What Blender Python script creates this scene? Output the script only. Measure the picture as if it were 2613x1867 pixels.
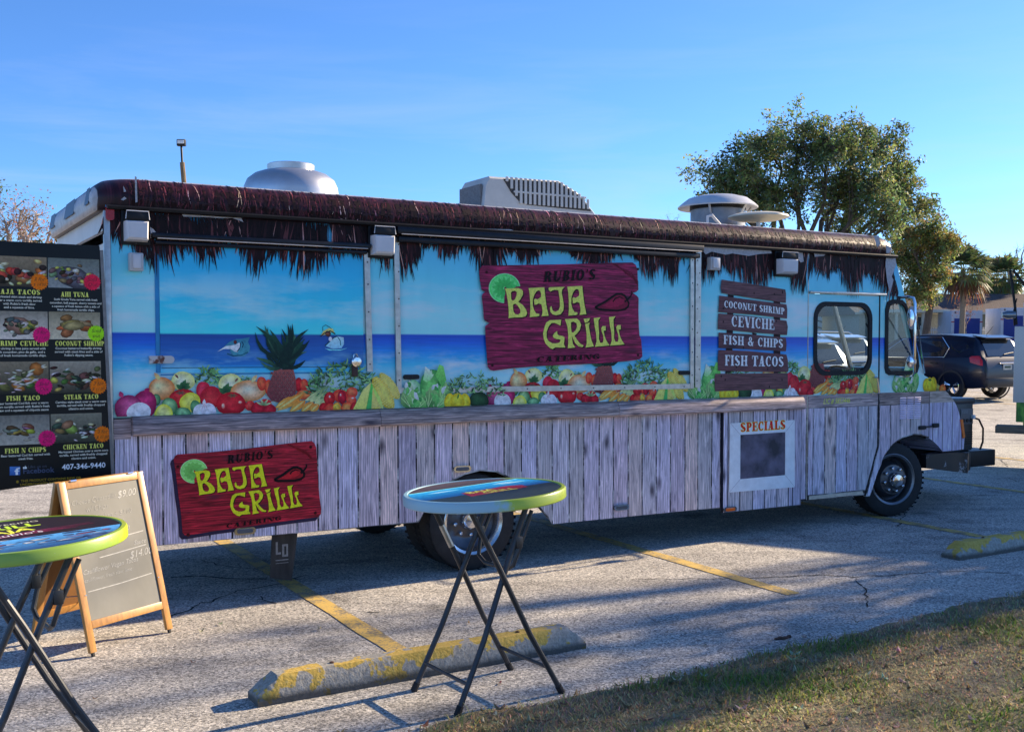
import bpy, bmesh, math, random
from mathutils import Vector, Matrix, Euler
from mathutils.geometry import tessellate_polygon

# ------------------------------------------------------------------ scene, camera, light
sc = bpy.context.scene
for o in list(bpy.data.objects):
    bpy.data.objects.remove(o)
COL = sc.collection
R = math.radians
PI = math.pi

EYE = 1.85
cam_d = bpy.data.cameras.new('camera')
cam = bpy.data.objects.new('camera', cam_d)
COL.objects.link(cam)
cam.location = (0, 0, EYE)
cam.rotation_euler = (R(90 - 3.122), 0, 0)
cam_d.sensor_width = 36
cam_d.lens = 37.887
cam_d.shift_y = 0.0256
cam_d.clip_end = 3000
cam_d.clip_start = 0.05
sc.camera = cam

LOT_YAW = 0.53601            # the truck, kerb stops and stalls share this heading
SUN_AZ = R(32.0)             # anticlockwise from +X
SUN_EL = R(23.0)
world = bpy.data.worlds.new('World')
sc.world = world
world.use_nodes = True
wn = world.node_tree
wn.nodes.clear()
w_out = wn.nodes.new('ShaderNodeOutputWorld')
w_bg = wn.nodes.new('ShaderNodeBackground')
w_sky = wn.nodes.new('ShaderNodeTexSky')
w_sky.sky_type = 'NISHITA'
w_sky.sun_disc = False
w_sky.sun_elevation = SUN_EL
w_sky.sun_rotation = PI / 2 - SUN_AZ
w_sky.air_density = 0.75
w_sky.dust_density = 0.25
w_sky.ozone_density = 9.0
w_bg.inputs['Strength'].default_value = 0.108
# a few thin, pale streaks of cirrus low in the sky
w_tc = wn.nodes.new('ShaderNodeTexCoord'); w_mp = wn.nodes.new('ShaderNodeMapping'); w_mp.inputs['Scale'].default_value = (1.3, 1.3, 11.0); w_mp.inputs['Rotation'].default_value = (0.05, 0.0, 0.0)
w_no = wn.nodes.new('ShaderNodeTexNoise'); w_no.inputs['Scale'].default_value = 2.6; w_no.inputs['Detail'].default_value = 7.0; w_no.inputs['Roughness'].default_value = 0.6; w_no.inputs['Distortion'].default_value = 0.4
w_sp = wn.nodes.new('ShaderNodeSeparateXYZ'); w_r1 = wn.nodes.new('ShaderNodeValToRGB'); w_r2 = wn.nodes.new('ShaderNodeValToRGB'); w_mu = wn.nodes.new('ShaderNodeMath'); w_mu.operation = 'MULTIPLY'; w_mx = wn.nodes.new('ShaderNodeMix'); w_mx.data_type = 'RGBA'
w_r1.color_ramp.elements[0].position = 0.45; w_r1.color_ramp.elements[1].position = 0.8
w_r2.color_ramp.elements[0].position = 0.02; w_r2.color_ramp.elements[0].color = (0.5, 0.5, 0.5, 1); w_r2.color_ramp.elements[1].position = 0.3; w_r2.color_ramp.elements[1].color = (0.03, 0.03, 0.03, 1)
wn.links.new(w_tc.outputs['Generated'], w_mp.inputs[0]); wn.links.new(w_mp.outputs[0], w_no.inputs['Vector']); wn.links.new(w_tc.outputs['Generated'], w_sp.inputs[0])
wn.links.new(w_no.outputs['Fac'], w_r1.inputs[0]); wn.links.new(w_sp.outputs[2], w_r2.inputs[0]); wn.links.new(w_r1.outputs[0], w_mu.inputs[0]); wn.links.new(w_r2.outputs[0], w_mu.inputs[1])
wn.links.new(w_mu.outputs[0], w_mx.inputs[0]); wn.links.new(w_sky.outputs[0], w_mx.inputs[6]); w_mx.inputs[7].default_value = (2.9, 3.3, 4.0, 1)
wn.links.new(w_mx.outputs[2], w_bg.inputs[0])
wn.links.new(w_bg.outputs[0], w_out.inputs[0])
sun_d = bpy.data.lights.new('sun', 'SUN')
sun_d.energy = 4.9
sun_d.angle = R(0.53)
sun_d.color = (1.0, 0.81, 0.57)
sun = bpy.data.objects.new('sun', sun_d)
COL.objects.link(sun)
sun.rotation_euler = Vector((math.cos(SUN_AZ) * math.cos(SUN_EL), math.sin(SUN_AZ) * math.cos(SUN_EL), math.sin(SUN_EL))).to_track_quat('Z', 'Y').to_euler()
vs = sc.view_settings
vs.view_transform = 'Standard'
vs.look = 'None'
vs.exposure = 1.15
vs.gamma = 1.0
vs.use_curve_mapping = False
sc.render.engine = 'CYCLES'
sc.cycles.max_bounces = 8
sc.cycles.transparent_max_bounces = 16
sc.cycles.caustics_reflective = False
sc.cycles.caustics_refractive = False
sc.cycles.use_denoising = True

# ------------------------------------------------------------------ colour and material helpers
def lin(c):
    c = c / 255.0
    return c / 12.92 if c <= 0.04045 else ((c + 0.055) / 1.055) ** 2.4
def S(r, g, b):
    return (lin(r), lin(g), lin(b))
PRINT = (0.35, 0.41, 0.56)
def W(r, g, b):
    """ink colour of the vinyl wrap"""
    return tuple(min(0.92, max(0.003, lin(v) / p)) for v, p in zip((r, g, b), PRINT))

MATS = {}
def newmat(name):
    m = bpy.data.materials.new(name)
    m.use_nodes = True
    nt = m.node_tree
    nt.nodes.clear()
    out = nt.nodes.new('ShaderNodeOutputMaterial')
    p = nt.nodes.new('ShaderNodeBsdfPrincipled')
    nt.links.new(p.outputs[0], out.inputs[0])
    MATS[name] = m
    return m, nt, p
def node(nt, kind, **kw):
    n = nt.nodes.new('ShaderNode' + kind)
    for k, v in kw.items():
        if k in n.inputs:
            n.inputs[k].default_value = v
        else:
            setattr(n, k, v)
    return n
def ramp(nt, src, stops, interp='LINEAR'):
    r = nt.nodes.new('ShaderNodeValToRGB')
    r.color_ramp.interpolation = interp
    el = r.color_ramp.elements
    while len(el) < len(stops):
        el.new(0.5)
    for e, (p, c) in zip(el, stops):
        e.position = p
        e.color = tuple(c) + (1,) if len(c) == 3 else c
    nt.links.new(src, r.inputs[0])
    return r
def math_n(nt, op, a, b=None, c=None):
    n = nt.nodes.new('ShaderNodeMath')
    n.operation = op
    for i, v in enumerate((a, b, c)):
        if v is None:
            continue
        if isinstance(v, (int, float)):
            n.inputs[i].default_value = v
        else:
            nt.links.new(v, n.inputs[i])
    return n.outputs[0]
def mix(nt, fac, a, b, mode='MIX'):
    n = nt.nodes.new('ShaderNodeMix')
    n.data_type = 'RGBA'
    n.blend_type = mode
    n.clamp_factor = True
    for s, v in ((n.inputs[0], fac), (n.inputs[6], a), (n.inputs[7], b)):
        if isinstance(v, (int, float)):
            s.default_value = v
        elif isinstance(v, tuple):
            s.default_value = v if len(v) == 4 else v + (1,)
        else:
            nt.links.new(v, s)
    return n.outputs[2]
def coords(nt, scale=(1, 1, 1), kind='Object', rot=(0, 0, 0), loc=(0, 0, 0)):
    tc = nt.nodes.new('ShaderNodeTexCoord')
    mp = nt.nodes.new('ShaderNodeMapping')
    mp.inputs['Scale'].default_value = scale
    mp.inputs['Rotation'].default_value = rot
    mp.inputs['Location'].default_value = loc
    nt.links.new(tc.outputs[kind], mp.inputs['Vector'])
    return mp.outputs[0]
def noise(nt, vec, scale=5, detail=4, rough=0.55, dist=0.0):
    n = nt.nodes.new('ShaderNodeTexNoise')
    n.inputs['Scale'].default_value = scale
    n.inputs['Detail'].default_value = detail
    n.inputs['Roughness'].default_value = rough
    n.inputs['Distortion'].default_value = dist
    nt.links.new(vec, n.inputs['Vector'])
    return n.outputs['Fac']
def bump(nt, p, h, strength=0.3, dist=0.01):
    b = nt.nodes.new('ShaderNodeBump')
    b.inputs['Strength'].default_value = strength
    b.inputs['Distance'].default_value = dist
    nt.links.new(h, b.inputs['Height'])
    nt.links.new(b.outputs[0], p.inputs['Normal'])
def M(name, col=(0.5, 0.5, 0.5), rough=0.5, metal=0.0, vary=0.15, scale=6.0, bmp=0.0, spec=0.5, coat=0.0, stretch=(1, 1, 1)):
    """plain surface with a little mottling"""
    if name in MATS:
        return MATS[name]
    m, nt, p = newmat(name)
    v = coords(nt, stretch)
    n = noise(nt, v, scale, 5, 0.6)
    lo = tuple(c * (1 - vary) for c in col)
    hi = tuple(min(1, c * (1 + vary)) for c in col)
    r = ramp(nt, n, [(0.3, lo), (0.7, hi)])
    nt.links.new(r.outputs[0], p.inputs['Base Color'])
    p.inputs['Roughness'].default_value = rough
    p.inputs['Metallic'].default_value = metal
    p.inputs['Specular IOR Level'].default_value = spec
    p.inputs['Coat Weight'].default_value = coat
    if bmp:
        n2 = noise(nt, v, scale * 8, 3)
        bump(nt, p, n2, bmp, 0.01)
    return m
def glass(name, tint=(0.8, 0.9, 0.92), refl=0.25, dark=0.0):
    if name in MATS:
        return MATS[name]
    m = bpy.data.materials.new(name)
    m.use_nodes = True
    nt = m.node_tree
    nt.nodes.clear()
    out = nt.nodes.new('ShaderNodeOutputMaterial')
    tr = node(nt, 'BsdfTransparent', Color=tint + (1,))
    gl = node(nt, 'BsdfGlossy', Color=(1, 1, 1, 1), Roughness=0.03)
    lw = node(nt, 'LayerWeight', Blend=0.5)
    fac = math_n(nt, 'MULTIPLY_ADD', math_n(nt, 'POWER', lw.outputs['Facing'], 4.0), 0.7, refl * 0.25)
    mx = nt.nodes.new('ShaderNodeMixShader')
    nt.links.new(fac, mx.inputs[0])
    nt.links.new(tr.outputs[0], mx.inputs[1])
    nt.links.new(gl.outputs[0], mx.inputs[2])
    nt.links.new(mx.outputs[0], out.inputs[0])
    MATS[name] = m
    return m

# ------------------------------------------------------------------ mesh helpers
def lot(x, y, z=0.0):
    c, s = math.cos(LOT_YAW), math.sin(LOT_YAW)
    return (-0.2823 + c * x - s * y, 8.3052 + s * x + c * y, z)
def gz(y):
    """lie of the land: flat lot, then a slow rise towards the houses"""
    return 0.0 if y < 22 else (0.0187 * (min(y, 100) - 22))
def link(o, parent=None):
    COL.objects.link(o)
    if parent is not None:
        o.parent = parent
    return o
def tag(o, label=None, cat=None, group=None, kind=None):
    if label: o['label'] = label
    if cat: o['category'] = cat
    if group: o['group'] = group
    if kind: o['kind'] = kind
    return o
def thing(name, label, cat, loc=(0, 0, 0), rz=0.0, group=None):
    o = bpy.data.objects.new(name, None)
    o.empty_display_size = 0.2
    link(o)
    o.location = loc
    o.rotation_euler = (0, 0, rz)
    return tag(o, label, cat, group)
def copy_tree(o, parent=None):
    c = o.copy()
    link(c, parent)
    for ch in list(o.children):
        copy_tree(ch, c)
    return c

class MB:
    def __init__(s):
        s.v, s.f, s.c = [], [], []
    def add(s, vs, fs, col=None):
        n = len(s.v)
        s.v += [tuple(v) for v in vs]
        s.f += [tuple(i + n for i in f) for f in fs]
        if col is not None:
            s.c += [col] * len(vs)
        return s
    def box(s, x0, x1, y0, y1, z0, z1):
        v = [(x, y, z) for z in (z0, z1) for y in (y0, y1) for x in (x0, x1)]
        return s.add(v, [(0, 2, 3, 1), (4, 5, 7, 6), (0, 1, 5, 4), (2, 6, 7, 3), (0, 4, 6, 2), (1, 3, 7, 5)])
    def cbox(s, x0, x1, y0, y1, z0, z1, b=0.01):
        """box with chamfered edges"""
        bm = bmesh.new()
        bmesh.ops.create_cube(bm, size=1.0)
        for v in bm.verts:
            v.co = Vector(((x0 + x1) / 2 + v.co.x * (x1 - x0), (y0 + y1) / 2 + v.co.y * (y1 - y0), (z0 + z1) / 2 + v.co.z * (z1 - z0)))
        b = min(b, abs(x1 - x0) * .45, abs(y1 - y0) * .45, abs(z1 - z0) * .45)
        bmesh.ops.bevel(bm, geom=bm.edges[:], offset=b, segments=2, affect='EDGES', profile=0.6)
        bm.verts.index_update()
        s.add([v.co[:] for v in bm.verts], [[v.index for v in f.verts] for f in bm.faces])
        bm.free()
        return s
    def tube(s, pts, r, n=8, cap=True, r2=None):
        pts = [Vector(p) for p in pts]
        rings = []
        up = None
        for i, p in enumerate(pts):
            d = (pts[min(i + 1, len(pts) - 1)] - pts[max(i - 1, 0)]).normalized()
            if up is None:
                up = d.orthogonal().normalized()
            up = (up - d * up.dot(d))
            up = up.normalized() if up.length > 1e-6 else d.orthogonal().normalized()
            sd = d.cross(up)
            rr = r if r2 is None else r + (r2 - r) * i / max(1, len(pts) - 1)
            rings.append([p + (up * math.cos(2 * PI * k / n) + sd * math.sin(2 * PI * k / n)) * rr for k in range(n)])
        vs = [v for rg in rings for v in rg]
        fs = [(i * n + k, i * n + (k + 1) % n, (i + 1) * n + (k + 1) % n, (i + 1) * n + k) for i in range(len(rings) - 1) for k in range(n)]
        if cap:
            fs += [tuple(range(n))[::-1], tuple((len(rings) - 1) * n + k for k in range(n))]
        return s.add(vs, fs)
    def loft(s, rings, close=True, cap=True):
        n = len(rings[0])
        vs = [v for rg in rings for v in rg]
        fs = []
        for i in range(len(rings) - 1):
            for k in range(n if close else n - 1):
                fs.append((i * n + k, i * n + (k + 1) % n, (i + 1) * n + (k + 1) % n, (i + 1) * n + k))
        if cap:
            fs += [tuple(range(n))[::-1], tuple((len(rings) - 1) * n + k for k in range(n))]
        return s.add(vs, fs)
    def lathe(s, prof, c=(0, 0, 0), axis='Z', n=32, cap=False):
        rings = []
        for r, h in prof:
            rg = []
            for k in range(n):
                a = 2 * PI * k / n
                x, y = r * math.cos(a), r * math.sin(a)
                rg.append((c[0] + x, c[1] + y, c[2] + h) if axis == 'Z' else ((c[0] + x, c[1] + h, c[2] + y) if axis == 'Y' else (c[0] + h, c[1] + x, c[2] + y)))
            rings.append(rg)
        return s.loft(rings, True, cap)
    def slab(s, loops, y0, y1):
        """polygon with holes in the x-z plane, extruded from y0 to y1"""
        loops = [list(l) for l in loops]
        flat = [p for l in loops for p in l]
        tris = tessellate_polygon([[Vector((p[0], p[1], 0)) for p in l] for l in loops])
        n = len(flat)
        vs = [(p[0], y0, p[1]) for p in flat] + [(p[0], y1, p[1]) for p in flat]
        fs = [tuple(t) for t in tris] + [tuple(i + n for i in t[::-1]) for t in tris]
        k = 0
        for l in loops:
            m = len(l)
            for i in range(m):
                a, b = k + i, k + (i + 1) % m
                fs.append((a, b, b + n, a + n))
            k += m
        return s.add(vs, fs)
    def build(s, name, mat, parent=None, smooth=False, xf=None):
        me = bpy.data.meshes.new(name)
        v = s.v if xf is None else [tuple(xf @ Vector(p)) for p in s.v]
        me.from_pydata(v, [], s.f)
        if s.c:
            ca = me.color_attributes.new('Col', 'FLOAT_COLOR', 'POINT')
            ca.data.foreach_set('color', [x for c in s.c for x in (c[0], c[1], c[2], 1.0)])
        bm = bmesh.new()
        bm.from_mesh(me)
        if not s.c:
            bmesh.ops.recalc_face_normals(bm, faces=bm.faces)
        bm.to_mesh(me)
        bm.free()
        if smooth:
            for p in me.polygons:
                p.use_smooth = True
            if smooth != 'all':
                me.set_sharp_from_angle(angle=R(35))
        if mat:
            me.materials.append(mat)
        o = bpy.data.objects.new(name, me)
        return link(o, parent)
def box(name, mat, parent, x0, x1, y0, y1, z0, z1, b=0.0):
    m = MB()
    if b: m.cbox(x0, x1, y0, y1, z0, z1, b)
    else: m.box(x0, x1, y0, y1, z0, z1)
    return m.build(name, mat, parent, smooth=bool(b))
def rrect(x0, x1, z0, z1, r, n=5):
    pts = []
    for cx, cz, a0 in ((x1 - r, z1 - r, 0), (x0 + r, z1 - r, 90), (x0 + r, z0 + r, 180), (x1 - r, z0 + r, 270)):
        for k in range(n + 1):
            a = R(a0 + 90 * k / n)
            pts.append((cx + r * math.cos(a), cz + r * math.sin(a)))
    return pts

# flat printed artwork: coloured faces lying on an x-z panel, each a hair in front of the last
m_, nt_, p_ = newmat('printed_ink')
at_ = node(nt_, 'VertexColor', layer_name='Col')
n_ = noise(nt_, coords(nt_), 48, 6, 0.72)
nt_.links.new(mix(nt_, 0.45, at_.outputs[0], ramp(nt_, n_, [(0.3, (0.3, 0.3, 0.32)), (0.5, (1, 1, 1)), (0.7, (1.5, 1.48, 1.45))]).outputs[0], 'MULTIPLY'), p_.inputs['Base Color'])
p_.inputs['Roughness'].default_value = 0.5
p_.inputs['Specular IOR Level'].default_value = 0.18
INK = MATS['printed_ink']
def lerp(a, b, t):
    return tuple(x + (y - x) * t for x, y in zip(a, b))
class Art(MB):
    def __init__(s, y=-0.003, step=5e-5, cyc=200):
        super().__init__()
        s.y0, s.step, s.i, s.cyc = y, step, 0, cyc
    def nxt(s):
        s.i += 1
        return s.y0 - s.step * (s.i % s.cyc)
    def poly(s, pts, col, col2=None):
        y = s.nxt()
        n = len(s.v)
        tris = tessellate_polygon([[Vector((p[0], p[1], 0)) for p in pts]])
        zs = [p[1] for p in pts]
        z0, z1 = min(zs), max(zs)
        s.v += [(p[0], y, p[1]) for p in pts]
        s.f += [tuple(i + n for i in t) for t in tris]
        s.c += [col if col2 is None else lerp(col2, col, (p[1] - z0) / max(1e-6, z1 - z0)) for p in pts]
    def polyh(s, loops, col):
        y = s.nxt()
        n = len(s.v)
        flat = [p for l in loops for p in l]
        tris = tessellate_polygon([[Vector((p[0], p[1], 0)) for p in l] for l in loops])
        s.v += [(p[0], y, p[1]) for p in flat]
        s.f += [tuple(i + n for i in t) for t in tris]
        s.c += [col] * len(flat)
    def ell(s, e, cin, cout, rot=0.0, hl=(-0.3, 0.35), zmin=None, n=20, mid=0.55):
        cx, cz, rx, rz = e
        ph = (cx * 37.7 + cz * 91.3) % 6.28
        wb = 0.035 if rx > .02 else 0.0
        y = s.nxt()
        b = len(s.v)
        ca, sa = math.cos(rot), math.sin(rot)
        cm = lerp(cin, cout, mid)
        def pt(u, v):
            x, z = cx + u * rx * ca - v * rz * sa, cz + u * rx * sa + v * rz * ca
            return (x, y, z if zmin is None else max(z, zmin))
        s.v.append(pt(*hl)); s.c.append(cin)
        for rr, cc, k2 in ((0.55, cm, 0.45), (1.0, cout, 0.0)):
            for k in range(n):
                a = 2 * PI * k / n
                wq = 1 + wb * (math.sin(2 * a + ph) + .6 * math.sin(3 * a + 2 * ph) + .4 * math.sin(5 * a + ph)) * (1 if rr == 1.0 else 2.5)
                tone = 1.0 if wb == 0 else 1 + .22 * math.sin(a * 3 + ph * 3) * (rr < 1) - (.25 if rr == 1.0 and math.sin(a) < -.3 else 0)
                s.v.append(pt(math.cos(a) * rr * wq + hl[0] * k2, math.sin(a) * rr * wq + hl[1] * k2)); s.c.append(tuple(v * tone for v in cc))
        for k in range(n):
            k1 = (k + 1) % n
            s.f.append((b, b + 1 + k, b + 1 + k1))
            s.f.append((b + 1 + k, b + 1 + n + k, b + 1 + n + k1, b + 1 + k1))
    def leaf(s, x0, z0, x1, z1, w, c0, c1, bend=0.0):
        dx, dz = x1 - x0, z1 - z0
        L = math.hypot(dx, dz) or 1e-6
        nx, nz = -dz / L, dx / L
        pts = []
        for t, k in ((0, .25), (.25, .9), (.5, 1), (.75, .7), (1, .04)):
            o = bend * math.sin(t * PI) * L
            pts.append((t, k, o))
        y = s.nxt(); n = len(s.v)
        for t, k, o in pts:
            for sg in (1, -1):
                s.v.append((x0 + dx * t + nx * (o + sg * w * k / 2), y, z0 + dz * t + nz * (o + sg * w * k / 2)))
                s.c.append(lerp(c0, c1, t))
        for i in range(4):
            a = n + i * 2
            s.f.append((a, a + 1, a + 3, a + 2))
    def stroke(s, pts, w, col, w2=None):
        y = s.nxt(); n = len(s.v)
        for i, p in enumerate(pts):
            a, b = pts[max(0, i - 1)], pts[min(len(pts) - 1, i + 1)]
            dx, dz = b[0] - a[0], b[1] - a[1]
            L = math.hypot(dx, dz) or 1e-6
            ww = w if w2 is None else w + (w2 - w) * i / max(1, len(pts) - 1)
            for sg in (1, -1):
                s.v.append((p[0] - dz / L * sg * ww / 2, y, p[1] + dx / L * sg * ww / 2)); s.c.append(col)
        for i in range(len(pts) - 1):
            a = n + 2 * i
            s.f.append((a, a + 1, a + 3, a + 2))
    def done(s, name, parent, xf=None):
        return s.build(name, INK, parent, xf=xf)

# heavy show-bill capitals, drawn stroke by stroke
def rc(x0, y0, x1, y1): return [(x0, y0), (x1, y0), (x1, y1), (x0, y1)]
def dg(x0, y0, x1, y1, w): return [(x0, y0), (x0 + w, y0), (x1 + w, y1), (x1, y1)]
def rg(cx, cy, rx, ry, ix, iy, a0, a1, n=14):
    o = []
    for k in range(n):
        a, b = R(a0 + (a1 - a0) * k / n), R(a0 + (a1 - a0) * (k + 1) / n)
        o.append([(cx + rx * math.cos(a), cy + ry * math.sin(a)), (cx + rx * math.cos(b), cy + ry * math.sin(b)), (cx + ix * math.cos(b), cy + iy * math.sin(b)), (cx + ix * math.cos(a), cy + iy * math.sin(a))])
    return o
t_ = 0.09
STEM = [rc(.08, 0, .36, 1)]
SER = [rc(0, 0, .45, t_), rc(0, 1 - t_, .45, 1)]
GL = {
 'A': (.95, [dg(.1, 0, .38, 1, .1), dg(.48, 0, .32, 1, .32), rc(.24, .26, .6, .35), rc(0, 0, .3, t_), rc(.42, 0, .95, t_)]),
 'B': (.86, STEM + SER + rg(.34, .73, .4, .27, .14, .18, -90, 90) + rg(.34, .27, .46, .27, .18, .18, -90, 90)),
 'C': (.84, rg(.45, .5, .45, .5, .18, .41, 45, 315, 20) + [rc(.66, .62, .76, .97)]),
 'E': (.8, STEM + SER + [rc(.36, 1 - t_, .76, 1), rc(.36, 0, .79, t_), rc(.36, .46, .6, .54), rc(.67, .7, .76, 1), rc(.7, 0, .79, .3), rc(.53, .36, .6, .64)]),
 'F': (.76, STEM + SER + [rc(.36, 1 - t_, .76, 1), rc(.36, .46, .6, .54), rc(.67, .7, .76, 1), rc(.53, .36, .6, .64)]),
 'G': (.92, rg(.45, .5, .45, .5, .18, .41, 45, 330, 20) + [rc(.56, .06, .84, .42), rc(.48, .38, .92, .46), rc(.66, .62, .76, .97)]),
 'H': (1.0, STEM + SER + [rc(.64, 0, .92, 1), rc(.55, 0, 1, t_), rc(.55, 1 - t_, 1, 1), rc(.36, .46, .64, .54)]),
 'I': (.46, STEM + SER),
 'J': (.72, [rc(.36, .22, .64, 1), rc(.27, 1 - t_, .73, 1)] + rg(.33, .24, .31, .24, .05, .15, 180, 360)),
 'K': (.96, STEM + SER + [dg(.34, .42, .7, 1, .1), dg(.62, 0, .4, .56, .3), rc(.55, 0, .98, t_), rc(.58, 1 - t_, .92, 1)]),
 'L': (.78, STEM + SER + [rc(.36, 0, .78, t_), rc(.69, 0, .78, .36)]),
 'M': (1.18, [rc(.1, 0, .17, 1), dg(.44, 0, .06, 1, .3), dg(.5, 0, .8, 1, .08), rc(.8, 0, 1.08, 1), rc(0, 0, .28, t_), rc(.72, 0, 1.16, t_), rc(0, 1 - t_, .3, 1), rc(.8, 1 - t_, 1.16, 1)]),
 'N': (1.0, [rc(.1, 0, .18, 1), dg(.6, 0, .06, 1, .3), rc(.82, 0, .9, 1), rc(0, 0, .28, t_), rc(.72, 1 - t_, 1, 1), rc(0, 1 - t_, .3, 1)]),
 'O': (.92, rg(.45, .5, .45, .5, .16, .41, 0, 360, 24)),
 'P': (.8, STEM + SER + rg(.34, .7, .45, .3, .17, .21, -90, 90)),
 'R': (.92, STEM + SER + rg(.34, .73, .43, .27, .16, .18, -90, 90) + [dg(.58, 0, .4, .48, .3), rc(.6, 0, .94, t_)]),
 'S': (.78, rg(.38, .72, .36, .28, .1, .19, 20, 270, 16) + rg(.38, .28, .38, .28, .12, .19, -160, 90, 16) + [dg(.34, .3, .12, .72, .26)]),
 'T': (.9, [rc(.3, 0, .6, 1), rc(0, 1 - t_, .9, 1), rc(0, .68, .08, 1), rc(.82, .68, .9, 1), rc(.2, 0, .7, t_)]),
 'U': (.94, [rc(.08, .28, .36, 1), rc(.72, .28, .8, 1), rc(0, 1 - t_, .45, 1), rc(.62, 1 - t_, .9, 1)] + rg(.44, .3, .36, .3, .08, .21, 180, 360)),
 'V': (.92, [dg(.36, 0, .06, 1, .3), dg(.46, 0, .76, 1, .09), rc(0, 1 - t_, .42, 1), rc(.64, 1 - t_, .94, 1)]),
 '&': (1.0, rg(.42, .76, .26, .24, .08, .15, 0, 360, 14) + rg(.4, .27, .4, .27, .14, .18, 0, 360, 16) + [dg(.66, 0, .26, .62, .24), dg(.7, .12, .86, .5, .08)]),
 "'": (.3, [[(.05, 1.02), (.25, 1.02), (.16, .66), (.1, .66)]]),
 ' ': (.45, []),
}
def width(txt, track=0.1):
    return sum(GL[c][0] + track for c in txt) - track
def caps(art, txt, x, z, h, col, w=None, slope=0.0, shear=0.0, track=0.1, outline=None, ow=0.0):
    """write capitals from (x,z) along a sloping baseline; w squeezes them to a set width"""
    k = h if w is None else w / width(txt, track)
    for pas, cc in ((0, outline), (1, col)):
        if cc is None:
            continue
        cx = 0.0
        for ch in txt:
            adv, polys = GL[ch]
            for pl in polys:
                pts = pl
                if pas == 0:
                    mx, mz = sum(p[0] for p in pl) / len(pl), sum(p[1] for p in pl) / len(pl)
                    pts = [(p[0] + (ow if p[0] > mx else -ow), p[1] + (ow if p[1] > mz else -ow)) for p in pl]
                art.poly([(x + (cx + p[0] + shear * p[1]) * k, z + p[1] * h + slope * (cx + p[0]) * k) for p in pts], cc)
            cx += adv + track
def text_mesh(body, size, shear=0.0, offset=0.0, align='LEFT', spacing=1.0):
    cu = bpy.data.curves.new('t', 'FONT')
    cu.body = body
    cu.size = size
    cu.shear = shear
    cu.offset = offset
    cu.align_x = align
    cu.space_character = spacing
    cu.resolution_u = 2
    ob = bpy.data.objects.new('t', cu)
    me = ob.to_mesh()
    vs = [tuple(v.co) for v in me.vertices]
    fs = [tuple(p.vertices) for p in me.polygons]
    ob.to_mesh_clear()
    bpy.data.objects.remove(ob)
    bpy.data.curves.remove(cu)
    return vs, fs
def write(art, body, x, z, size, col, slope=0.0, shear=0.0, offset=0.0, align='LEFT', wob=0.0, sx=1.0):
    vs, fs = text_mesh(body, size, shear, offset, align)
    y = art.nxt()
    n = len(art.v)
    for v in vs:
        X = v[0] * sx
        art.v.append((x + X, y, z + v[1] + slope * X + wob * math.sin(X * 9 / size * .1)))
        art.c.append(col)
    art.f += [tuple(i + n for i in f) for f in fs]

# ================================================================== THE FOOD TRUCK
random.seed(7)
TW = 2.1                                  # body width
truck = thing('food_truck', 'long step-van food truck wrapped in beach, fruit and weathered plank pictures', 'food truck')
truck.location = (-0.2823, 8.3052, 0.0)
truck.rotation_euler = (R(-0.796), R(0.376), LOT_YAW)

def wrap_mat(name, stops, cloud, cloud_amt, surf):
    m, nt, p = newmat(name)
    v = coords(nt)
    sp = node(nt, 'SeparateXYZ')
    nt.links.new(v, sp.inputs[0])
    wob = noise(nt, coords(nt, (1.2, 1, 3)), 2.5, 3)
    zz = math_n(nt, 'MULTIPLY_ADD', sp.outputs[2], 1 / 1.5, -0.8)
    r = ramp(nt, zz, stops)
    cl = noise(nt, coords(nt, (0.75, 1, 3.4), loc=(2.3, 0, 0)), 1.7, 7, 0.6)
    insky = ramp(nt, zz, [(0.43, (0, 0, 0)), (0.47, (.6, .6, .6)), (0.54, (1, 1, 1)), (0.62, (.8, .8, .8)), (0.72, (0, 0, 0))])
    fac = math_n(nt, 'MULTIPLY', ramp(nt, cl, [(0.45, (0, 0, 0)), (0.64, (1, 1, 1))]).outputs[0], math_n(nt, 'MULTIPLY', insky.outputs[0], cloud_amt))
    c1 = mix(nt, fac, r.outputs[0], cloud)
    sf = noise(nt, coords(nt, (0.8, 1, 2.6), loc=(7, 0, 1)), 3.2, 6, 0.6)
    insea = ramp(nt, zz, [(0.05, (1, 1, 1)), (0.27, (1, 1, 1)), (0.36, (0, 0, 0))])
    fac2 = math_n(nt, 'MULTIPLY', ramp(nt, sf, [(0.47, (0, 0, 0)), (0.68, (1, 1, 1))]).outputs[0], math_n(nt, 'MULTIPLY', insea.outputs[0], 0.8))
    c2 = mix(nt, fac2, c1, surf)
    rip = noise(nt, coords(nt, (0.7, 1, 14)), 5, 4)
    sea = ramp(nt, zz, [(0.25, (0, 0, 0)), (0.3, (1, 1, 1)), (0.424, (1, 1, 1)), (0.428, (0, 0, 0))])
    c3 = mix(nt, math_n(nt, 'MULTIPLY', sea.outputs[0], 0.35), c2, ramp(nt, rip, [(0.3, (.55, .55, .6)), (0.7, (1.2, 1.2, 1.15))]).outputs[0], 'MULTIPLY')
    grime = noise(nt, coords(nt, (3, 1, .6)), 3, 5)
    c4 = mix(nt, 0.22, c3, ramp(nt, grime, [(0.3, (.85, .85, .86)), (0.7, (1.12, 1.12, 1.12))]).outputs[0], 'MULTIPLY')
    nt.links.new(c4, p.inputs['Base Color'])
    p.inputs['Roughness'].default_value = 0.3
    p.inputs['Specular IOR Level'].default_value = 0.4
    b = noise(nt, coords(nt, (1, 1, .5)), 1.6, 2)
    bump(nt, p, b, 0.12, 0.02)
    return m
DK = S(14, 14, 32)
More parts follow.
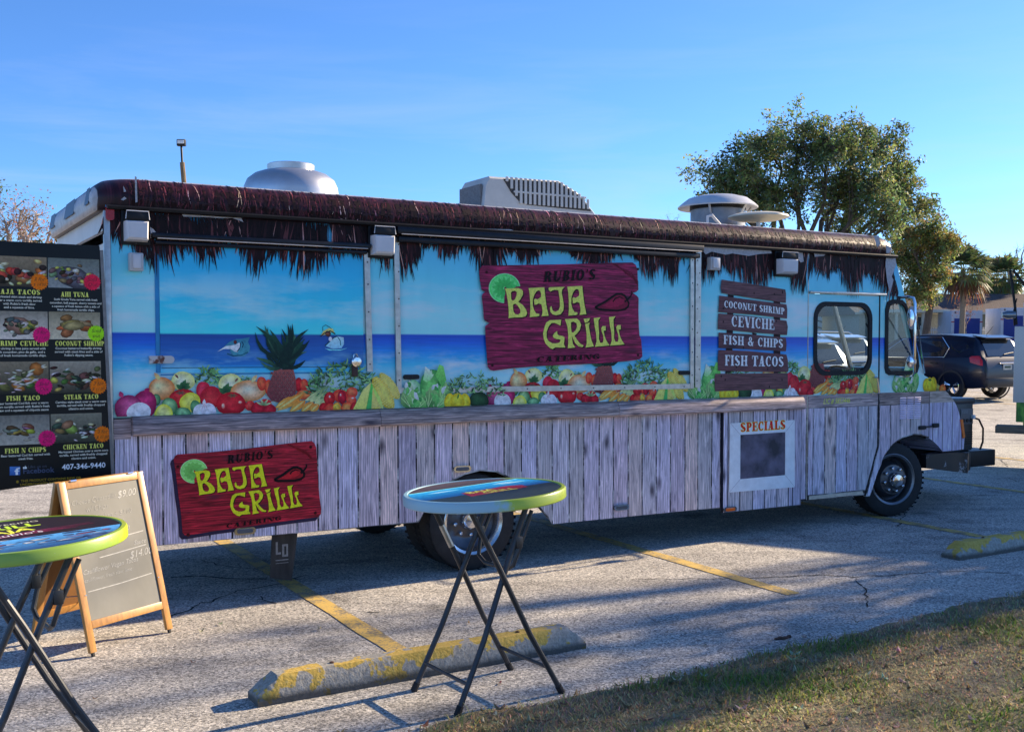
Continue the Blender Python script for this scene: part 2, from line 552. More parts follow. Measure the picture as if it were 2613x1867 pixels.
WRAP = wrap_mat('beach_wrap', [(0.0, DK), (0.055, DK), (0.062, W(110, 175, 215)), (0.2, W(118, 192, 226)), (0.275, W(44, 140, 212)), (0.34, W(12, 104, 198)), (0.385, W(6, 72, 178)), (0.424, W(4, 50, 158)), (0.428, W(100, 182, 225)), (0.53, W(104, 172, 224)), (0.7, W(70, 154, 222)), (0.95, W(44, 128, 212))],
                W(150, 172, 222), 0.85, W(165, 205, 235))
HWRAP = wrap_mat('hatch_wrap', [(0.0, W(40, 140, 200)), (0.2, W(60, 165, 215)), (0.262, W(30, 130, 195)), (0.285, W(8, 82, 160)), (0.385, W(6, 60, 140)), (0.42, W(5, 48, 125)), (0.424, W(48, 166, 212)), (0.53, W(32, 152, 205)), (0.7, W(24, 136, 198)), (0.95, W(14, 110, 178))],
                W(130, 180, 225), 0.7, W(110, 190, 225))

def plank_mat(name, tints, sx, sz, con=1.0):
    m, nt, p = newmat(name)
    oi = node(nt, 'ObjectInfo')
    off = node(nt, 'CombineXYZ')
    nt.links.new(math_n(nt, 'MULTIPLY', oi.outputs['Random'], 37.0), off.inputs[0])
    nt.links.new(math_n(nt, 'MULTIPLY', oi.outputs['Random'], 11.0), off.inputs[2])
    va = node(nt, 'VectorMath', operation='ADD')
    nt.links.new(coords(nt), va.inputs[0])
    nt.links.new(off.outputs[0], va.inputs[1])
    mp = node(nt, 'Mapping')
    mp.inputs['Scale'].default_value = (sx, 1, sz)
    nt.links.new(va.outputs[0], mp.inputs[0])
    n1 = noise(nt, mp.outputs[0], 3.0, 6, 0.65, 0.9)
    wv = node(nt, 'TexWave', wave_type='BANDS', bands_direction='X' if sx > sz else 'Z')
    wv.inputs['Scale'].default_value = 1.1
    wv.inputs['Distortion'].default_value = 9.0
    wv.inputs['Detail'].default_value = 3.0
    wv.inputs['Detail Scale'].default_value = 0.7
    nt.links.new(mp.outputs[0], wv.inputs['Vector'])
    vo = node(nt, 'TexVoronoi', feature='F1')
    mk = node(nt, 'Mapping')
    mk.inputs['Scale'].default_value = (5.0, 1, 2.3) if sx > sz else (2, 1, 7)
    nt.links.new(va.outputs[0], mk.inputs[0])
    nt.links.new(mk.outputs[0], vo.inputs['Vector'])
    vo.inputs['Scale'].default_value = 1.0
    knot = ramp(nt, vo.outputs['Distance'], [(0.05, (1, 1, 1)), (0.20, (0, 0, 0))])
    tint = ramp(nt, oi.outputs['Random'], [(i / (len(tints) - 1), t) for i, t in enumerate(tints)])
    g = ramp(nt, n1, [(0.28, (.22 / con, .22 / con, .26 / con)), (0.42, (.7 / con, .7 / con, .72 / con)), (0.55, (1.0, 1.0, 1.0)), (0.70, (1.45 * con, 1.42 * con, 1.38 * con))])
    c = mix(nt, 1.0, tint.outputs[0], g.outputs[0], 'MULTIPLY')
    c = mix(nt, 0.6, c, ramp(nt, wv.outputs['Fac'], [(0.1, (.5, .47, .48)), (0.5, (1.1, 1.1, 1.1))]).outputs[0], 'MULTIPLY')
    c = mix(nt, math_n(nt, 'MULTIPLY', knot.outputs[0], 0.85), c, S(44, 36, 52))
    nt.links.new(c, p.inputs['Base Color'])
    p.inputs['Roughness'].default_value = 0.45
    p.inputs['Specular IOR Level'].default_value = 0.25
    return m
PLANK = plank_mat('plank_print', [W(128, 128, 160), W(146, 142, 172), W(140, 146, 184), W(156, 146, 162), W(130, 134, 156), W(150, 154, 190), W(134, 128, 150)], 16, 1.5)
BEAM = plank_mat('beam_wood_print', [W(112, 104, 112), W(128, 122, 138), W(106, 98, 108)], 1.3, 18, 1.2)
REDWOOD = plank_mat('red_sign_print', [W(112, 18, 36), W(122, 22, 42)], 1.3, 17, 1.5)
REDWOOD2 = plank_mat('purple_sign_print', [W(98, 20, 60), W(106, 24, 66)], 1.3, 17, 1.5)
SLATW = plank_mat('menu_slat_print', [W(62, 42, 55), W(78, 55, 66), W(70, 46, 58)], 1.5, 16)
ALU = M('aluminium_strip', (0.52, 0.50, 0.46), 0.38, 0.75, 0.18, 20)
BLACK = M('black_paint', (0.008, 0.008, 0.010), 0.45, 0.0, 0.4, 12, 0, .3)
RUBBER = M('rubber', (0.013, 0.013, 0.014), 0.75, 0.0, 0.4, 14, 0.25)
UNDER = M('underbody_grime', (0.012, 0.011, 0.011), 0.85, 0.0, 0.5, 6, 0.2)
CHROME = M('chrome', (0.75, 0.75, 0.77), 0.12, 1.0, 0.06, 4)
WHITEP = M('white_cab_paint', (0.62, 0.60, 0.56), 0.45, 0.0, 0.12, 3)
LENS = M('lamp_diffuser', (0.66, 0.65, 0.66), 0.45, 0.0, 0.08, 5)
VINYL_BACK = M('torn_vinyl_backing', (0.50, 0.49, 0.50), 0.6, 0.0, 0.15, 30)
GLASS = glass('window_glass', (0.86, 0.93, 0.93), 0.2)

# ---- skins
ARCH_R = [(-0.489, 0.425), (-0.40, 0.56), (-0.249, 0.70), (-0.10, 0.76), (0.04, 0.785), (0.19, 0.765), (0.33, 0.70), (0.45, 0.60), (0.573, 0.469), (0.70, 0.335)]
ARCH_F = [(4.47, 0.33), (4.54, 0.48), (4.633, 0.649), (4.75, 0.76), (4.90, 0.83), (5.076, 0.858), (5.20, 0.845), (5.315, 0.81)]
side = [(-2.69, 0.43)] + ARCH_R + [(2.40, 0.307), (3.565, 0.300), (3.565, 2.655), (-2.70, 2.655)]
MB().slab([side], 0.0, 0.03).build('body_side', WRAP, truck)
QWIN = [(4.640, 1.55), (4.655, 1.50), (4.70, 1.478), (5.04, 1.478), (5.10, 1.50), (5.125, 1.56), (5.11, 1.66), (4.965, 2.10), (4.93, 2.165), (4.87, 2.205), (4.73, 2.205), (4.665, 2.18), (4.64, 2.11)]
cab = [(3.575, 2.655), (4.756, 2.655), (5.228, 1.456), (5.31, 1.425), (5.31, 0.812)] + ARCH_F[::-1][1:] + [(4.44, 0.275), (4.385, 0.275), (4.558, 0.78), (4.558, 2.252), (3.575, 2.252)]
MB().slab([cab, QWIN], 0.0, 0.03).build('cab_side', WRAP, truck)
DWIN = rrect(3.655, 4.425, 1.485, 2.165, 0.15, 6)
door = MB().slab([[(3.58, 2.246), (4.542, 2.246), (4.542, 0.785), (4.362, 0.292), (3.58, 0.292)], DWIN], 0.001, 0.03).build('cab_door', WRAP, truck)
def ringslab(outer, inner, y0, y1, name, mat, parent):
    return MB().slab([outer, inner], y0, y1).build(name, mat, parent)
def sheet_pane(pts, y, name, parent):
    g = MB(); g.add([(p[0], y, p[1]) for p in pts], [tuple(range(len(pts)))])
    return g.build(name, GLASS, parent)
def inset(pts, d):
    cx = (min(p[0] for p in pts) + max(p[0] for p in pts)) / 2
    cz = (min(p[1] for p in pts) + max(p[1] for p in pts)) / 2
    hx = (max(p[0] for p in pts) - min(p[0] for p in pts)) / 2
    hz = (max(p[1] for p in pts) - min(p[1] for p in pts)) / 2
    return [(cx + (p[0] - cx) * (hx - d) / hx, cz + (p[1] - cz) * (hz - d) / hz) for p in pts]
ringslab(inset(DWIN, -0.012), inset(DWIN, 0.03), -0.012, 0.012, 'window_gasket', RUBBER, door)
sheet_pane(inset(DWIN, 0.02), 0.014, 'window_pane', door)
box('lower_window_channel', BLACK, door, 3.67, 4.41, 0.005, 0.028, 1.487, 1.545, 0.005)
MB().tube([(4.465, -0.02, 1.45), (4.475, -0.045, 1.44), (4.505, -0.045, 1.30), (4.51, -0.015, 1.285)], 0.011, 8).build('door_handle', CHROME, door, True)
box('handle_plate', ALU, door, 4.448, 4.53, -0.006, 0.0, 1.275, 1.455, 0.003)
MB().slab([[(3.60, 0.335), (4.33, 0.335), (4.345, 0.30), (3.60, 0.30)]], -0.006, 0.0).build('door_sill', ALU, door)
MB().slab([[(4.545, 2.25), (4.557, 2.25), (4.557, 0.78), (4.38, 0.28), (4.366, 0.285), (4.545, 0.785)]], -0.004, 0.02).build('door_seal', RUBBER, truck)
box('door_rain_rail', ALU, truck, 3.58, 4.63, -0.022, 0.0, 2.252, 2.272, 0.004)
ringslab(inset(QWIN, -0.012), inset(QWIN, 0.03), -0.012, 0.012, 'quarter_gasket', RUBBER, truck)
sheet_pane(inset(QWIN, 0.02), 0.014, 'quarter_pane', truck)
box('seam_strip', ALU, truck, 3.567, 3.574, -0.003, 0.02, 0.30, 2.65)
# far side, floor, rear, bulkhead
FW = [(3.9, 1.5), (4.55, 1.5), (4.55, 2.15), (3.9, 2.15)]
MB().slab([[(-2.69, 0.43), (-0.5, 0.43), (-0.3, 0.75), (0.4, 0.75), (0.6, 0.43), (4.45, 0.4), (4.7, 0.8), (5.31, 0.81), (5.31, 1.425), (5.228, 1.456), (4.756, 2.655), (-2.70, 2.655)], FW], TW - 0.03, TW).build('far_side', WHITEP, truck)
box('floor', UNDER, truck, -2.68, 5.3, 0.031, TW - 0.031, 0.80, 0.86)
box('bulkhead', BLACK, truck, 3.1, 3.13, 0.031, TW - 0.031, 0.861, 2.64)
box('dashboard', BLACK, truck, 4.95, 5.2, 0.04, TW - 0.04, 1.12, 1.47, 0.03)
MB().lathe([(0.19, -0.012), (0.205, 0.0), (0.19, 0.012), (0.175, 0.0), (0.19, -0.012)], (0, 0, 0), 'Z', 24).build('steering_wheel', RUBBER, truck, True, Matrix.Translation((4.72, 0.55, 1.46)) @ Matrix.Rotation(R(28), 4, 'Y'))
s_ = MB().cbox(3.75, 4.15, 0.3, 0.8, 1.2, 1.3, 0.04); s_.cbox(3.68, 3.78, 0.3, 0.8, 1.26, 1.78, 0.04)
s_.build('driver_seat', M('black_vinyl', (0.02, 0.02, 0.022), 0.55), truck, True)
rear_w = MB().slab([[(0.0, 0.43), (TW, 0.43), (TW, 2.62), (0.0, 2.62)], [(0.09, 0.6), (TW - 0.12, 0.6), (TW - 0.12, 2.50), (0.09, 2.50)]], 0, 0.03)
rw = rear_w.build('rear_frame', WHITEP, truck, xf=Matrix(((0, 1, 0, -2.70), (1, 0, 0, 0), (0, 0, 1, 0), (0, 0, 0, 1))))
box('rear_inner_panel', WHITEP, truck, -2.62, -2.59, 0.1, 1.55, 0.62, 2.46)
box('rear_far_door', M('pale_grey_door', (0.42, 0.44, 0.46), 0.5), truck, -2.68, -2.64, 1.56, TW - 0.125, 0.62, 2.49, 0.005)
box('rear_corner_trim', ALU, truck, -2.715, -2.675, -0.012, 0.02, 0.43, 2.62, 0.006)

# ---- roof cap
def roof_ring(ins, z, r=0.16, n=6):
    return [(p[0], p[1], z) for p in rrect(-2.76 + ins, 4.76 - ins * 0.7, -0.035 + ins, TW + 0.035 - ins, max(0.03, r), n)]
m, nt, p = newmat('thatch_print')
sp = node(nt, 'SeparateXYZ'); nt.links.new(coords(nt), sp.inputs[0])
st = noise(nt, coords(nt, (26, 1.0, 1.1), rot=(0, R(4), 0)), 1.0, 6, 0.7, 0.5)
st2 = noise(nt, coords(nt, (15, 1.0, 1.6), loc=(3, 0, 9), rot=(0, R(-5), 0)), 1.0, 3, 0.6)
dk = ramp(nt, st, [(0.42, W(18, 7, 13)), (0.56, W(40, 17, 29)), (0.66, W(66, 33, 46)), (0.75, W(120, 76, 88))])
dk2 = mix(nt, ramp(nt, st2, [(0.40, (0, 0, 0)), (0.58, (.85, .85, .85))]).outputs[0], dk.outputs[0], W(34, 14, 24))
zr = math_n(nt, 'MULTIPLY_ADD', sp.outputs[2], 5.0, -13.25)
c = mix(nt, ramp(nt, zr, [(0.0, (.8, .8, .8)), (0.3, (.45, .45, .45)), (0.6, (0, 0, 0))]).outputs[0], dk2, W(14, 5, 12))
tear = noise(nt, coords(nt, (2.0, 1, 3)), 3.2, 5, 0.6)
rearz = ramp(nt, math_n(nt, 'MULTIPLY_ADD', sp.outputs[0], 5.0, 13.72), [(0.0, (1, 1, 1)), (0.02, (0, 0, 0))])
topz = ramp(nt, zr, [(0.92, (0, 0, 0)), (0.96, (1, 1, 1))])
pale = math_n(nt, 'MAXIMUM', rearz.outputs[0], math_n(nt, 'MAXIMUM', topz.outputs[0], ramp(nt, tear, [(0.735, (0, 0, 0)), (0.745, (1, 1, 1))]).outputs[0]))
gr = noise(nt, coords(nt), 9, 5)
c = mix(nt, pale, c, ramp(nt, gr, [(0.3, (.30, .30, .31)), (0.7, (.52, .51, .50))]).outputs[0])
nt.links.new(c, p.inputs['Base Color'])
p.inputs['Roughness'].default_value = 0.4
p.inputs['Specular IOR Level'].default_value = 0.28
THATCH = m
rings = [roof_ring(0.05, 2.62), roof_ring(0.0, 2.625), roof_ring(0.0, 2.66), roof_ring(-0.012, 2.70), roof_ring(-0.004, 2.75, .17), roof_ring(0.025, 2.80, .2), roof_ring(0.07, 2.832, .2), roof_ring(0.13, 2.85, .2), roof_ring(0.4, 2.868, .2), roof_ring(0.9, 2.875, .1)]
cap = MB(); cap.loft(rings, True, True); cap.build('roof_cap', THATCH, truck, 'all')
MB().tube([(-2.70, -0.045, 2.638), (4.74, -0.045, 2.638)], 0.016, 6).build('drip_rail', BLACK, truck, True)
DKB = M('dark_tape_patch', S(34, 40, 66), 0.4)
for y0, y1, a in ((0.18, 0.34, 0), (0.78, 1.22, 0), (1.72, 1.98, 0)):
    q_ = MB(); q_.add([(-2.776, y0, 2.68), (-2.776, y1, 2.68), (-2.758, y1 - .02, 2.79), (-2.758, y0 + .02, 2.79)], [(0, 1, 2, 3)])
    q_.build('roof_vent_patch', DKB, truck)
# windscreen and cab front
def ws(t, y, o=0.0):      # point up the windscreen slope
    return (4.765 + (5.225 - 4.765) * t + o * .93, y, 2.62 - (2.62 - 1.46) * t + o * .37)
for y0, y1 in ((0.10, 0.915), (0.985, TW - 0.10)):
    g_ = MB(); g_.add([ws(.1, y0), ws(.1, y1), ws(.94, y1), ws(.94, y0)], [(0, 1, 2, 3)])
    g_.build('windscreen_pane', GLASS, truck)
fr = MB()
for y0, y1, t0, t1 in ((0.03, 0.10, 0, 1), (TW - .10, TW - .03, 0, 1), (0.10, TW - .10, 0, .1), (0.10, TW - .10, .94, 1)):
    fr.add([ws(t0, y0, o) for o in (0, .03)] + [ws(t0, y1, o) for o in (0, .03)] + [ws(t1, y1, o) for o in (0, .03)] + [ws(t1, y0, o) for o in (0, .03)],
           [(0, 2, 4, 6), (1, 7, 5, 3), (0, 1, 3, 2), (2, 3, 5, 4), (4, 5, 7, 6), (6, 7, 1, 0)])
fr.build('windscreen_frame', WRAP, truck)
MB().tube([ws(.1, .95, .01), ws(.94, .95, .01)], 0.03, 6).build('windscreen_post', ALU, truck)
MB().tube([ws(.97, .45, .05), ws(.55, .62, .05)], 0.009, 6).build('wiper', BLACK, truck)
# hood and fender
HP = [(5.315, 0.81), (5.40, 0.765), (5.47, 0.715), (5.53, 0.662), (5.70, 0.664), (5.868, 0.67), (5.878, 0.78)] + [(5.785, 1.056), (5.748, 1.127), (5.688, 1.198), (5.590, 1.276), (5.493, 1.334), (5.398, 1.386), (5.312, 1.428)] + [(5.315, 1.425)]
hm, nt, p = newmat('hood_plank_print')
sp = node(nt, 'SeparateXYZ'); nt.links.new(coords(nt), sp.inputs[0])
gr = noise(nt, coords(nt, (14, 1, 1.6)), 2.4, 6, .65, .8)
wood = ramp(nt, gr, [(0.25, W(62, 60, 85)), (0.5, W(120, 122, 165)), (0.75, W(165, 165, 205))])
fx = math_n(nt, 'FRACT', math_n(nt, 'MULTIPLY_ADD', sp.outputs[0], 1 / .155, .4))
gap = ramp(nt, fx, [(0.0, (1, 1, 1)), (0.05, (1, 1, 1)), (0.07, (0, 0, 0))])
c = mix(nt, gap.outputs[0], wood.outputs[0], DK)
hz_ = noise(nt, coords(nt, (2, 1, 14)), 3, 5)
band = ramp(nt, hz_, [(0.3, W(70, 66, 72)), (0.7, W(135, 130, 140))])
bm_ = ramp(nt, math_n(nt, 'SUBTRACT', sp.outputs[2], 0.6), [(0.572, (0, 0, 0)), (0.575, (1, 1, 1))])
c = mix(nt, bm_.outputs[0], c, band.outputs[0])
fz = ramp(nt, math_n(nt, 'SUBTRACT', sp.outputs[2], 0.6), [(0.690, (0, 0, 0)), (0.692, (1, 1, 1))])
gg = noise(nt, coords(nt), 14, 4)
c = mix(nt, fz.outputs[0], c, ramp(nt, gg, [(0.35, W(24, 40, 24)), (0.5, W(70, 80, 40)), (0.65, W(150, 140, 40))]).outputs[0])
nt.links.new(c, p.inputs['Base Color']); p.inputs['Roughness'].default_value = .35
HOODM = hm
def hood_ring(y, s, dz=0.0):
    return [(5.315 + (x - 5.315) * s, y, z + dz * max(0, (z - .9))) for x, z in HP]
hd = MB(); hd.loft([hood_ring(0.0, 1.0), hood_ring(0.012, 1.03), hood_ring(0.05, 1.09, .01), hood_ring(0.16, 1.16, .03), hood_ring(0.4, 1.2, .04), hood_ring(TW / 2, 1.22, .05), hood_ring(TW - .4, 1.2, .04), hood_ring(TW - .16, 1.16, .03), hood_ring(TW - .05, 1.09, .01), hood_ring(TW, 1.0)], True, True)
hd.build('hood', HOODM, truck, True)
box('hood_seam', BLACK, truck, 5.309, 5.3155, -0.002, 0.02, 0.815, 1.42)
AMBER = M('amber_lens', S(235, 110, 30), 0.25)
MB().slab([[(5.80, 0.985), (5.835, 0.985), (5.875, 0.80), (5.845, 0.785)]], -0.012, 0.03).build('front_marker_lamp', AMBER, truck)
hl_ = MB(); hl_.cbox(5.14, 5.24, -0.03, 0.0, 0.905, 0.945, .012); hl_.cbox(5.35, 5.44, -0.03, 0.0, 0.918, 0.962, .012); hl_.box(5.24, 5.35, -0.02, -.006, 0.925, 0.938)
hl_.build('hood_latch', RUBBER, truck, True)
lv = MB()
for k in range(12):
    z = 1.02 + k * .019
    for x0 in (4.86, 4.97, 5.08):
        lv.add([(x0, 0.0, z), (x0 + .09, 0.0, z), (x0 + .09, -.012, z + .004), (x0, -.012, z + .004), (x0, 0, z + .015), (x0 + .09, 0, z + .015)], [(0, 1, 2, 3), (3, 2, 5, 4), (1, 5, 2), (0, 3, 4)])
lv.build('louvre_vent', M('louvre_paint', W(150, 150, 195), 0.35), truck)
# wheel wells, chassis, wheels
for x0, x1, zt in ((-0.52, 0.72, 0.795), (4.46, 5.55, 0.865)):
    ww = MB(); ww.add([(x0, .031, zt), (x1, .031, zt), (x1, .75, zt), (x0, .75, zt), (x0, .75, .42), (x1, .75, .42)], [(0, 1, 2, 3), (3, 2, 5, 4)])
    ww.build('wheel_well_liner', UNDER, truck)
ch = MB()
ch.box(-2.6, 6.0, .55, .65, .52, .72); ch.box(-2.6, 6.0, 1.45, 1.55, .52, .72)
ch.tube([(0, .3, .38), (0, TW - .3, .38)], .07, 8); ch.lathe([(0.02, -.17), (.15, -.1), (.18, 0), (.15, .1), (.02, .17)], (0, 1.05, .38), 'X', 14)
ch.tube([(4.85, .3, .42), (4.85, TW - .3, .42)], .05, 8)
ch.box(1.1, 2.3, .35, .95, .34, .66); ch.box(3.2, 4.2, .5, 1.6, .40, .8); ch.box(4.5, 5.6, .5, 1.6, .45, 1.1)
ch.build('chassis', UNDER, truck)
def tyre_prof(r, w, rim):
    return [(rim, -w * .42), (rim * 1.06, -w * .5), (r * .90, -w * .5), (r * .975, -w * .43), (r, -w * .33), (r, w * .33), (r * .975, w * .43), (r * .90, w * .5), (rim * 1.06, w * .5), (rim, w * .42), (rim, -w * .42)]
RIMM = M('polished_rim', (0.62, 0.61, 0.6), 0.2, 1.0, .15, 6)
RIMD = M('dark_rim_dish', (0.10, 0.10, 0.11), 0.35, .8, .3, 8)
def wheel(x, y, z, r, steer=0.0, dish=0.10, near=True):
    tr = MB(); tr.lathe(tyre_prof(r, .22, .245), (0, 0, 0), 'Y', 40)
    for k in range(44):
        a = 2 * PI * k / 44
        for sy in (-1, 1):
            c, s = math.cos(a), math.sin(a)
            rr = r + .004
            pts = []
            for da, yy in ((-.03, .06), (.03, .06), (.045, .104), (-.015, .104)):
                pts.append((rr * math.cos(a + da), sy * yy, rr * math.sin(a + da)))
            tr.add(pts, [(0, 1, 2, 3)])
    xf = Matrix.Translation((x, y, z)) @ Matrix.Rotation(steer, 4, 'Z')
    w = tr.build('wheel', RUBBER, truck, True, xf)
    rm = MB(); rm.lathe([(.247, -.10), (.262, -.112), (.255, -.116), (.235, -.105), (.22, -.07), (.215, -.02)], (0, 0, 0), 'Y', 36)
    rm.build('rim_lip', RIMM if dish > 0 else M('dull_rim_lip', (.22, .22, .23), .35, .9, .2, 8), w, True, xf)
    d_ = MB(); d_.lathe([(.216, -.03), (.2, -.02), (.15, dish - .08), (.13, dish - .08), (.1, dish - .095), (.0, dish - .095)], (0, 0, 0), 'Y', 36)
    d_.build('rim_dish', RIMD, w, True, xf)
    hb = MB(); hb.lathe([(.075, dish - .09), (.07, dish - .15), (.055, dish - .17), (.0, dish - .175)], (0, 0, 0), 'Y', 20)
    hb.build('hub_cap', CHROME, w, True, xf)
    if near:
        for k in range(8):
            a = 2 * PI * k / 8 + .2
            nut = MB(); nut.lathe([(.017, dish - .09), (.015, dish - .118), (.006, dish - .125), (.0, dish - .125)], (.118 * math.cos(a), 0, .118 * math.sin(a)), 'Y', 8)
            nut.build('lug_nut', CHROME, w, True, xf)
    return w
wheel(0.0, 0.14, 0.385, 0.383, 0, 0.09)
wheel(0.0, 0.40, 0.388, 0.383, 0, 0.09, False)
wheel(0.0, TW - .14, 0.41, 0.383, 0, 0.09, False)
wheel(4.85, 0.15, 0.412, 0.378, R(-13), -0.03)
wheel(4.85, TW - .15, 0.44, 0.378, R(-13), -0.03, False)
# front bumper with platform and generator
bp = MB()
bp.loft([[(5.30, .02, .50), (5.30, .10, .50), (5.30, .10, .64), (5.30, .02, .64)], [(5.6, -.03, .46), (5.6, .12, .46), (5.6, .12, .65), (5.6, -.03, .65)], [(5.88, -.04, .42), (5.88, .14, .42), (5.88, .14, .635), (5.88, -.04, .635)], [(5.98, .02, .425), (5.99, .16, .42), (5.99, .16, .62), (5.98, .02, .62)]])
bp.cbox(5.97, 6.13, .1, TW - .1, .42, .62, .02)
m, nt, p = newmat('scuffed_black_bumper')
n = noise(nt, coords(nt), 6.5, 5, .6)
nt.links.new(ramp(nt, n, [(.58, (.014, .014, .016)), (.61, (.30, .31, .34))]).outputs[0], p.inputs['Base Color']); p.inputs['Roughness'].default_value = .4
bp.build('front_bumper', m, truck, True)
box('generator_platform', BLACK, truck, 6.1, 6.83, 0.30, TW - .3, 0.42, 0.60, 0.012)
GEN = M('generator_plastic', (0.022, 0.024, 0.028), 0.35, 0, .2, 9)
gn = box('generator', GEN, truck, 6.02, 6.45, 0.31, 0.86, 0.602, 1.17, 0.035)
box('generator_lid', M('generator_lid_plastic', (.03, .034, .042), .35), gn, 6.0, 6.47, .30, .87, 1.12, 1.19, .025)
box('control_panel', M('control_grey', (.10, .10, .11), .4), gn, 6.22, 6.43, .302, .312, .9, 1.07, .003)
for k, (x, z) in enumerate(((6.27, .94), (6.33, .94), (6.39, .94))):
    MB().lathe([(.022, 0), (.02, -.008), (0, -.008)], (x, .303, z), 'Y', 12).build('outlet', BLACK, gn)
a_ = Art(.300); write(a_, '5550', 6.235, 1.02, .05, S(150, 150, 150)); a_.done('panel_print', gn)
gv = MB()
for k in range(6): gv.box(6.24, 6.43, .304, .312, .68 + k * .025, .69 + k * .025)
gv.build('vent_slot', BLACK, gn)
MB().tube([(6.06, .58, 1.19), (6.06, .58, 1.235), (6.12, .58, 1.25), (6.34, .58, 1.25), (6.40, .58, 1.235), (6.40, .58, 1.19)], .012, 8).build('carry_handle', BLACK, gn, True)
MB().tube([(6.42, .30, .97), (6.46, .25, .95), (6.52, .24, .85), (6.56, .27, .7), (6.57, .31, .61)], .011, 8).build('power_cord', RUBBER, truck, True)
box('cord_plug', LENS, truck, 6.40, 6.435, .272, .304, .955, 1.0, .006)
# skirt box, mud flaps
bx = [(2.50, 0.265), (3.47, 0.262), (3.47, 1.165), (2.50, 1.165)]
MB().slab([bx], -0.028, 0.0).build('battery_box_cover', M('navy_backing', DK, .5), truck)
m, nt, p = newmat('dirty_rubber_flap')
n = noise(nt, coords(nt, (4, 1, 1)), 4, 5)
nt.links.new(ramp(nt, n, [(.3, (.02, .018, .016)), (.7, (.055, .05, .045))]).outputs[0], p.inputs['Base Color']); p.inputs['Roughness'].default_value = .8
FLAP = m
fl = MB(); fl.slab([[(-1.59, .44), (-1.40, .44), (-1.45, .07), (-1.61, .11)]], .10, .112); f_ = fl.build('mud_flap', FLAP, truck)
a_ = Art(.099)
for pl in (rc(-1.567, .27, -1.552, .36), rc(-1.552, .27, -1.53, .285), rc(-1.52, .25, -1.505, .34), rc(-1.49, .25, -1.477, .34), rc(-1.505, .325, -1.49, .34), rc(-1.505, .25, -1.49, .265), rc(-1.57, .225, -1.475, .232), rc(-1.57, .205, -1.475, .209)):
    a_.poly(pl, S(140, 138, 135))
a_.done('flap_lettering', f_)
fl = MB(); fl.slab([[(-1.93, .45), (-1.80, .45), (-1.80, .335), (-1.83, .38)]], .5, .512); fl.build('mud_flap', FLAP, truck)

# ---- printed planks: one sheet each
def zb(x):
    if x < -0.489: return 0.432
    if x < 0.70:
        for (xa, za), (xb, zb_) in zip(ARCH_R, ARCH_R[1:]):
            if xa <= x <= xb: return za + (zb_ - za) * (x - xa) / (xb - xa) + .012
    if x < 3.565: return 0.312
    if x < 4.36: return 0.345
    if x < 4.47: return 0.345 + (x - 4.36) * .2
    if x < 5.315:
        for (xa, za), (xb, zb_) in zip(ARCH_F, ARCH_F[1:]):
            if xa <= x <= xb: return za + (zb_ - za) * (x - xa) / (xb - xa) + .012
    return .82
edges = [-2.672, -2.521, -2.367, -2.213, -2.06, -1.906, -1.756, -1.60, -1.443, -1.285, -1.133, -0.976, -0.807, -0.658, -0.506, -0.353, -0.20, -0.054, 0.10, 0.257, 0.416, 0.563, 0.708, 0.872, 1.017, 1.173, 1.319, 1.472, 1.62, 1.772, 1.928, 2.089, 2.234, 2.396, 2.497]
cab_e = [3.58, 3.653, 3.807, 3.956, 4.107, 4.257, 4.408, 4.54]
fend_e = [4.565, 4.726, 4.872, 5.028, 5.187, 5.308]
def plank(x0, x1, y, parent, zt=1.165, botf=zb):
    n = max(2, int((x1 - x0) / .03))
    bot = []
    for i in range(n + 1):
        x = x0 + .006 + (x1 - x0 - .012) * i / n
        z = botf(x)
        if 4.36 < x <= 4.545 and parent is door:       # the door narrows towards its foot
            z = max(z, .30 + (x - 4.362) * 2.72)
        if parent is truck and 4.56 < x < 4.6: z = max(z, .55)
        bot.append((x, z))
    m_ = MB(); pts = bot + [(x1 - .006, zt), (x0 + .006, zt)]
    m_.slab([pts], y, y + .0015)
    return m_.build('printed_plank', PLANK, parent)
for a, b in zip(edges, edges[1:]): plank(a, b, -0.002, truck)
for a, b in zip([2.503, 2.559, 2.704, 2.861, 3.008, 3.16, 3.306, 3.358, 3.468], [2.559, 2.704, 2.861, 3.008, 3.16, 3.306, 3.358, 3.468]): plank(a, b, -0.030, truck, botf=lambda x: .268)
plank(3.474, 3.56, -.002, truck)
for a, b in zip(cab_e, cab_e[1:]): plank(a, b, -0.002, door, botf=lambda x: .345)
for a, b in zip(fend_e, fend_e[1:]): plank(a, b, -0.002, truck)
MB().slab([[(4.40, .285), (4.44, .285), (4.475, .345), (4.54, .49), (4.60, .585), (4.60, .72), (4.57, .78)]], -.002, -.0005).build('printed_plank', PLANK, truck)
# rail of printed timber: three boxed lengths, then flat print
for x0, x1 in ((-2.562, -0.823), (-0.819, 1.331), (1.335, 3.476)):
    b_ = MB()
    b_.loft([[(x, 0.0, 1.168), (x, -.062, 1.166), (x, -.072, 1.18), (x, -.068, 1.235), (x, -.05, 1.272), (x, -.03, 1.286), (x, 0.0, 1.292)] for x in (x0, x0 + .02, (x0 + x1) / 2, x1 - .02, x1)])
    b_.build('timber_rail', BEAM, truck, True)
for x0, x1, z0, z1 in ((-2.672, -2.566, 1.145, 1.275), (3.482, 3.562, 1.172, 1.29), (4.565, 5.308, 1.172, 1.292)):
    MB().slab([[(x0, z0), (x1, z0), (x1, z1), (x0, z1)]], -.0035, -.001).build('flat_timber_print', BEAM, truck)
MB().slab([[(3.582, 1.172), (4.54, 1.168), (4.54, 1.286), (3.582, 1.282)]], -.0035, -.001).build('flat_timber_print', BEAM, door)
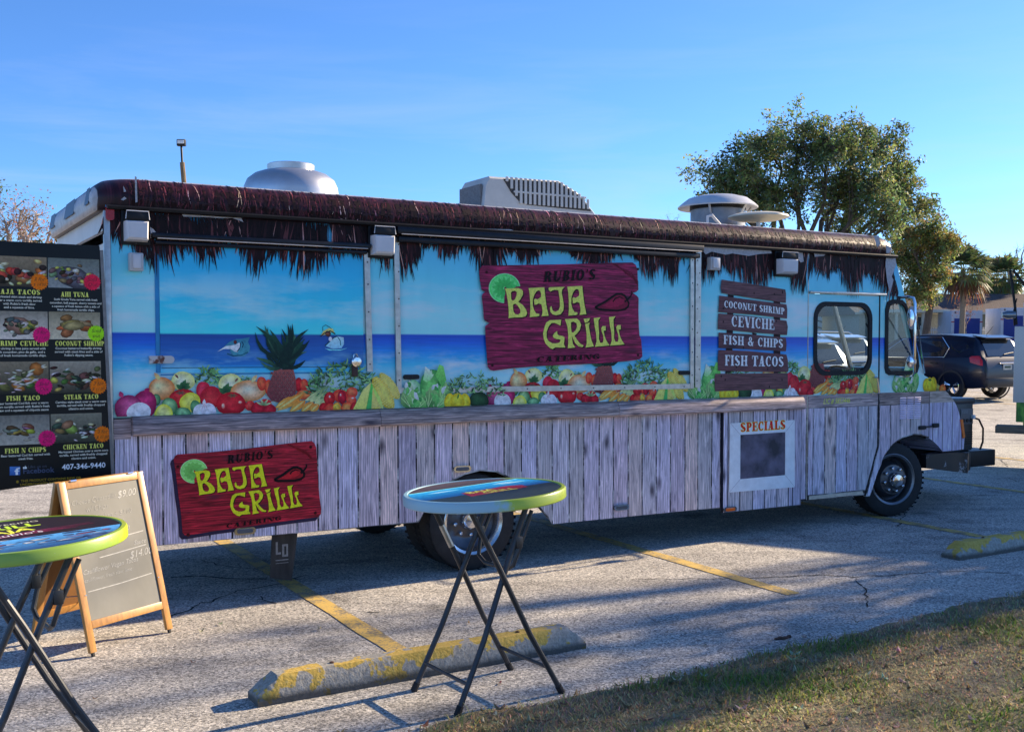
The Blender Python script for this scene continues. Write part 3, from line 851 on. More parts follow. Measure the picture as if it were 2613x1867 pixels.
a_ = Art(-.005); write(a_, 'LIC # 5853446', 3.775, 1.203, .075, W(205, 205, 70), slope=.004, shear=.35, sx=.80); a_.done('licence_lettering', door)

# ---- hatches, strips, awning bars, lamps and small fittings
hp = MB().slab([[(-2.372, 1.573), (-0.932, 1.566), (-0.932, 2.47), (-2.372, 2.47)]], -.010, -.0005).build('serving_hatch', HWRAP, truck)
MB().slab([[(-2.366, 1.605), (-0.94, 1.60), (-0.94, 1.604), (-2.366, 1.609)]], -.0112, -.010).build('hatch_lip_shade', M('hatch_shadow_line', (0.004, 0.03, 0.07), .5), hp)  # thin dark strip: the shade line along the hatch foot, put in as colour
box('hatch_edge', M('hatch_edge_teal', W(16, 92, 150), .4), truck, -2.400, -2.373, -.006, 0.0, 1.575, 2.47)
box('hatch_edge', MATS['hatch_edge_teal'], truck, -2.371, -0.933, -.006, 0.0, 1.557, 1.5655)
def strip(name, x0, x1, z0, z1, skew=0.0, y=-.02, mat=ALU):
    o = MB().slab([[(x0, z0), (x1, z0), (x1 - skew, z1), (x0 - skew, z1)]], y, 0).build(name, mat, truck)
    return o
RIV = M('rivet', (.05, .05, .05), .5, .5)
def rivets(parent, pts, y):
    for x, z in pts:
        r_ = MB(); r_.lathe([(.006, 0), (.005, -.003), (0, -.004)], (x, y, z), 'Y', 8); r_.build('rivet', RIV, parent)
s1 = strip('aluminium_strip', -0.906, -0.862, 1.566, 2.43, .02)
rivets(s1, [(-.885, 1.62), (-.888, 1.80), (-.893, 2.0), (-.897, 2.2), (-.90, 2.36)], -.020)
s2 = strip('aluminium_strip', -0.672, -0.632, 1.40, 2.55, .016)
rivets(s2, [(-.652, 1.5 + k * .2) for k in range(6)], -.02)
s3 = MB().slab([[(-.631, 1.400), (2.128, 1.382), (2.128, 1.425), (-.631, 1.442)]], -.02, 0).build('aluminium_strip', ALU, truck)
rivets(s3, [(-.5 + k * .32, 1.42 - k * .0022) for k in range(9)], -.02)
s4 = strip('aluminium_strip', 2.131, 2.170, 1.382, 2.53, .004)
rivets(s4, [(2.15, 1.5 + k * .2) for k in range(6)], -.02)
s5 = strip('aluminium_strip', 2.186, 2.246, 1.392, 2.60, .0)
rivets(s5, [(2.205, 1.45 + k * .21) for k in range(6)] + [(2.23, 1.55 + k * .21) for k in range(5)], -.02)
def awning_bar(x0, x1, z0, z1, d):
    b_ = MB(); b_.cbox(x0, x1, -d, -.004, (z0 + z1) / 2, z1, .012); b_.cbox(x0 + .02, x1 - .02, -d * .7, -.004, z0, (z0 + z1) / 2 - .012, .01)
    o = b_.build('awning_bar', M('awning_black', (.007, .008, .014), .35, 0, .5, 16, 0, .3), truck, True)
    e_ = MB(); e_.tube([(x0 + .03, -d - .002, (z0 + z1) / 2), (x1 - .03, -d - .002, (z0 + z1) / 2)], .004, 5); e_.build('chipped_edge', ALU, o)
awning_bar(-2.424, -0.888, 2.415, 2.49, .07)
awning_bar(-0.690, 2.222, 2.515, 2.625, .09)
def wall_lamp(x0, x1, z0, z1, zs):
    b_ = box('wall_lamp', BLACK, truck, x0, x1, -.03, -.001, z0, z1, .008)
    cx0, cx1 = x0 + .015, x1 - .02
    d_ = MB(); d_.loft([[(cx0, -.031, z0 + .02), (cx1, -.031, z0 + .02), (cx1, -.031, zs), (cx0, -.031, zs)], [(cx0 + .008, -.10, z0 + .028), (cx1 - .008, -.10, z0 + .028), (cx1 - .004, -.10, zs), (cx0 + .004, -.10, zs)], [(cx0 + .018, -.112, z0 + .042), (cx1 - .018, -.112, z0 + .042), (cx1 - .014, -.112, zs - .01), (cx0 + .014, -.112, zs - .01)]])
    d_.build('lamp_lens', LENS, b_, True)
    box('lamp_hood', BLACK, b_, cx0, cx1, -.105, -.031, zs + .001, z1 - .02, .012)
    fr_ = MB(); fr_.tube([(cx0, -.106, zs + .01), (cx0 + .006, -.106, z1 - .022), (cx1 - .006, -.106, z1 - .022), (cx1, -.106, zs + .01)], .0035, 6)
    fr_.build('lamp_frame', LENS, b_, True)
    rivets(b_, [((x0 + x1) / 2 - .02, z1 - .008), ((x0 + x1) / 2 + .02, z1 - .008), ((x0 + x1) / 2, z0 + .008)], -.03)
wall_lamp(-2.612, -2.43, 2.405, 2.637, 2.553)
wall_lamp(-0.896, -0.694, 2.392, 2.637, 2.552)
wall_lamp(3.115, 3.357, 2.392, 2.632, 2.549)
JB = M('junction_box_plastic', (.5, .5, .5), .5)
for x0, x1, z0, z1 in ((-2.569, -2.48, 2.236, 2.353), (2.322, 2.435, 2.42, 2.533)):
    j_ = box('junction_box', JB, truck, x0, x1, -.06, -.001, z0, z1, .008)
    box('box_cover', LENS, j_, x0 + .02, x1 - .02, -.075, -.061, z0 + .015, z1 - .01, .006)
MB().slab([rrect(-2.703, -2.652, 2.555, 2.65, .02)], -.03, 0).build('red_marker_lamp', M('red_lens', S(170, 20, 30), .25), truck)
m, nt, p = newmat('rusty_white_hinge')
n = noise(nt, coords(nt), 16, 4)
nt.links.new(ramp(nt, n, [(.52, (.6, .58, .55)), (.6, (.16, .05, .03))]).outputs[0], p.inputs['Base Color']); p.inputs['Roughness'].default_value = .6
h_ = MB(); h_.slab([[(-2.445, 1.637), (-2.31, 1.637)] + [(-2.31 + .026 * math.cos(R(a)), 1.662 + .025 * math.sin(R(a))) for a in range(-90, 91, 20)] + [(-2.31, 1.687), (-2.445, 1.687)]], -.022, -.001); h_.tube([(-2.37, -.026, 1.635), (-2.37, -.026, 1.689)], .009, 8)
h_.build('hinge', m, truck)
lk = MB(); lk.lathe([(.038, 0), (.038, -.03), (.03, -.038), (0, -.04)], (-.998, -.014, 1.64), 'Y', 24); lk_o = lk.build('padlock', CHROME, truck, True)
box('hasp', M('rusty_hasp', (.06, .03, .025), .7), lk_o, -1.028, -.983, -.03, -.011, 1.535, 1.61, .004)
MB().tube([(-1.02, -.03, 1.665), (-1.015, -.03, 1.69), (-.995, -.03, 1.695), (-.985, -.03, 1.675)], .006, 6).build('shackle', CHROME, lk_o)
for x0, x1 in ((-.613, -.489), (1.999, 2.125)):
    l_ = MB().slab([rrect(x0, x1, 1.504, 1.54, .016)], -.025, -.001).build('hatch_latch', RUBBER, truck)
    rivets(l_, [((x0 + x1) / 2, 1.522)], -.025)
for k, (x, z) in enumerate(((-.123, .81), (1.395, .397), (-1.822, .479), (2.58, .292))):
    mk = MB(); mk.slab([rrect(x - .075, x + .075, z - .024, z + .024, .023)], -.045 if k == 3 else -.02, -.032 if k == 3 else -.002)
    o = mk.build('side_marker_lamp', CHROME, truck)
    mk = MB(); mk.slab([rrect(x - .055, x + .055, z - .014, z + .014, .013)], -.05 if k == 3 else -.026, -.046 if k == 3 else -.021)
    mk.build('marker_lens', M('marker_lens', (.10, .11, .13), .2) if k < 3 else AMBER, o)
# mirrors
mi = MB(); mi.tube([(4.78, -.02, 2.235), (4.80, -.12, 2.24), (4.80, -.2, 2.225), (4.80, -.22, 2.17), (4.80, -.22, 1.50), (4.80, -.20, 1.465), (4.79, -.12, 1.455), (4.78, -.02, 1.455)], .014, 8)
mir = mi.build('mirror_arm', CHROME, truck, True)
MB().tube([(4.80, -.2, 2.22), (5.22, -.01, 1.48)], .009, 6).build('mirror_brace', CHROME, mir)
for z, h in ((2.03, .115), (1.60, .065)):
    q_ = MB(); q_.lathe([(0.0, -.03), (.75, -.022), (1.0, 0.0), (.9, .02), (0, .025)], (0, 0, 0), 'X', 20)
    q_.build('mirror_head', M('mirror_housing', (.5, .5, .52), .3), mir, True, Matrix.Translation((4.79, -.19, z)) @ Matrix.Rotation(R(20), 4, 'Z') @ Matrix.Diagonal((1, .048, h, 1)))
    q_ = MB(); q_.lathe([(0.0, -.034), (.72, -.026)], (0, 0, 0), 'X', 20)
    q_.build('mirror_glass', CHROME, mir, True, Matrix.Translation((4.788, -.19, z)) @ Matrix.Rotation(R(20), 4, 'Z') @ Matrix.Diagonal((1, .048, h, 1)))
# ---- roof fittings
STEEL = M('spun_aluminium', (.55, .55, .55), .36, .75, .10, 7)
dm = MB(); dm.lathe([(.375, -.16), (.378, -.02), (.37, .03), (.345, .085), (.29, .128), (.235, .148), (.186, .156), (.186, .165)], (-1.08, 1.1, 3.0), 'Z', 48)
do = dm.build('exhaust_dome', STEEL, truck, 'all')
dm = MB(); dm.lathe([(.186, .158), (.188, .205), (.18, .21), (.17, .205), (.168, .12)], (-1.08, 1.1, 3.0), 'Z', 48); dm.build('dome_collar', STEEL, do, True)
ACM = M('ac_plastic', (.55, .54, .50), .55, 0, .08, 8)
acp = [(.50, 2.87), (.50, 2.95), (.525, 3.15), (.56, 3.205), (.66, 3.206), (1.27, 3.222), (1.50, 3.118), (1.66, 2.96), (1.68, 2.87)]
ac = MB(); ac.loft([[(x, y, z if z < 2.95 else z - dz) for x, z in acp] for y, dz in ((.75, .02), (.77, 0), (1.20, 0), (1.22, .03))]); aco = ac.build('air_conditioner', ACM, truck, True)
box('ac_intake_screen', M('ac_screen_grey', (.16, .16, .16), .6, 0, .3, 60), aco, .494, .512, .80, 1.18, 2.93, 3.14)
gb = MB(); gb.slab([[(.69, 3.19), (.77, 3.08), (.85, 3.01), (.93, 2.985), (1.61, 2.972), (1.45, 3.12), (1.26, 3.204)]], .744, .75); gb.build('grille_recess', M('ac_dark_recess', (.05, .05, .05), .8), aco)
for k in range(19):
    x = .71 + k * .047
    zt = 3.212 if x < 1.26 else 3.212 - (x - 1.26) * .46
    zl = 3.17 - (x - .71) * 1.25 if x < .85 else 2.988
    if zt - zl < .03: continue
    sl = MB(); sl.cbox(x, x + .026, .734, .7445, zl, zt, .004); sl.build('grille_slat', ACM, aco)
sl = MB(); sl.cbox(.79, 1.55, .736, .7435, 3.08, 3.097, .003); sl.build('grille_slat', ACM, aco)
WHT = M('vent_white_metal', (.6, .6, .6), .4, .1, .1, 5)
vc = MB(); vc.lathe([(.0, .118), (.20, .112), (.30, .085), (.36, .04), (.405, .0), (.40, -.012), (.30, .03), (.0, .03)], (3.42, 1.1, 3.165), 'Z', 36); vo = vc.build('roof_vent_cap', WHT, truck, True)
vn = MB(); vn.lathe([(.275, -.29), (.275, -.03)], (3.42, 1.1, 3.165), 'Z', 32); vn.build('vent_neck', M('dull_zinc', (.22, .23, .25), .45, .6, .2, 8), vo, True)
vn = MB(); vn.lathe([(.282, -.03), (.282, .03)], (3.42, 1.1, 3.165), 'Z', 32); vn.build('vent_screen', BLACK, vo, True)
for a in (215, 280, 340):
    x, y = 3.42 + .30 * math.cos(R(a)), 1.1 + .30 * math.sin(R(a))
    br = MB(); br.tube([(x - .03 * math.cos(R(a)), y - .03 * math.sin(R(a)), 3.07), (x, y, 3.09), (x + .06 * math.cos(R(a)), y + .06 * math.sin(R(a)), 3.17)], .011, 6); br.build('vent_bracket', WHT, vo)
box('vent_curb', THATCH, truck, 2.95, 3.95, .75, 1.45, 2.862, 2.935, .01)
dc = MB(); dc.lathe([(0, .045), (.22, .04), (.285, .02), (.29, .005), (.2, -.02), (.05, -.035), (0, -.035)], (3.36, .45, 2.985), 'Z', 32); d_o = dc.build('roof_antenna_disc', M('cream_plastic', (.62, .58, .45), .5), truck, True)
dc = MB(); dc.tube([(3.36, .45, 2.84), (3.36, .45, 2.96)], .02, 8); dc.build('disc_stem', WHT, d_o)
hk = MB(); hk.tube([(2.55, .25, 2.86), (2.55, .25, 2.93), (2.6, .25, 2.945), (2.64, .25, 2.91), (2.72, .27, 2.865)], .014, 6); hk.build('roof_hook', WHT, truck)

# ---- printed thatch fringe hanging from the roof line
random.seed(11)
def fringe(x0, x1, y, n, name, parent, ztop=2.66, zcut=None, slope=None):
    a = Art(y, 2e-5, 240)
    for k in range(n):
        x = x0 + (x1 - x0) * random.random()
        cl = .5 + .5 * math.sin(x * 9.1 + 2 * math.sin(x * 3.3)) * math.sin(x * 4.7 + 1)
        L = .09 + .38 * cl * random.uniform(.3, 1.0) + random.uniform(0, .05)
        w = random.uniform(.006, .022)
        ln = random.gauss(0, .035) + .03 * math.sin(x * 5)
        q = random.random()
        if q < .66: c0, c1 = W(9, 3, 7), W(20, 8, 14)
        elif q < .86: c0, c1 = W(15, 6, 11), W(44, 20, 29)
        elif q < .95: c0, c1 = W(36, 18, 26), W(92, 52, 60)
        else: c0, c1 = W(120, 85, 95), W(175, 125, 130); w *= .5
        zt = ztop
        xx = x
        if slope and x > slope[0]:
            zt = min(ztop, slope[1] - (x - slope[0]) * slope[2])
        L = min(L, .44)
        if slope: L = min(L, max(.05, zt - 2.24)) if x > 4.76 else L
        a.leaf(xx, zt, xx + ln, zt - L, w, c0, c1, random.uniform(-.04, .04))
    for k in range(int((x1 - x0) * 8)):            # solid dark clumps near the top
        x = x0 + (x1 - x0) * random.random()
        if slope and x > slope[0] - .05: continue
        w = random.uniform(.03, .09); z1 = ztop - random.uniform(.06, .20)
        a.poly([(x - w, ztop), (x + w, ztop), (x + w * .6, z1 + .03), (x + w * .1, z1), (x - w * .5, z1 + .05)], W(16, 6, 13), W(26, 13, 20))
    return a.done(name, parent)
fringe(-2.69, -2.40, -.004, 130, 'thatch_fringe_print', truck)
fringe(-2.39, -0.93, -.0125, 560, 'thatch_fringe_print', truck, 2.62)
fringe(-0.92, 3.56, -.004, 1750, 'thatch_fringe_print', truck)
fringe(3.585, 4.74, -.004, 450, 'thatch_fringe_print', truck, 2.65)
fringe(4.70, 4.86, -.004, 45, 'thatch_fringe_print', truck, 2.60, slope=(4.70, 2.60, 2.6))
# straw strokes printed on the curved roof edge, laid along its section
CAPS = [(-.037, 2.63), (-.037, 2.66), (-.049, 2.70), (-.041, 2.75), (-.012, 2.80), (.033, 2.834), (.09, 2.852)]
def cap_pt(t):
    t = min(.999, max(0, t)) * (len(CAPS) - 1); i = int(t); f_ = t - i
    return CAPS[i][0] * (1 - f_) + CAPS[i + 1][0] * f_, CAPS[i][1] * (1 - f_) + CAPS[i + 1][1] * f_
def straw(x0, x1, n, parent):
    a = MB()
    for k in range(n):
        x = random.uniform(x0, x1)
        cl = .5 + .5 * math.sin(x * 7.3 + 2 * math.sin(x * 2.9))
        q = random.random()
        if q < .5: col, w = W(16, 6, 12), random.uniform(.010, .030)
        elif q < .84: col, w = W(46, 20, 32), random.uniform(.005, .014)
        elif q < .965: col, w = W(88, 48, 62), random.uniform(.003, .007)
        else: col, w = W(185, 130, 140), random.uniform(.003, .006)
        t0 = random.uniform(.2, 1.0); L_ = random.uniform(.35, .9) * (.7 if q > .96 else 1); t1 = max(0.02, t0 - L_)
        sl = random.gauss(0, .012)
        lay = 9e-5 + (k % 40) * 3e-6
        vs = []
        for i in range(5):
            u = i / 4; y_, z_ = cap_pt(t0 + (t1 - t0) * u)
            ww = w * (.25, .8, 1, .7, .08)[i] / 2
            xx = x + sl * u + .008 * math.sin(u * 3 + x * 30)
            nx = lay
            vs += [(xx - ww, y_ - nx * .8, z_ + nx * .6), (xx + ww, y_ - nx * .8, z_ + nx * .6)]
        c_ = tuple(v * random.uniform(.75, 1.2) for v in col)
        a.add(vs, [(2 * i, 2 * i + 1, 2 * i + 3, 2 * i + 2) for i in range(4)], c_)
    return a.build('straw_print', INK, parent)
straw(-2.56, 4.56, 1500, truck)
# places where the vinyl has torn away
ta = Art(-.018, 2e-5)
for pts in ([(-2.241, 2.645), (-2.057, 2.653), (-1.837, 2.645), (-1.809, 2.595), (-1.885, 2.619), (-1.964, 2.612), (-2.073, 2.613), (-2.211, 2.608)], [(2.248, 2.638), (2.418, 2.641), (2.801, 2.644), (3.063, 2.641), (3.085, 2.600), (2.942, 2.588), (2.802, 2.564), (2.608, 2.578), (2.527, 2.563), (2.365, 2.583), (2.299, 2.555), (2.259, 2.588)],
            [(3.354, 2.638), (3.473, 2.640), (3.489, 2.542), (3.452, 2.530), (3.392, 2.581)], [(3.619, 2.634), (3.792, 2.640), (3.754, 2.605), (3.632, 2.591)], [(4.613, 2.642), (4.747, 2.641), (4.766, 2.570), (4.700, 2.442), (4.726, 2.408), (4.678, 2.269), (4.634, 2.394), (4.606, 2.541)],
            [(-2.428, 2.527), (-2.406, 2.513), (-2.388, 2.491), (-2.426, 2.452)]):
    ta = Art(-.018, 2e-5); ta.poly(pts, (.50, .50, .52), (.42, .42, .45)); ta.done('torn_vinyl', truck)
tb = Art(-.052, 2e-5)
for pts in ([(-2.599, 2.778), (-2.581, 2.742), (-2.596, 2.737)], [(-2.615, 2.688), (-2.593, 2.708), (-2.579, 2.697), (-2.600, 2.683)], [(-2.527, 2.843), (-2.515, 2.840), (-2.512, 2.680), (-2.525, 2.675)], [(4.394, 2.826), (4.468, 2.830), (4.486, 2.741), (4.445, 2.716)], [(4.569, 2.745), (4.653, 2.726), (4.621, 2.667), (4.574, 2.665)], [(-0.018, 2.648), (0.292, 2.659), (0.377, 2.631), (0.002, 2.627)]):
    tb = Art(-.052, 2e-5); tb.poly(pts, (.48, .47, .47), (.40, .40, .42)); tb.done('torn_vinyl', truck)

# ---- printed fruit and vegetables, the same picture repeated along the side
ZF = 1.294
def fruit(dx, parent, y, lo=-9, hi=9, tall=True, sh2=0.0, name='fruit_and_vegetable_print'):
    rnd = random.Random(5)
    a = Art(y, 1e-5, 1200)
    def ok(x): return lo <= x <= hi
    def E(e, ci, co, **k):
        e = (e[0] + dx + (sh2 if e[0] > -1.75 else 0), e[1], e[2], e[3])
        if not ok(e[0]): return
        if e[1] - e[3] < ZF: k['zmin'] = ZF
        a.ell(e, ci, co, **k)
    def L(p, q, w, c0, c1, bend=0.0):
        o = dx + (sh2 if p[0] > -1.75 else 0)
        if ok(p[0] + o): a.leaf(p[0] + o, max(p[1], ZF), q[0] + o, max(q[1], ZF), w, c0, c1, bend)
    def Pn(pts, c, c2=None):
        o = dx + (sh2 if pts[0][0] > -1.75 else 0)
        if ok(pts[0][0] + o): a.poly([(p[0] + o, max(p[1], ZF)) for p in pts], c, c2)
    GR = [W(20, 50, 38), W(34, 78, 52), W(60, 110, 72), W(95, 140, 100), W(14, 34, 30)]
    def greens(x0, x1, z0, z1, n, s=.06):
        for k in range(n):
            x, t = rnd.uniform(x0, x1), rnd.random()
            z = z0 + (z1 - z0) * t * (1 - .5 * abs((x - (x0 + x1) / 2) / (x1 - x0) * 2) ** 2)
            an = rnd.uniform(0, PI)
            g = rnd.choice(GR)
            l = s * rnd.uniform(.5, 1.3)
            L((x, z), (x + math.cos(an) * l, z + math.sin(an) * l * .8), s * .22, g, lerp(g, W(120, 165, 125), rnd.random() * .5), rnd.uniform(-.2, .2))
    def basil(x, z, s):
        for an, l in ((150, 1), (110, .8), (40, 1), (75, 1.1), (10, .9)):
            L((x, z), (x + math.cos(R(an)) * s * l, z + math.sin(R(an)) * s * l), s * .55, W(16, 44, 34), W(44, 92, 60), .1)
    RED0, RED1 = W(205, 40, 50), W(118, 10, 28)
    # back row
    E((-2.228, 1.518, 0.081, 0.062), W(228, 232, 165), W(190, 196, 110), hl=(-.2, .1))
    L((-2.279, 1.563), (-2.258, 1.536), .014, W(90, 60, 70), W(60, 40, 45))
    greens((-2.145, 1.540)[0], (-1.982, 1.538)[0], (-2.060, 1.483)[1], (-2.059, 1.599)[1], 60, .05)
    E((-1.908, 1.490, 0.084, 0.075), W(228, 232, 165), W(186, 192, 110), hl=(-.2, .1))
    L((-1.859, 1.532), (-1.881, 1.506), .014, W(70, 45, 50), W(100, 75, 70))
    greens((-1.833, 1.536)[0], (-1.775, 1.519)[0], (-1.820, 1.509)[1], (-1.819, 1.540)[1], 14, .03)
    E((-2.369, 1.470, 0.083, 0.078), W(238, 190, 140), W(176, 92, 50), hl=(-.35, .3))
    L((-2.379, 1.531), (-2.415, 1.576), .028, W(225, 165, 115), W(170, 105, 85))
    E((-2.406, 1.397, 0.032, 0.038), W(90, 140, 110), W(30, 75, 55))
    E((-2.093, 1.449, 0.049, 0.064), W(200, 45, 75), W(140, 18, 45))
    E((-2.234, 1.402, 0.087, 0.065), RED0, RED1)
    E((-2.041, 1.405, 0.075, 0.078), W(210, 45, 55), W(128, 14, 36), hl=(-.3, -.1))
    basil((-2.226, 1.469)[0], (-2.226, 1.469)[1], .055); basil((-1.939, 1.437)[0], (-1.939, 1.437)[1], .06)
    E((-2.184, 1.375, 0.071, 0.065), W(222, 215, 95), W(165, 160, 50), hl=(-.1, .2))
    E((-2.480, 1.365, 0.079, 0.096), W(165, 45, 105), W(96, 14, 60), hl=(.1, .3))
    L((-2.478, 1.449), (-2.445, 1.475), .03, W(130, 25, 80), W(105, 15, 60))
    E((-2.581, 1.345, 0.086, 0.090), W(175, 75, 130), W(96, 18, 66), hl=(.15, .35))
    L((-2.618, 1.419), (-2.632, 1.458), .03, W(150, 50, 100), W(110, 20, 70))
    E((-2.320, 1.348, 0.055, 0.059), W(120, 170, 130), W(34, 84, 58), hl=(-.1, .5))
    E((-2.357, 1.300, 0.062, 0.065), W(225, 218, 120), W(180, 175, 45), hl=(-.1, .1), mid=.2)
    E((-2.516, 1.312, 0.077, 0.072), W(205, 205, 238), W(180, 178, 222), mid=.2)
    E((-2.149, 1.344, 0.036, 0.044), W(80, 130, 100), W(40, 90, 66))
    E((-2.232, 1.298, 0.054, 0.047), W(110, 160, 130), W(34, 86, 60), hl=(-.1, .5))
    for k, (bx_, w_) in enumerate(((1365, 200), (1440, 190), (1520, 200))):
        pass
    E((-2.115, 1.310, 0.048, 0.054), W(225, 222, 240), W(170, 165, 195)); E((-2.059, 1.310, 0.050, 0.056), W(220, 216, 236), W(165, 160, 190))
    L((-2.092, 1.350), (-2.089, 1.395), .022, W(225, 215, 225), W(190, 180, 195))
    for xx in (1470, 1530, 1590): L(((-2.089, 1.367)[0], (-2.089, 1.367)[1]), ((-2.089, 1.367)[0] + (xx - 1530) * .0005, ZF + .01), .006, W(150, 130, 150), W(190, 180, 200))
    E((-1.789, 1.442, 0.120, 0.076), W(240, 205, 165), W(190, 105, 60), hl=(.0, .2))
    L((-1.762, 1.506), (-1.725, 1.552), .03, W(225, 165, 130), W(190, 125, 100))
    E((-1.907, 1.358, 0.099, 0.083), W(200, 35, 50), W(130, 12, 30), hl=(-.1, .1))
    E((-1.962, 1.345, 0.013, 0.020), W(235, 160, 160), W(205, 60, 70), n=10); E((-1.845, 1.367, 0.015, 0.011), W(235, 160, 160), W(205, 60, 70), n=10)
    for an in range(0, 360, 60):
        p0 = (-1.896, 1.414); L(p0, (p0[0] + .035 * math.cos(R(an)), p0[1] + .018 * math.sin(R(an))), .009, W(60, 50, 45), W(80, 75, 55))
        p0 = (-2.243, 1.439); L(p0, (p0[0] + .035 * math.cos(R(an)), p0[1] + .018 * math.sin(R(an))), .009, W(70, 50, 50), W(90, 70, 60))
    # peppers and pineapple
    for e, ci, co in (((-1.692, 1.492, 0.034, 0.048), W(215, 85, 60), W(165, 35, 35)), ((-1.644, 1.464, 0.027, 0.058), W(215, 85, 60), W(150, 30, 30)), ((-1.427, 1.482, 0.028, 0.049), W(170, 30, 45), W(110, 10, 25)), ((-1.387, 1.480, 0.030, 0.042), W(215, 80, 60), W(150, 30, 35)), ((-1.385, 1.409, 0.061, 0.036), W(235, 120, 70), W(180, 50, 40))):
        E(e, ci, co)
    for e in ((-1.777, 1.341, 0.036, 0.033), (-1.666, 1.352, 0.043, 0.033)): E(e, W(210, 60, 60), W(150, 20, 35))
    Pn([(-1.602, 1.588), (-1.529, 1.591), (-1.464, 1.586), (-1.448, 1.523), (-1.444, 1.447), (-1.456, 1.393), (-1.503, 1.367), (-1.568, 1.355), (-1.627, 1.375), (-1.657, 1.411), (-1.652, 1.451), (-1.635, 1.504), (-1.616, 1.552)], W(110, 62, 66), W(76, 36, 52))
    for r_ in range(9):
        for k in range(7):
            x = 430 + k * 62 + (31 if r_ % 2 else 0); yv = 735 + r_ * 52
            if 420 - r_ * 6 < x < 800 and yv < 1160:
                P0 = (-1.815, 1.892); P1 = (-1.362, 1.445)
                px_, pz_ = P0[0] + (P1[0] - P0[0]) * x / 1000, P0[1] + (P1[1] - P0[1]) * yv / 1000
                b_ = .4 + .6 * (x - 400) / 420
                E((px_, pz_, .0095, .0105), lerp(W(96, 54, 62), W(190, 140, 148), b_ * rnd.uniform(.6, 1)), W(86, 44, 54), n=6)
                L((px_ - .012, pz_ - .010), (px_ + .012, pz_ + .012), .004, W(60, 28, 36), W(70, 36, 44)); L((px_ + .012, pz_ - .010), (px_ - .012, pz_ + .012), .004, W(60, 28, 36), W(70, 36, 44))
    if tall:
        p0 = (-1.533, 1.587)
        for k in range(60):
            z_ = k / 60
            an = R(90 + rnd.uniform(-85, 85) * (1 - z_ * .55))
            l = .16 + .13 * z_ + rnd.uniform(-.02, .03)
            b0 = (p0[0] + rnd.uniform(-.05, .05), p0[1] + z_ * .10)
            g = rnd.choice([W(14, 36, 38), W(24, 58, 50), W(50, 90, 76), W(16, 44, 44)])
            L(b0, (b0[0] + math.cos(an) * l * .85, b0[1] + math.sin(an) * l * .8), .028, W(12, 30, 32), g, rnd.uniform(-.18, .18))
    greens((-1.362, 1.490)[0], (-0.843, 1.482)[0], (-1.122, 1.394)[1], (-1.120, 1.619)[1] if tall else (-1.121, 1.505)[1], 260, .055)
    # carrots
    for p0, p1, w_ in (((-1.601, 1.321), (-1.456, 1.393), .055), ((-1.587, 1.302), (-1.395, 1.414), .06), ((-1.495, 1.286), (-1.382, 1.364), .058), ((-1.411, 1.283), (-1.320, 1.349), .056), ((-1.345, 1.281), (-1.280, 1.334), .054)):
        L(p1, (p0[0], p0[1]), w_, W(205, 92, 40), W(240, 128, 66)); L((p1[0] - .004, p1[1] + .004), (p0[0] + .01, p0[1] + .01), w_ * .25, W(225, 130, 80), W(248, 170, 115))
    for k in range(24):
        p0 = (-1.382, 1.369); p1 = (-1.238, 1.420)
        t = rnd.random()
        L((p0[0] + (k % 4) * .035, p0[1] - (k % 4) * .012), (p1[0] + rnd.uniform(-.02, .09), p1[1] + rnd.uniform(-.05, .05)), .012, W(150, 180, 130), W(50, 95, 62), rnd.uniform(-.15, .15))
    for e in ((-1.724, 1.316, 0.049, 0.049), (-1.641, 1.308, 0.046, 0.043)): E(e, W(190, 30, 50), W(110, 8, 30), hl=(-.2, .2))
    for an in (150, 110, 60, 20): L((-1.682, 1.341), ((-1.682, 1.341)[0] + .06 * math.cos(R(an)), (-1.682, 1.341)[1] + .05 * math.sin(R(an))), .014, W(50, 90, 60), W(150, 175, 140))
    # red and orange peppers
    for e, ci, co in (((-1.117, 1.394, 0.058, 0.046), W(215, 75, 55), W(160, 30, 35)), ((-1.200, 1.377, 0.044, 0.045), W(190, 35, 45), W(120, 12, 25)), ((-1.105, 1.385, 0.032, 0.050), W(170, 25, 50), W(105, 8, 30)), ((-1.026, 1.417, 0.042, 0.039), W(230, 95, 70), W(180, 45, 40)), ((-1.034, 1.360, 0.040, 0.037), W(225, 85, 65), W(165, 35, 38)), ((-1.240, 1.305, 0.038, 0.045), W(180, 30, 40), W(110, 10, 22)), ((-1.191, 1.300, 0.053, 0.041), W(220, 70, 55), W(160, 25, 30)), ((-1.144, 1.315, 0.031, 0.034), W(238, 160, 70), W(200, 95, 40)), ((-1.059, 1.301, 0.054, 0.047), W(225, 120, 70), W(170, 40, 35)), ((-1.010, 1.299, 0.035, 0.046), W(190, 35, 45), W(120, 12, 28))):
        E(e, ci, co)
    for e in ((-1.115, 1.401, 0.007, 0.011), (-1.198, 1.391, 0.008, 0.010), (-1.022, 1.376, 0.013, 0.007)): E(e, W(240, 200, 205), W(215, 110, 110), n=8)
    # corn
    Pn([(-1.020, 1.295), (-0.944, 1.432), (-0.881, 1.487), (-0.869, 1.468), (-0.895, 1.291)], W(175, 190, 110), W(195, 185, 90))
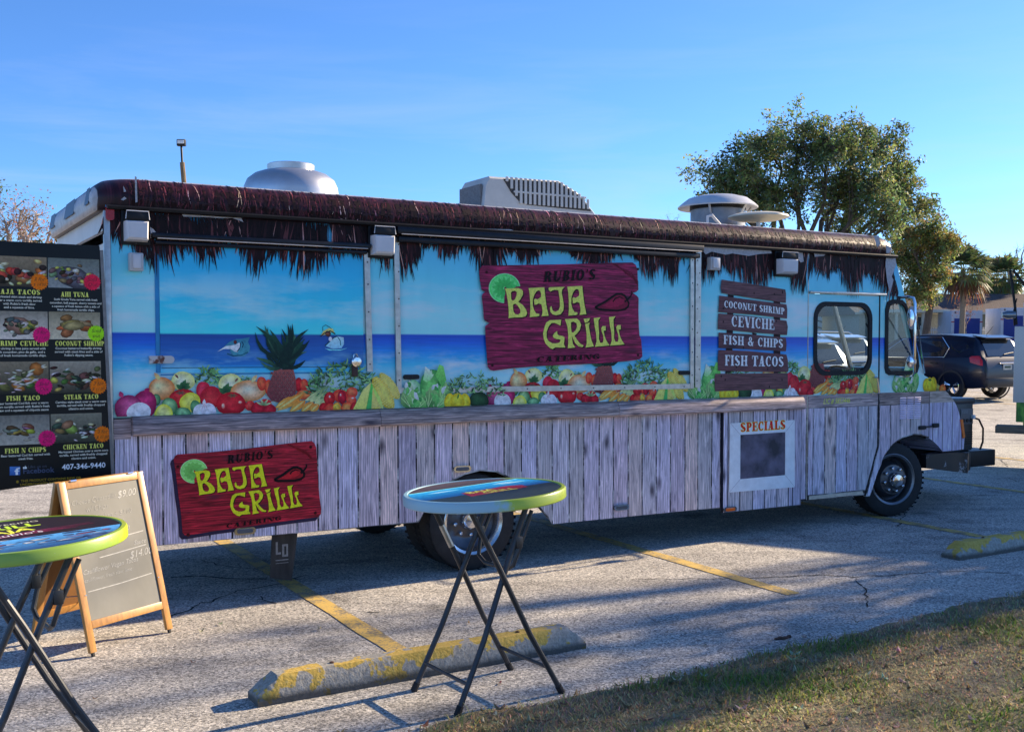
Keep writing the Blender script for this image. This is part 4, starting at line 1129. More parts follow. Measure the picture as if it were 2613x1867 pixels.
    for c0_, ln_, wd_, rt_ in (((-0.729, 1.458), .125, .042, R(-52)), ((-0.781, 1.403), .150, .056, R(-58)), ((-0.848, 1.341), .10, .042, R(-80))):
        if not ok(c0_[0] + dx + sh2): continue
        a.ell((c0_[0] + dx + sh2, c0_[1], ln_, wd_), W(228, 200, 90), W(178, 140, 50), rot=rt_, zmin=ZF, hl=(0, .2))
        for i_k in range(-8, 9):
            for j_k in range(-3, 4):
                u_, v_ = i_k / 8.6, j_k / 3.6
                if u_ * u_ + v_ * v_ > .92: continue
                xx_, zz_ = u_ * ln_, (v_ + (.14 if i_k % 2 else 0)) * wd_
                px_, pz_ = c0_[0] + dx + sh2 + xx_ * math.cos(rt_) - zz_ * math.sin(rt_), c0_[1] + xx_ * math.sin(rt_) + zz_ * math.cos(rt_)
                if pz_ < ZF + .005: continue
                a.ell((px_, pz_, .0068, .0062), W(250, 230, 150), W(196, 150, 55), rot=rt_, n=6)
    Pn([(-0.919, 1.292), (-0.878, 1.478), (-0.866, 1.469), (-0.878, 1.291)], W(60, 150, 70), W(50, 130, 80))
    L((-0.786, 1.288), (-0.868, 1.461), .03, W(150, 190, 100), W(120, 175, 80))
    # lettuce, yellow pepper, courgette, leaves
    for e, ci, co in (((-0.545, 1.385, 0.081, 0.113), W(150, 200, 175), W(80, 140, 105)), ((-0.376, 1.425, 0.107, 0.157), W(90, 160, 95), W(40, 105, 60)), ((-0.454, 1.313, 0.154, 0.096), W(110, 175, 115), W(50, 115, 70))): E(e, ci, co)
    for (ax_, az_, an_, ln_, wd_) in ((640, 860, 120, .13, .09), (690, 870, 100, .15, .10), (760, 880, 60, .16, .11), (850, 880, 100, .17, .12), (905, 880, 75, .21, .10), (940, 870, 95, .18, .08), (800, 870, 85, .14, .12), (880, 890, 60, .10, .10), (720, 890, 75, .10, .11)):
        A0_ = (-1.159, 2.039); A1_ = (-0.230, 1.175)
        bx_, bz_ = A0_[0] + (A1_[0] - A0_[0]) * ax_ / 1000, A0_[1] + (A1_[1] - A0_[1]) * az_ / 1000
        tx_, tz_ = bx_ + ln_ * math.cos(R(an_)), bz_ + ln_ * math.sin(R(an_))
        g = rnd.choice([W(60, 130, 66), W(78, 150, 80), W(44, 108, 54)])
        L((bx_, bz_), (tx_, tz_), wd_, lerp(g, W(20, 70, 36), .5), lerp(g, W(150, 195, 140), .35), rnd.uniform(-.1, .1))
        for q_ in (-.35, 0, .35): L((bx_, bz_), (tx_ + q_ * wd_, tz_ - abs(q_) * .05), .005, W(150, 195, 140), W(110, 170, 105))
    for k in range(26):
        x0_ = (-0.617, 1.361)[0]; x1_ = (-0.279, 1.353)[0]
        x = rnd.uniform(x0_, x1_); z = rnd.uniform(1.30, 1.52) if x > (x0_ + x1_) / 2 else rnd.uniform(1.3, 1.45)
        g = rnd.choice([W(80, 150, 88), W(48, 115, 62), W(140, 190, 150), W(30, 88, 48), W(70, 140, 80), W(190, 218, 205)])
        L((x, z), (x + rnd.uniform(-.05, .05), z + rnd.uniform(.02, .08)), .03, lerp(g, W(30, 90, 55), .4), g, rnd.uniform(-.3, .3))
    Pn([(-0.356, 1.530), (-0.322, 1.613), (-0.287, 1.600), (-0.263, 1.494), (-0.298, 1.441)], W(95, 165, 90), W(60, 130, 70))
    Pn([(-0.459, 1.497), (-0.439, 1.601), (-0.395, 1.566), (-0.376, 1.530), (-0.425, 1.479)], W(165, 205, 180), W(100, 165, 110))
    greens((-0.253, 1.485)[0], (0.231, 1.477)[0], (-0.028, 1.356)[1], (-0.027, 1.535)[1], 150, .05)
    E((0.021, 1.328, 0.085, 0.072), W(34, 70, 50), W(14, 34, 26))
    for e in ((-0.236, 1.327, 0.047, 0.065), (-0.102, 1.324, 0.046, 0.065), (-0.169, 1.328, 0.060, 0.067)): E(e, W(235, 205, 60), W(180, 140, 25), hl=(-.1, .4))
    L((-0.169, 1.350), (-0.154, 1.394), .016, W(40, 80, 40), W(70, 110, 60))
    return a.done(name, parent)
fruit(0.0, truck, -.0135)
fruit(2.757, truck, -.0045, hi=2.14)
fruit(2.757, truck, -.0045, lo=2.14, hi=2.9, name='fruit_print_panel')
fruit(5.43, truck, -.0045, lo=2.85, hi=3.545, tall=False)
fruit(5.43, door, -.0042, lo=3.56, hi=4.50, tall=False, sh2=-.19)
fruit(5.38, truck, -.0045, lo=4.68, hi=5.12, tall=False)
ya = Art(-.0045)
for e, ci, co in (((5.26, 1.355, .055, .075), W(205, 180, 40), W(150, 125, 20)), ((5.36, 1.35, .06, .085), W(200, 175, 38), W(140, 115, 18)), ((5.31, 1.36, .05, .075), W(215, 190, 50), W(165, 138, 22)), ((5.51, 1.31, .05, .05), W(240, 110, 50), W(200, 60, 30))): ya.ell(e, ci, co, zmin=ZF)
for an in (150, 100, 60, 20): ya.leaf(5.31, 1.40, 5.31 + .03 * math.cos(R(an)), 1.40 + .03 * math.sin(R(an)), .014, W(30, 60, 30), W(60, 90, 45))
ya.done('yellow_pepper_print', truck)

# ---- swordfish and rowing-boat pictures on the small hatch
fa = Art(-.0142)
fa.poly([(-1.998, 1.713), (-1.950, 1.748), (-1.914, 1.780), (-1.866, 1.800), (-1.826, 1.802), (-1.773, 1.812), (-1.786, 1.780), (-1.771, 1.748), (-1.778, 1.713), (-1.811, 1.685), (-1.867, 1.681), (-1.899, 1.697), (-1.914, 1.733), (-1.954, 1.731)], W(36, 92, 125), W(52, 115, 145))
fa.poly([(-1.998, 1.713), (-1.942, 1.750), (-1.874, 1.760), (-1.846, 1.776), (-1.838, 1.752), (-1.859, 1.709), (-1.879, 1.713), (-1.907, 1.731), (-1.954, 1.731)], W(150, 172, 200))
fa.ell((-1.874, 1.778, 0.012, 0.014), W(90, 40, 50), W(40, 20, 30), n=10)
for k in range(3): fa.stroke([(-1.863, 1.713), (-1.842, 1.740), (-1.838, 1.772)], .006, W(10, 30, 60)); fa.stroke([(-1.826, 1.740), (-1.818, 1.764), (-1.830, 1.784)], .006, W(10, 40, 70))
fa.stroke([(-1.931, 1.701), (-1.891, 1.685), (-1.835, 1.689), (-1.786, 1.709)], .008, W(20, 70, 100))
fa.done('swordfish_print', hp)
fa = Art(-.0142)
fa.poly([(-1.227, 1.753), (-1.161, 1.811), (-1.135, 1.822), (-1.086, 1.814), (-1.084, 1.765), (-1.104, 1.736), (-1.171, 1.732)], W(130, 172, 210), W(95, 150, 195))
fa.stroke([(-1.227, 1.754), (-1.161, 1.813), (-1.135, 1.822)], .008, W(20, 50, 70)); fa.stroke([(-1.133, 1.819), (-1.113, 1.790), (-1.110, 1.757)], .007, W(30, 90, 110))
fa.ell((-1.188, 1.802, 0.014, 0.016), W(225, 220, 215), W(190, 190, 190), n=10)
fa.poly([(-1.262, 1.821), (-1.239, 1.860), (-1.200, 1.879), (-1.169, 1.877), (-1.152, 1.840), (-1.187, 1.852), (-1.222, 1.835)], W(190, 180, 110), W(150, 135, 80))
fa.ell((-1.205, 1.840, 0.022, 0.021), W(110, 70, 60), W(50, 30, 30), n=12)
fa.stroke([(-1.262, 1.820), (-1.231, 1.844), (-1.187, 1.861), (-1.150, 1.838)], .008, W(20, 30, 40))
fa.stroke([(-1.244, 1.860), (-1.244, 1.889), (-1.222, 1.902), (-1.191, 1.885), (-1.178, 1.873)], .004, W(20, 40, 60))
fa.poly([(-1.232, 1.736), (-1.179, 1.728), (-1.109, 1.728), (-1.055, 1.739), (-1.109, 1.720), (-1.197, 1.720)], W(90, 180, 215))
fa.done('boat_print', hp)

# ---- the two painted-plank signs
def letters(src, f):
    return {k: [[f(p) for p in l] for l in v] for k, v in src.items()}
SIGN_OUT = [(0.057, 2.373), (0.386, 2.389), (0.874, 2.415), (1.229, 2.441), (1.499, 2.453), (1.532, 2.436), (1.551, 2.400), (1.556, 2.301), (1.562, 2.227), (1.542, 2.210), (1.504, 2.198), (1.546, 2.177), (1.565, 2.157), (1.563, 2.053), (1.568, 1.920), (1.575, 1.846), (1.594, 1.802), (1.602, 1.718), (1.607, 1.665), (1.577, 1.641), (1.436, 1.625), (1.071, 1.607), (0.608, 1.594), (0.312, 1.577), (0.154, 1.560), (0.122, 1.569), (0.101, 1.591), (0.094, 1.690), (0.084, 1.813), (0.080, 1.902), (0.094, 1.917), (0.118, 1.931), (0.077, 1.948), (0.068, 1.966), (0.063, 2.040), (0.051, 2.137), (0.060, 2.156), (0.081, 2.170), (0.048, 2.186), (0.036, 2.253), (0.029, 2.320), (0.032, 2.345)]
A_LET = [(670,418),(862,408),(868,470),(885,620),(915,765),(825,772),(838,735),(838,690),(826,622),(790,610),(765,625),(742,628),(735,565),(752,550),(775,562),(800,545),(820,530),(822,490),(812,455),(790,447),(765,460),(740,500),(722,560),(720,630),(735,690),(760,735),(800,742),(800,768),(770,775),(684,782),(690,700),(690,600),(682,490)]
L_LET = [(1487,795),(1575,785),(1548,825),(1550,900),(1558,980),(1555,1060),(1575,1108),(1605,1105),(1615,1070),(1610,1010),(1590,960),(1585,920),(1605,895),(1645,895),(1645,950),(1618,955),(1630,1020),(1655,1080),(1695,1138),(1600,1148),(1503,1155),(1525,1090),(1520,1000),(1500,900)]
WORDS = {
 'B': [[(388,425),(545,418),(590,435),(603,465),(600,505),(570,560),(545,590),(600,630),(640,690),(652,735),(635,772),(590,785),(500,787),(428,795),(433,760),(430,680),(420,580),(405,480)], [(458,475),(470,460),(505,450),(528,470),(525,510),(505,560),(480,578),(463,560),(460,515)], [(485,625),(510,612),(540,640),(570,690),(570,730),(545,752),(510,745),(490,715),(483,665)]],
 'A': [A_LET],
 'J': [[(913,420),(930,408),(1117,402),(1085,435),(1078,480),(1095,560),(1105,640),(1098,700),(1065,745),(1010,760),(965,748),(935,715),(930,665),(948,642),(955,660),(965,700),(1000,715),(1040,695),(1055,650),(1055,580),(1045,500),(1035,445),(990,440),(960,448),(940,462),(918,445)]],
 'A2': [[(x + 478, y - 18) for x, y in A_LET]],
 'G': [[(1072,815),(1062,890),(1035,875),(990,855),(950,858),(915,900),(890,970),(890,1040),(915,1085),(960,1110),(1000,1113),(1045,1105),(1060,1085),(1060,1065),(1010,1058),(980,1045),(965,1018),(985,985),(1020,958),(1025,1000),(1050,1015),(1090,1020),(1115,1035),(1112,1075),(1105,1120),(1125,1165),(1060,1165),(1000,1162),(965,1185),(930,1170),(880,1120),(855,1060),(845,990),(860,920),(885,850),(930,822),(1000,818)]],
 'R': [[(1118,808),(1270,800),(1305,830),(1325,880),(1310,940),(1270,990),(1240,1015),(1275,1070),(1310,1115),(1358,1140),(1340,1160),(1290,1150),(1250,1110),(1215,1040),(1205,1015),(1210,1060),(1220,1120),(1250,1165),(1152,1175),(1160,1120),(1160,1000),(1150,900)], [(1195,850),(1225,838),(1265,860),(1272,900),(1255,945),(1225,975),(1205,975),(1197,930)]],
 'i1': [[(1355,803),(1440,795),(1425,830),(1400,850),(1375,855)]],
 'i2': [[(1375,870),(1435,850),(1425,900),(1440,990),(1460,1080),(1490,1150),(1380,1165),(1395,1120),(1395,1000),(1385,920)]],
 'L': [L_LET], 'L2': [[(x + 200, y - 14) for x, y in L_LET]],
}
# sheet corners (sign drawing units) -> metres on the truck side
def sheet(c):        # bilinear map from the four corners of a 2273 x 1532 drawing
    (a, b, d, e) = c
    def f(p):
        u, v = p[0] / 2273, p[1] / 1532
        return tuple((a[i] * (1 - u) + b[i] * u) * (1 - v) + (d[i] * (1 - u) + e[i] * u) * v for i in (0, 1))
    return f
def sign(f, outline, y, wood, name, lime, lemon, red, parent):
    o = MB().slab([outline], y, y + .0015).build(name, wood, parent)
    a = Art(y - .0006, 3e-5, 400)
    # lime slice with the letter B biting a corner off
    def circ(r, a0=0, a1=270, n=26): return [f((385 + r * math.cos(R(a0 + (a1 - a0) * k / n)), 420 - r * math.sin(R(a0 + (a1 - a0) * k / n)))) for k in range(n + 1)]
    a.poly(circ(187, 8, 268) + [f((382, 405))], lerp(lime, (.9, .95, .9), .35)); a.poly(circ(176, 8, 268) + [f((382, 405))], lime); a.poly(circ(158, 8, 268) + [f((382, 405))], lerp(lime, (.8, 1, .8), .12))
    for an in range(12, 268, 27):
        p0, p1 = f((385 + 20 * math.cos(R(an + 8)), 420 - 20 * math.sin(R(an + 8)))), f((385 + 150 * math.cos(R(an)), 420 - 150 * math.sin(R(an))))
        a.leaf(p0[0], p0[1], p1[0], p1[1], .035, lerp(lime, (0, .1, .02), .45), lerp(lime, (0, .15, .05), .2))
    BK = W(12, 4, 8)
    a.done('lime_slice_print', o); a = Art(y - .002, 3e-5, 400)
    for k, loops in WORDS.items():
        a.polyh([[f((p[0] + 11, p[1] + 12)) for p in l] for l in loops], BK)
    for k, loops in WORDS.items():
        a.polyh([[f(p) for p in l] for l in loops], lemon)
    a.done('painted_lettering', o); a = Art(y - .002, 3e-5, 400)
    # chilli
    ch = [(1505,660),(1560,630),(1640,590),(1720,535),(1790,492),(1850,490),(1900,515),(1930,560),(1955,610),(1945,650),(1900,685),(1800,702),(1680,695),(1560,685)]
    a.poly([f(p) for p in ch], lerp(red, BK, .4)); a.stroke([f(p) for p in ch + ch[:1]], .018, BK)
    inn = [(1600,640),(1680,600),(1740,555),(1800,530),(1860,540),(1890,570),(1880,610),(1800,650),(1700,665)]
    a.poly([f(p) for p in inn], red); a.stroke([f((1740, 590)), f((1770, 550)), f((1830, 530)), f((1880, 550))], .014, BK, .006)
    a.stroke([f(p) for p in ((1900,590),(1940,560),(1980,520),(2000,480),(1990,455))], .016, BK, .010)
    # dark knot and split in the top corner
    a.done('chilli_print', o); a = Art(y - .0012, 3e-5, 400)
    for k in range(4):
        a.stroke([f(p) for p in ((1720 + k * 25, 110 + k * 4), (1850 + k * 20, 165 + k * 22), (1990 + k * 10, 225 + k * 26), (2085, 340 + k * 18))], .006, lerp(red, BK, .55 + .1 * (k % 3)))
    a.done('split_grain_print', o)
    for (x, z) in ((175, 330 if wood is REDWOOD else 220), (2080, 180), (240, 1390), (2080, 1260)):
        a = Art(y - .002); a.ell((*f((x, z)), .012, .012), BK, lerp(red, BK, .8), n=10); a.done('nail_print', o)
    # RUBIO'S and CATERING, slanting upwards
    a = Art(y - .004, 3e-5, 400)
    def line(txt, x0, yv0, x1, yv1, h, shear):
        k = (x1 - x0) / width(txt, .12)
        cx = 0
        for chh in txt:
            adv, polys = GL[chh]
            for pl in polys:
                a.poly([f((x0 + (cx + p[0] + shear * p[1]) * k, yv0 + (yv1 - yv0) * (cx + p[0]) * k / (x1 - x0) - p[1] * h)) for p in pl], BK)
            cx += adv + .12
    line("RUBIO'S", 848, 345, 1500, 312, 135, .18)
    line('CATERING', 765, 1350, 1560, 1310, 68, .08)
    a.done('sign_lettering', o)
    return o
S1C = ((-0.040, 2.451), (1.703, 2.527), (-0.043, 1.518), (1.708, 1.493))
f1 = sheet(S1C)
sign(f1, SIGN_OUT, -.017, REDWOOD2, 'painted_hatch_sign', W(60, 165, 90), W(172, 205, 85), W(108, 22, 56), truck)
# the lower sign: same drawing, pinned by its own corners
S2A = [(-2.147, 0.910), (-2.073, 0.911), (-1.404, 0.625), (-2.141, 0.755)]
def affine3(src, dst):
    A = Matrix(((src[0][0], src[0][1], 1), (src[1][0], src[1][1], 1), (src[2][0], src[2][1], 1))).inverted()
    cx = A @ Vector((dst[0][0], dst[1][0], dst[2][0])); cz = A @ Vector((dst[0][1], dst[1][1], dst[2][1]))
    return lambda p: (cx[0] * p[0] + cx[1] * p[1] + cx[2], cz[0] * p[0] + cz[1] * p[1] + cz[2])
f2 = affine3([(388, 425), (1895, 1120), (1340, 392)], [(-2.161, 0.909), (-1.404, 0.622), (-1.696, 0.934)])
OUT2 = [(-2.271, 1.029), (-2.064, 1.033), (-1.802, 1.046), (-1.499, 1.069), (-1.332, 1.078), (-1.311, 1.061), (-1.298, 1.030), (-1.291, 0.903), (-1.284, 0.761), (-1.275, 0.658), (-1.264, 0.591), (-1.268, 0.551), (-1.284, 0.532), (-1.504, 0.524), (-1.758, 0.508), (-2.004, 0.498), (-2.194, 0.483), (-2.227, 0.484), (-2.243, 0.504), (-2.249, 0.610), (-2.257, 0.682), (-2.266, 0.753), (-2.276, 0.849), (-2.284, 0.921), (-2.295, 0.997), (-2.288, 1.018)]
so = sign(f2, OUT2, -.0075, REDWOOD, 'painted_skirt_sign', W(95, 190, 85), W(190, 205, 30), W(132, 22, 34), truck)
sh = Art(-.0048)
sh.poly([(p[0] - .022, p[1] - .026) for p in OUT2], W(30, 26, 50))  # dark copy of the sign outline, offset as a drawn-in drop shadow
sh.done('sign_shadow_print', so)

# ---- list of dishes on printed slats
bo = Art(-.0046)
for pts in ([(2.570, 2.216), (2.639, 2.207), (2.619, 1.293), (2.537, 1.295)], [(2.865, 1.877), (2.921, 1.867), (2.907, 1.835), (2.865, 1.840)], [(3.125, 2.198), (3.205, 2.189), (3.223, 1.290), (3.135, 1.292)]): bo.poly(pts, W(24, 14, 22))
bo.done('slat_backing_print', truck)
SL = [([(2.490, 2.342), (2.804, 2.317), (3.263, 2.276), (3.273, 2.238), (3.272, 2.153), (2.862, 2.186), (2.489, 2.224), (2.477, 2.275)], '', None),
      ([(2.462, 2.201), (2.806, 2.174), (3.279, 2.139), (3.291, 2.094), (3.288, 2.009), (2.863, 2.039), (2.452, 2.054), (2.462, 2.141)], 'COCONUT SHRIMP', ((2.521, 2.097), (3.254, 2.044), .062)),
      ([(2.456, 2.043), (2.807, 2.025), (3.281, 1.989), (3.299, 1.934), (3.290, 1.856), (2.865, 1.877), (2.447, 1.903), (2.450, 1.977)], 'CEVICHE', ((2.608, 1.929), (3.129, 1.902), .098)),
      ([(2.458, 1.874), (2.808, 1.861), (3.275, 1.831), (3.286, 1.772), (3.277, 1.706), (2.866, 1.725), (2.459, 1.738)], 'FISH & CHIPS', ((2.515, 1.771), (3.240, 1.736), .082)),
      ([(2.459, 1.720), (2.810, 1.709), (3.284, 1.676), (3.303, 1.622), (3.308, 1.514), (2.868, 1.521), (2.454, 1.535), (2.450, 1.638)], 'FISH TACOS', ((2.532, 1.580), (3.249, 1.563), .095)),
      ([(2.424, 1.509), (2.812, 1.507), (3.301, 1.504), (3.310, 1.358), (2.870, 1.356), (2.421, 1.352), (2.414, 1.463)], '', None)]
for pts, txt, tp in SL:
    o = MB().slab([pts], -.012, -.0105).build('printed_menu_slat', SLATW, truck)
    a = Art(-.0126, 4e-6, 5000)
    zs = sorted(p[1] for p in pts); xs = [p[0] for p in pts]
    for k in range(4):
        x = random.uniform(min(xs) + .03, max(xs) - .03); z = random.uniform(zs[2], zs[-3])
        kn = Art(-.0123); kn.ell((x, z, .008, .012), W(20, 12, 18), W(30, 18, 26), n=8); kn.done('knot_print', o)
    if txt:
        (xa, za), (xb, zb2), h = tp
        kk = (xb - xa) / width(txt); sl_ = (zb2 - za) / (xb - xa); done_ = 0
        for wd in txt.split(' '):
            off = (width(txt[:done_]) + .1) * kk if done_ else 0.0
            a = Art(-.0126, 4e-6, 5000)
            caps(a, wd, xa + off, za + off * sl_, h, W(178, 190, 232), w=width(wd) * kk, slope=sl_, outline=W(14, 8, 14), ow=.035)
            a.done('slat_lettering', o)
            done_ += len(wd) + 1

# ---- SPECIALS board in a white painted frame
PW = M('white_frame_print', W(176, 180, 196), .5, 0, .09, 14, 0, .25)
o_, i_ = [(2.580, 1.065), (3.373, 1.067), (3.381, 0.438), (2.571, 0.444)], [(2.701, 0.956), (3.256, 0.959), (3.258, 0.559), (2.702, 0.556)]
sp_ = MB().slab([o_, i_], -.036, -.0325).build('specials_frame', PW, truck)
m, nt, p = newmat('chalk_smudged_board')
n = noise(nt, coords(nt), 5, 5)
nt.links.new(ramp(nt, n, [(.35, W(26, 26, 40)), (.7, W(72, 72, 100))]).outputs[0], p.inputs['Base Color']); p.inputs['Roughness'].default_value = .6
MB().slab([inset(i_, -.004)], -.0322, -.0305).build('specials_chalkboard', m, sp_)
a = Art(-.0365, 4e-6, 5000)
for q0, q1 in zip(o_, i_): a.stroke([q0, q1], .003, W(110, 112, 135))
caps(a, 'SPECIALS', *(2.701, 0.982), .082, W(150, 22, 30), w=(3.253, 0.985)[0] - (2.701, 0.982)[0], slope=.012, outline=W(225, 205, 60), ow=.04)
a.done('specials_lettering', sp_)

# ---- menu on the rear door, which stands open in line with the side
PX0, PX1 = -3.405, -2.742
panel = MB().slab([[(PX0, .862), (-2.700, .925), (-2.748, 2.388), (PX0, 2.391)]], -.045, -.02).build('menu_panel', M('menu_black', (.006, .007, .008), .3, 0, .3, 4, 0, .25), truck)
MB().slab([[(-2.699, .90), (-2.678, .90), (-2.727, 2.36), (-2.747, 2.36)]], -.05, -.01).build('panel_edge_strip', M('worn_galvanised', (.22, .21, .20), .5, .4, .25, 18), panel)
def food_photo(x0, x1, z0, z1, base, base2, blobs, seed):
    rnd = random.Random(seed)
    a = Art(-.0456, 2e-5, 400)
    a.poly([(x0, z0), (x1, z0), (x1, z1), (x0, z1)], W(*base), W(*base2))
    cx, cz = (x0 + x1) / 2, (z0 + z1) / 2
    for (n, r0, r1, spread, cols, flat) in blobs:
        for k in range(int(n * 1.6)):
            rx = rnd.uniform(r0, r1)
            x = min(x1 - rx, max(x0 + rx, cx + rnd.gauss(0, spread)))
            z = min(z1 - rx, max(z0 + rx, cz - .01 + rnd.gauss(0, spread * .42)))
            c = tuple(int(min(235, v * rnd.uniform(1.0, 1.5))) for v in rnd.choice(cols))
            a.ell((x, z, rx, rx * flat * rnd.uniform(.6, 1.1)), W(*c), W(*[int(v * .5) for v in c]), rot=rnd.uniform(-.6, .6), n=9)
    return a.done('food_photo', panel)
LX0, LX1, RX0, RX1 = PX0 + .012, -3.062, -3.055, -2.752
r1t, r1b, r2t, r2b, r3t, r3b, r4t, r4b = 2.30, 2.115, 1.965, 1.793, 1.655, 1.455, 1.325, 1.142
WH, TOM, GRN, BRN, DRK, YEL = (165, 165, 150), (140, 55, 45), (62, 78, 52), (112, 78, 48), (34, 28, 26), (150, 145, 80)
food_photo(LX0, LX1, r1b, r1t, (95, 90, 82), (40, 38, 36), [(6, .03, .05, .12, [BRN, DRK], .7), (14, .012, .03, .11, [WH, YEL, WH], .6), (5, .015, .035, .06, [TOM, (150, 50, 50)], .8), (4, .02, .03, .09, [DRK], 1)], 1)
food_photo(RX0, RX1, r1b, r1t, (70, 80, 84), (95, 105, 118), [(1, .12, .12, .0, [(70, 80, 78)], .55), (12, .012, .03, .07, [(80, 88, 72), (70, 62, 66), WH], .7), (5, .012, .02, .06, [YEL, (90, 110, 50)], .7), (3, .02, .03, .05, [DRK, (60, 40, 50)], .8)], 2)
food_photo(LX0, LX1, r2b, r2t, (90, 92, 92), (150, 150, 158), [(1, .09, .09, .0, [(100, 100, 98)], .6), (1, .06, .06, .05, [(110, 92, 60)], .9), (14, .01, .025, .06, [WH, DRK, (60, 72, 66)], .7), (2, .015, .025, .04, [(52, 84, 50)], .5)], 3)
food_photo(RX0, RX1, r2b, r2t, (92, 92, 84), (140, 140, 135), [(4, .035, .05, .08, [(116, 74, 40), (98, 64, 38)], .7), (3, .05, .07, .05, [(112, 108, 72)], .35), (1, .07, .07, .03, [(120, 116, 74)], .6)], 4)
food_photo(LX0, LX1, r3b, r3t, (90, 88, 82), (24, 28, 26), [(4, .03, .05, .1, [BRN, (80, 82, 54)], .8), (3, .02, .04, .1, [(46, 66, 44), (120, 70, 64)], .9), (22, .012, .03, .08, [WH, (176, 170, 160), WH], .3)], 5)
food_photo(RX0, RX1, r3b, r3t, (105, 106, 106), (36, 38, 34), [(5, .03, .04, .09, [(34, 44, 36), (84, 58, 44)], .8), (16, .01, .03, .08, [(150, 158, 160), DRK, (40, 56, 46)], .4), (3, .02, .03, .1, [(60, 84, 46), YEL], .9)], 6)
food_photo(LX0, LX1, r4b, r4t, (76, 80, 84), (116, 120, 124), [(4, .03, .055, .05, [(72, 58, 40), (60, 50, 38)], .6), (2, .02, .035, .03, [(96, 104, 50)], .5), (7, .02, .03, .09, [(96, 98, 100)], .3)], 7)
food_photo(RX0, RX1, r4b, r4t, (86, 90, 88), (34, 38, 36), [(6, .025, .04, .09, [(48, 56, 46), (84, 62, 46)], .7), (16, .01, .025, .07, [WH, DRK, (140, 145, 140)], .5), (2, .03, .04, .06, [(92, 100, 60)], .8)], 8)
a = Art(-.0464, 2e-6, 6000)
LIMEY = W(178, 205, 90)
def title(t, xc, z, w, h=.030):
    caps(a, t, xc - w / 2, z, h, LIMEY, w=w)
def desc(lines, xc, z, size=.0195):
    for k, t in enumerate(lines):
        write(a, t, xc, z - k * .0215, size, W(150, 158, 165), align='CENTER', offset=.0004)
LC, RC = -3.222, -2.895
title('BAJA TACOS', LC - .005, 2.068, .25); desc(["Marinated skirt steak and shrimp", "over a warm corn tortilla served", "with Rubio's fresh slaw", "and a squeeze of lime."], LC, 2.046)
title('AHI TUNA', RC - .005, 2.060, .165); desc(["Sashi Grade Tuna served with fresh", "cucumber, bell pepper, cherry tomato and", "a squeeze of fresh lemon with a side of", "fresh homemade tortilla chips."], RC, 2.037, .0178)
title('SHRIMP CEVICHE', LC, 1.752, .32); desc(["Raw shrimp in lime juice served with", "fresh cucumber, pico de gallo, and a", "side of fresh homemade tortilla chips."], LC, 1.729)
title('COCONUT SHRIMP', RC + .02, 1.752, .29); desc(["Coconut battered butterfly shrimp", "served with steak fries and a side of", "Rubio's dipping sauce."], RC + .012, 1.730)
title('FISH TACO', LC + .012, 1.415, .19); desc(["Beer battered Cod fish over a warm", "corn tortilla served with Rubio's fresh", "slaw and a squeeze of chipotle sauce"], LC + .012, 1.392)
title('STEAK TACO', RC + .022, 1.415, .205); desc(["Carnitas style steak over a warm corn", "tortilla, served with freshly chopped", "cilantro and onion."], RC + .02, 1.392)
title('FISH N CHIPS', LC + .02, 1.092, .235); desc(["Beer battered Cod fish served with", "steak fries."], LC + .02, 1.070)
title('CHICKEN TACO', RC + .03, 1.100, .24); desc(["Marinated Chicken over a warm corn", "tortilla, served with freshly chopped", "cilantro and onion."], RC + .03, 1.078)
write(a, '407-346-9440', (-2.994, 0.976)[0], (-2.994, 0.976)[1] - .002, .047, W(190, 196, 205), sx=.98, offset=.001)
write(a, 'Like us on', (-3.191, 0.994)[0], (-3.191, 0.994)[1], .026, W(52, 60, 80))
write(a, 'Facebook', (-3.221, 0.962)[0], (-3.221, 0.962)[1], .046, W(48, 58, 88), offset=.0008)
write(a, 'THIS PRODUCT CONTAINS RAW OR', (-3.233, 0.910)[0], (-3.233, 0.910)[1], .021, W(110, 96, 30), offset=.0004)
write(a, 'UNDERCOOKED INGREDIENTS', (-3.238, 0.889)[0], (-3.238, 0.889)[1] - .002, .021, W(110, 96, 30), offset=.0004)
a.ell((*(-3.252, 0.914), .008, .009), W(110, 96, 30), W(90, 80, 24), n=10)
a.poly([(-3.294, 1.010), (-3.235, 1.008), (-3.236, 0.954), (-3.295, 0.956)], W(52, 92, 160), W(34, 66, 130))
fx, fz = (-3.254, 0.956)
for pl in (rc(-.008, 0, .006, .032), rc(-.014, .020, .014, .027), [(-.008, .03), (.006, .03), (.010, .036), (.018, .036), (.018, .044), (.006, .044), (-.004, .040)]):
    a.poly([(fx + p[0], fz + p[1] + .001) for p in pl], W(190, 200, 215))
hx, hz = (-3.219, 0.992)
for pl in (rc(0, 0, .006, .012), rc(.007, 0, .022, .011), [(.009, .011), (.016, .011), (.015, .019), (.012, .019)]): a.poly([(hx + p[0], hz + p[1]) for p in pl], W(165, 170, 180))
a.done('menu_lettering', panel)
ORG, PNK, RDD, LIM = (.92, .20, .006), (.88, .012, .17), (.88, .02, .07), (.42, .88, .015)
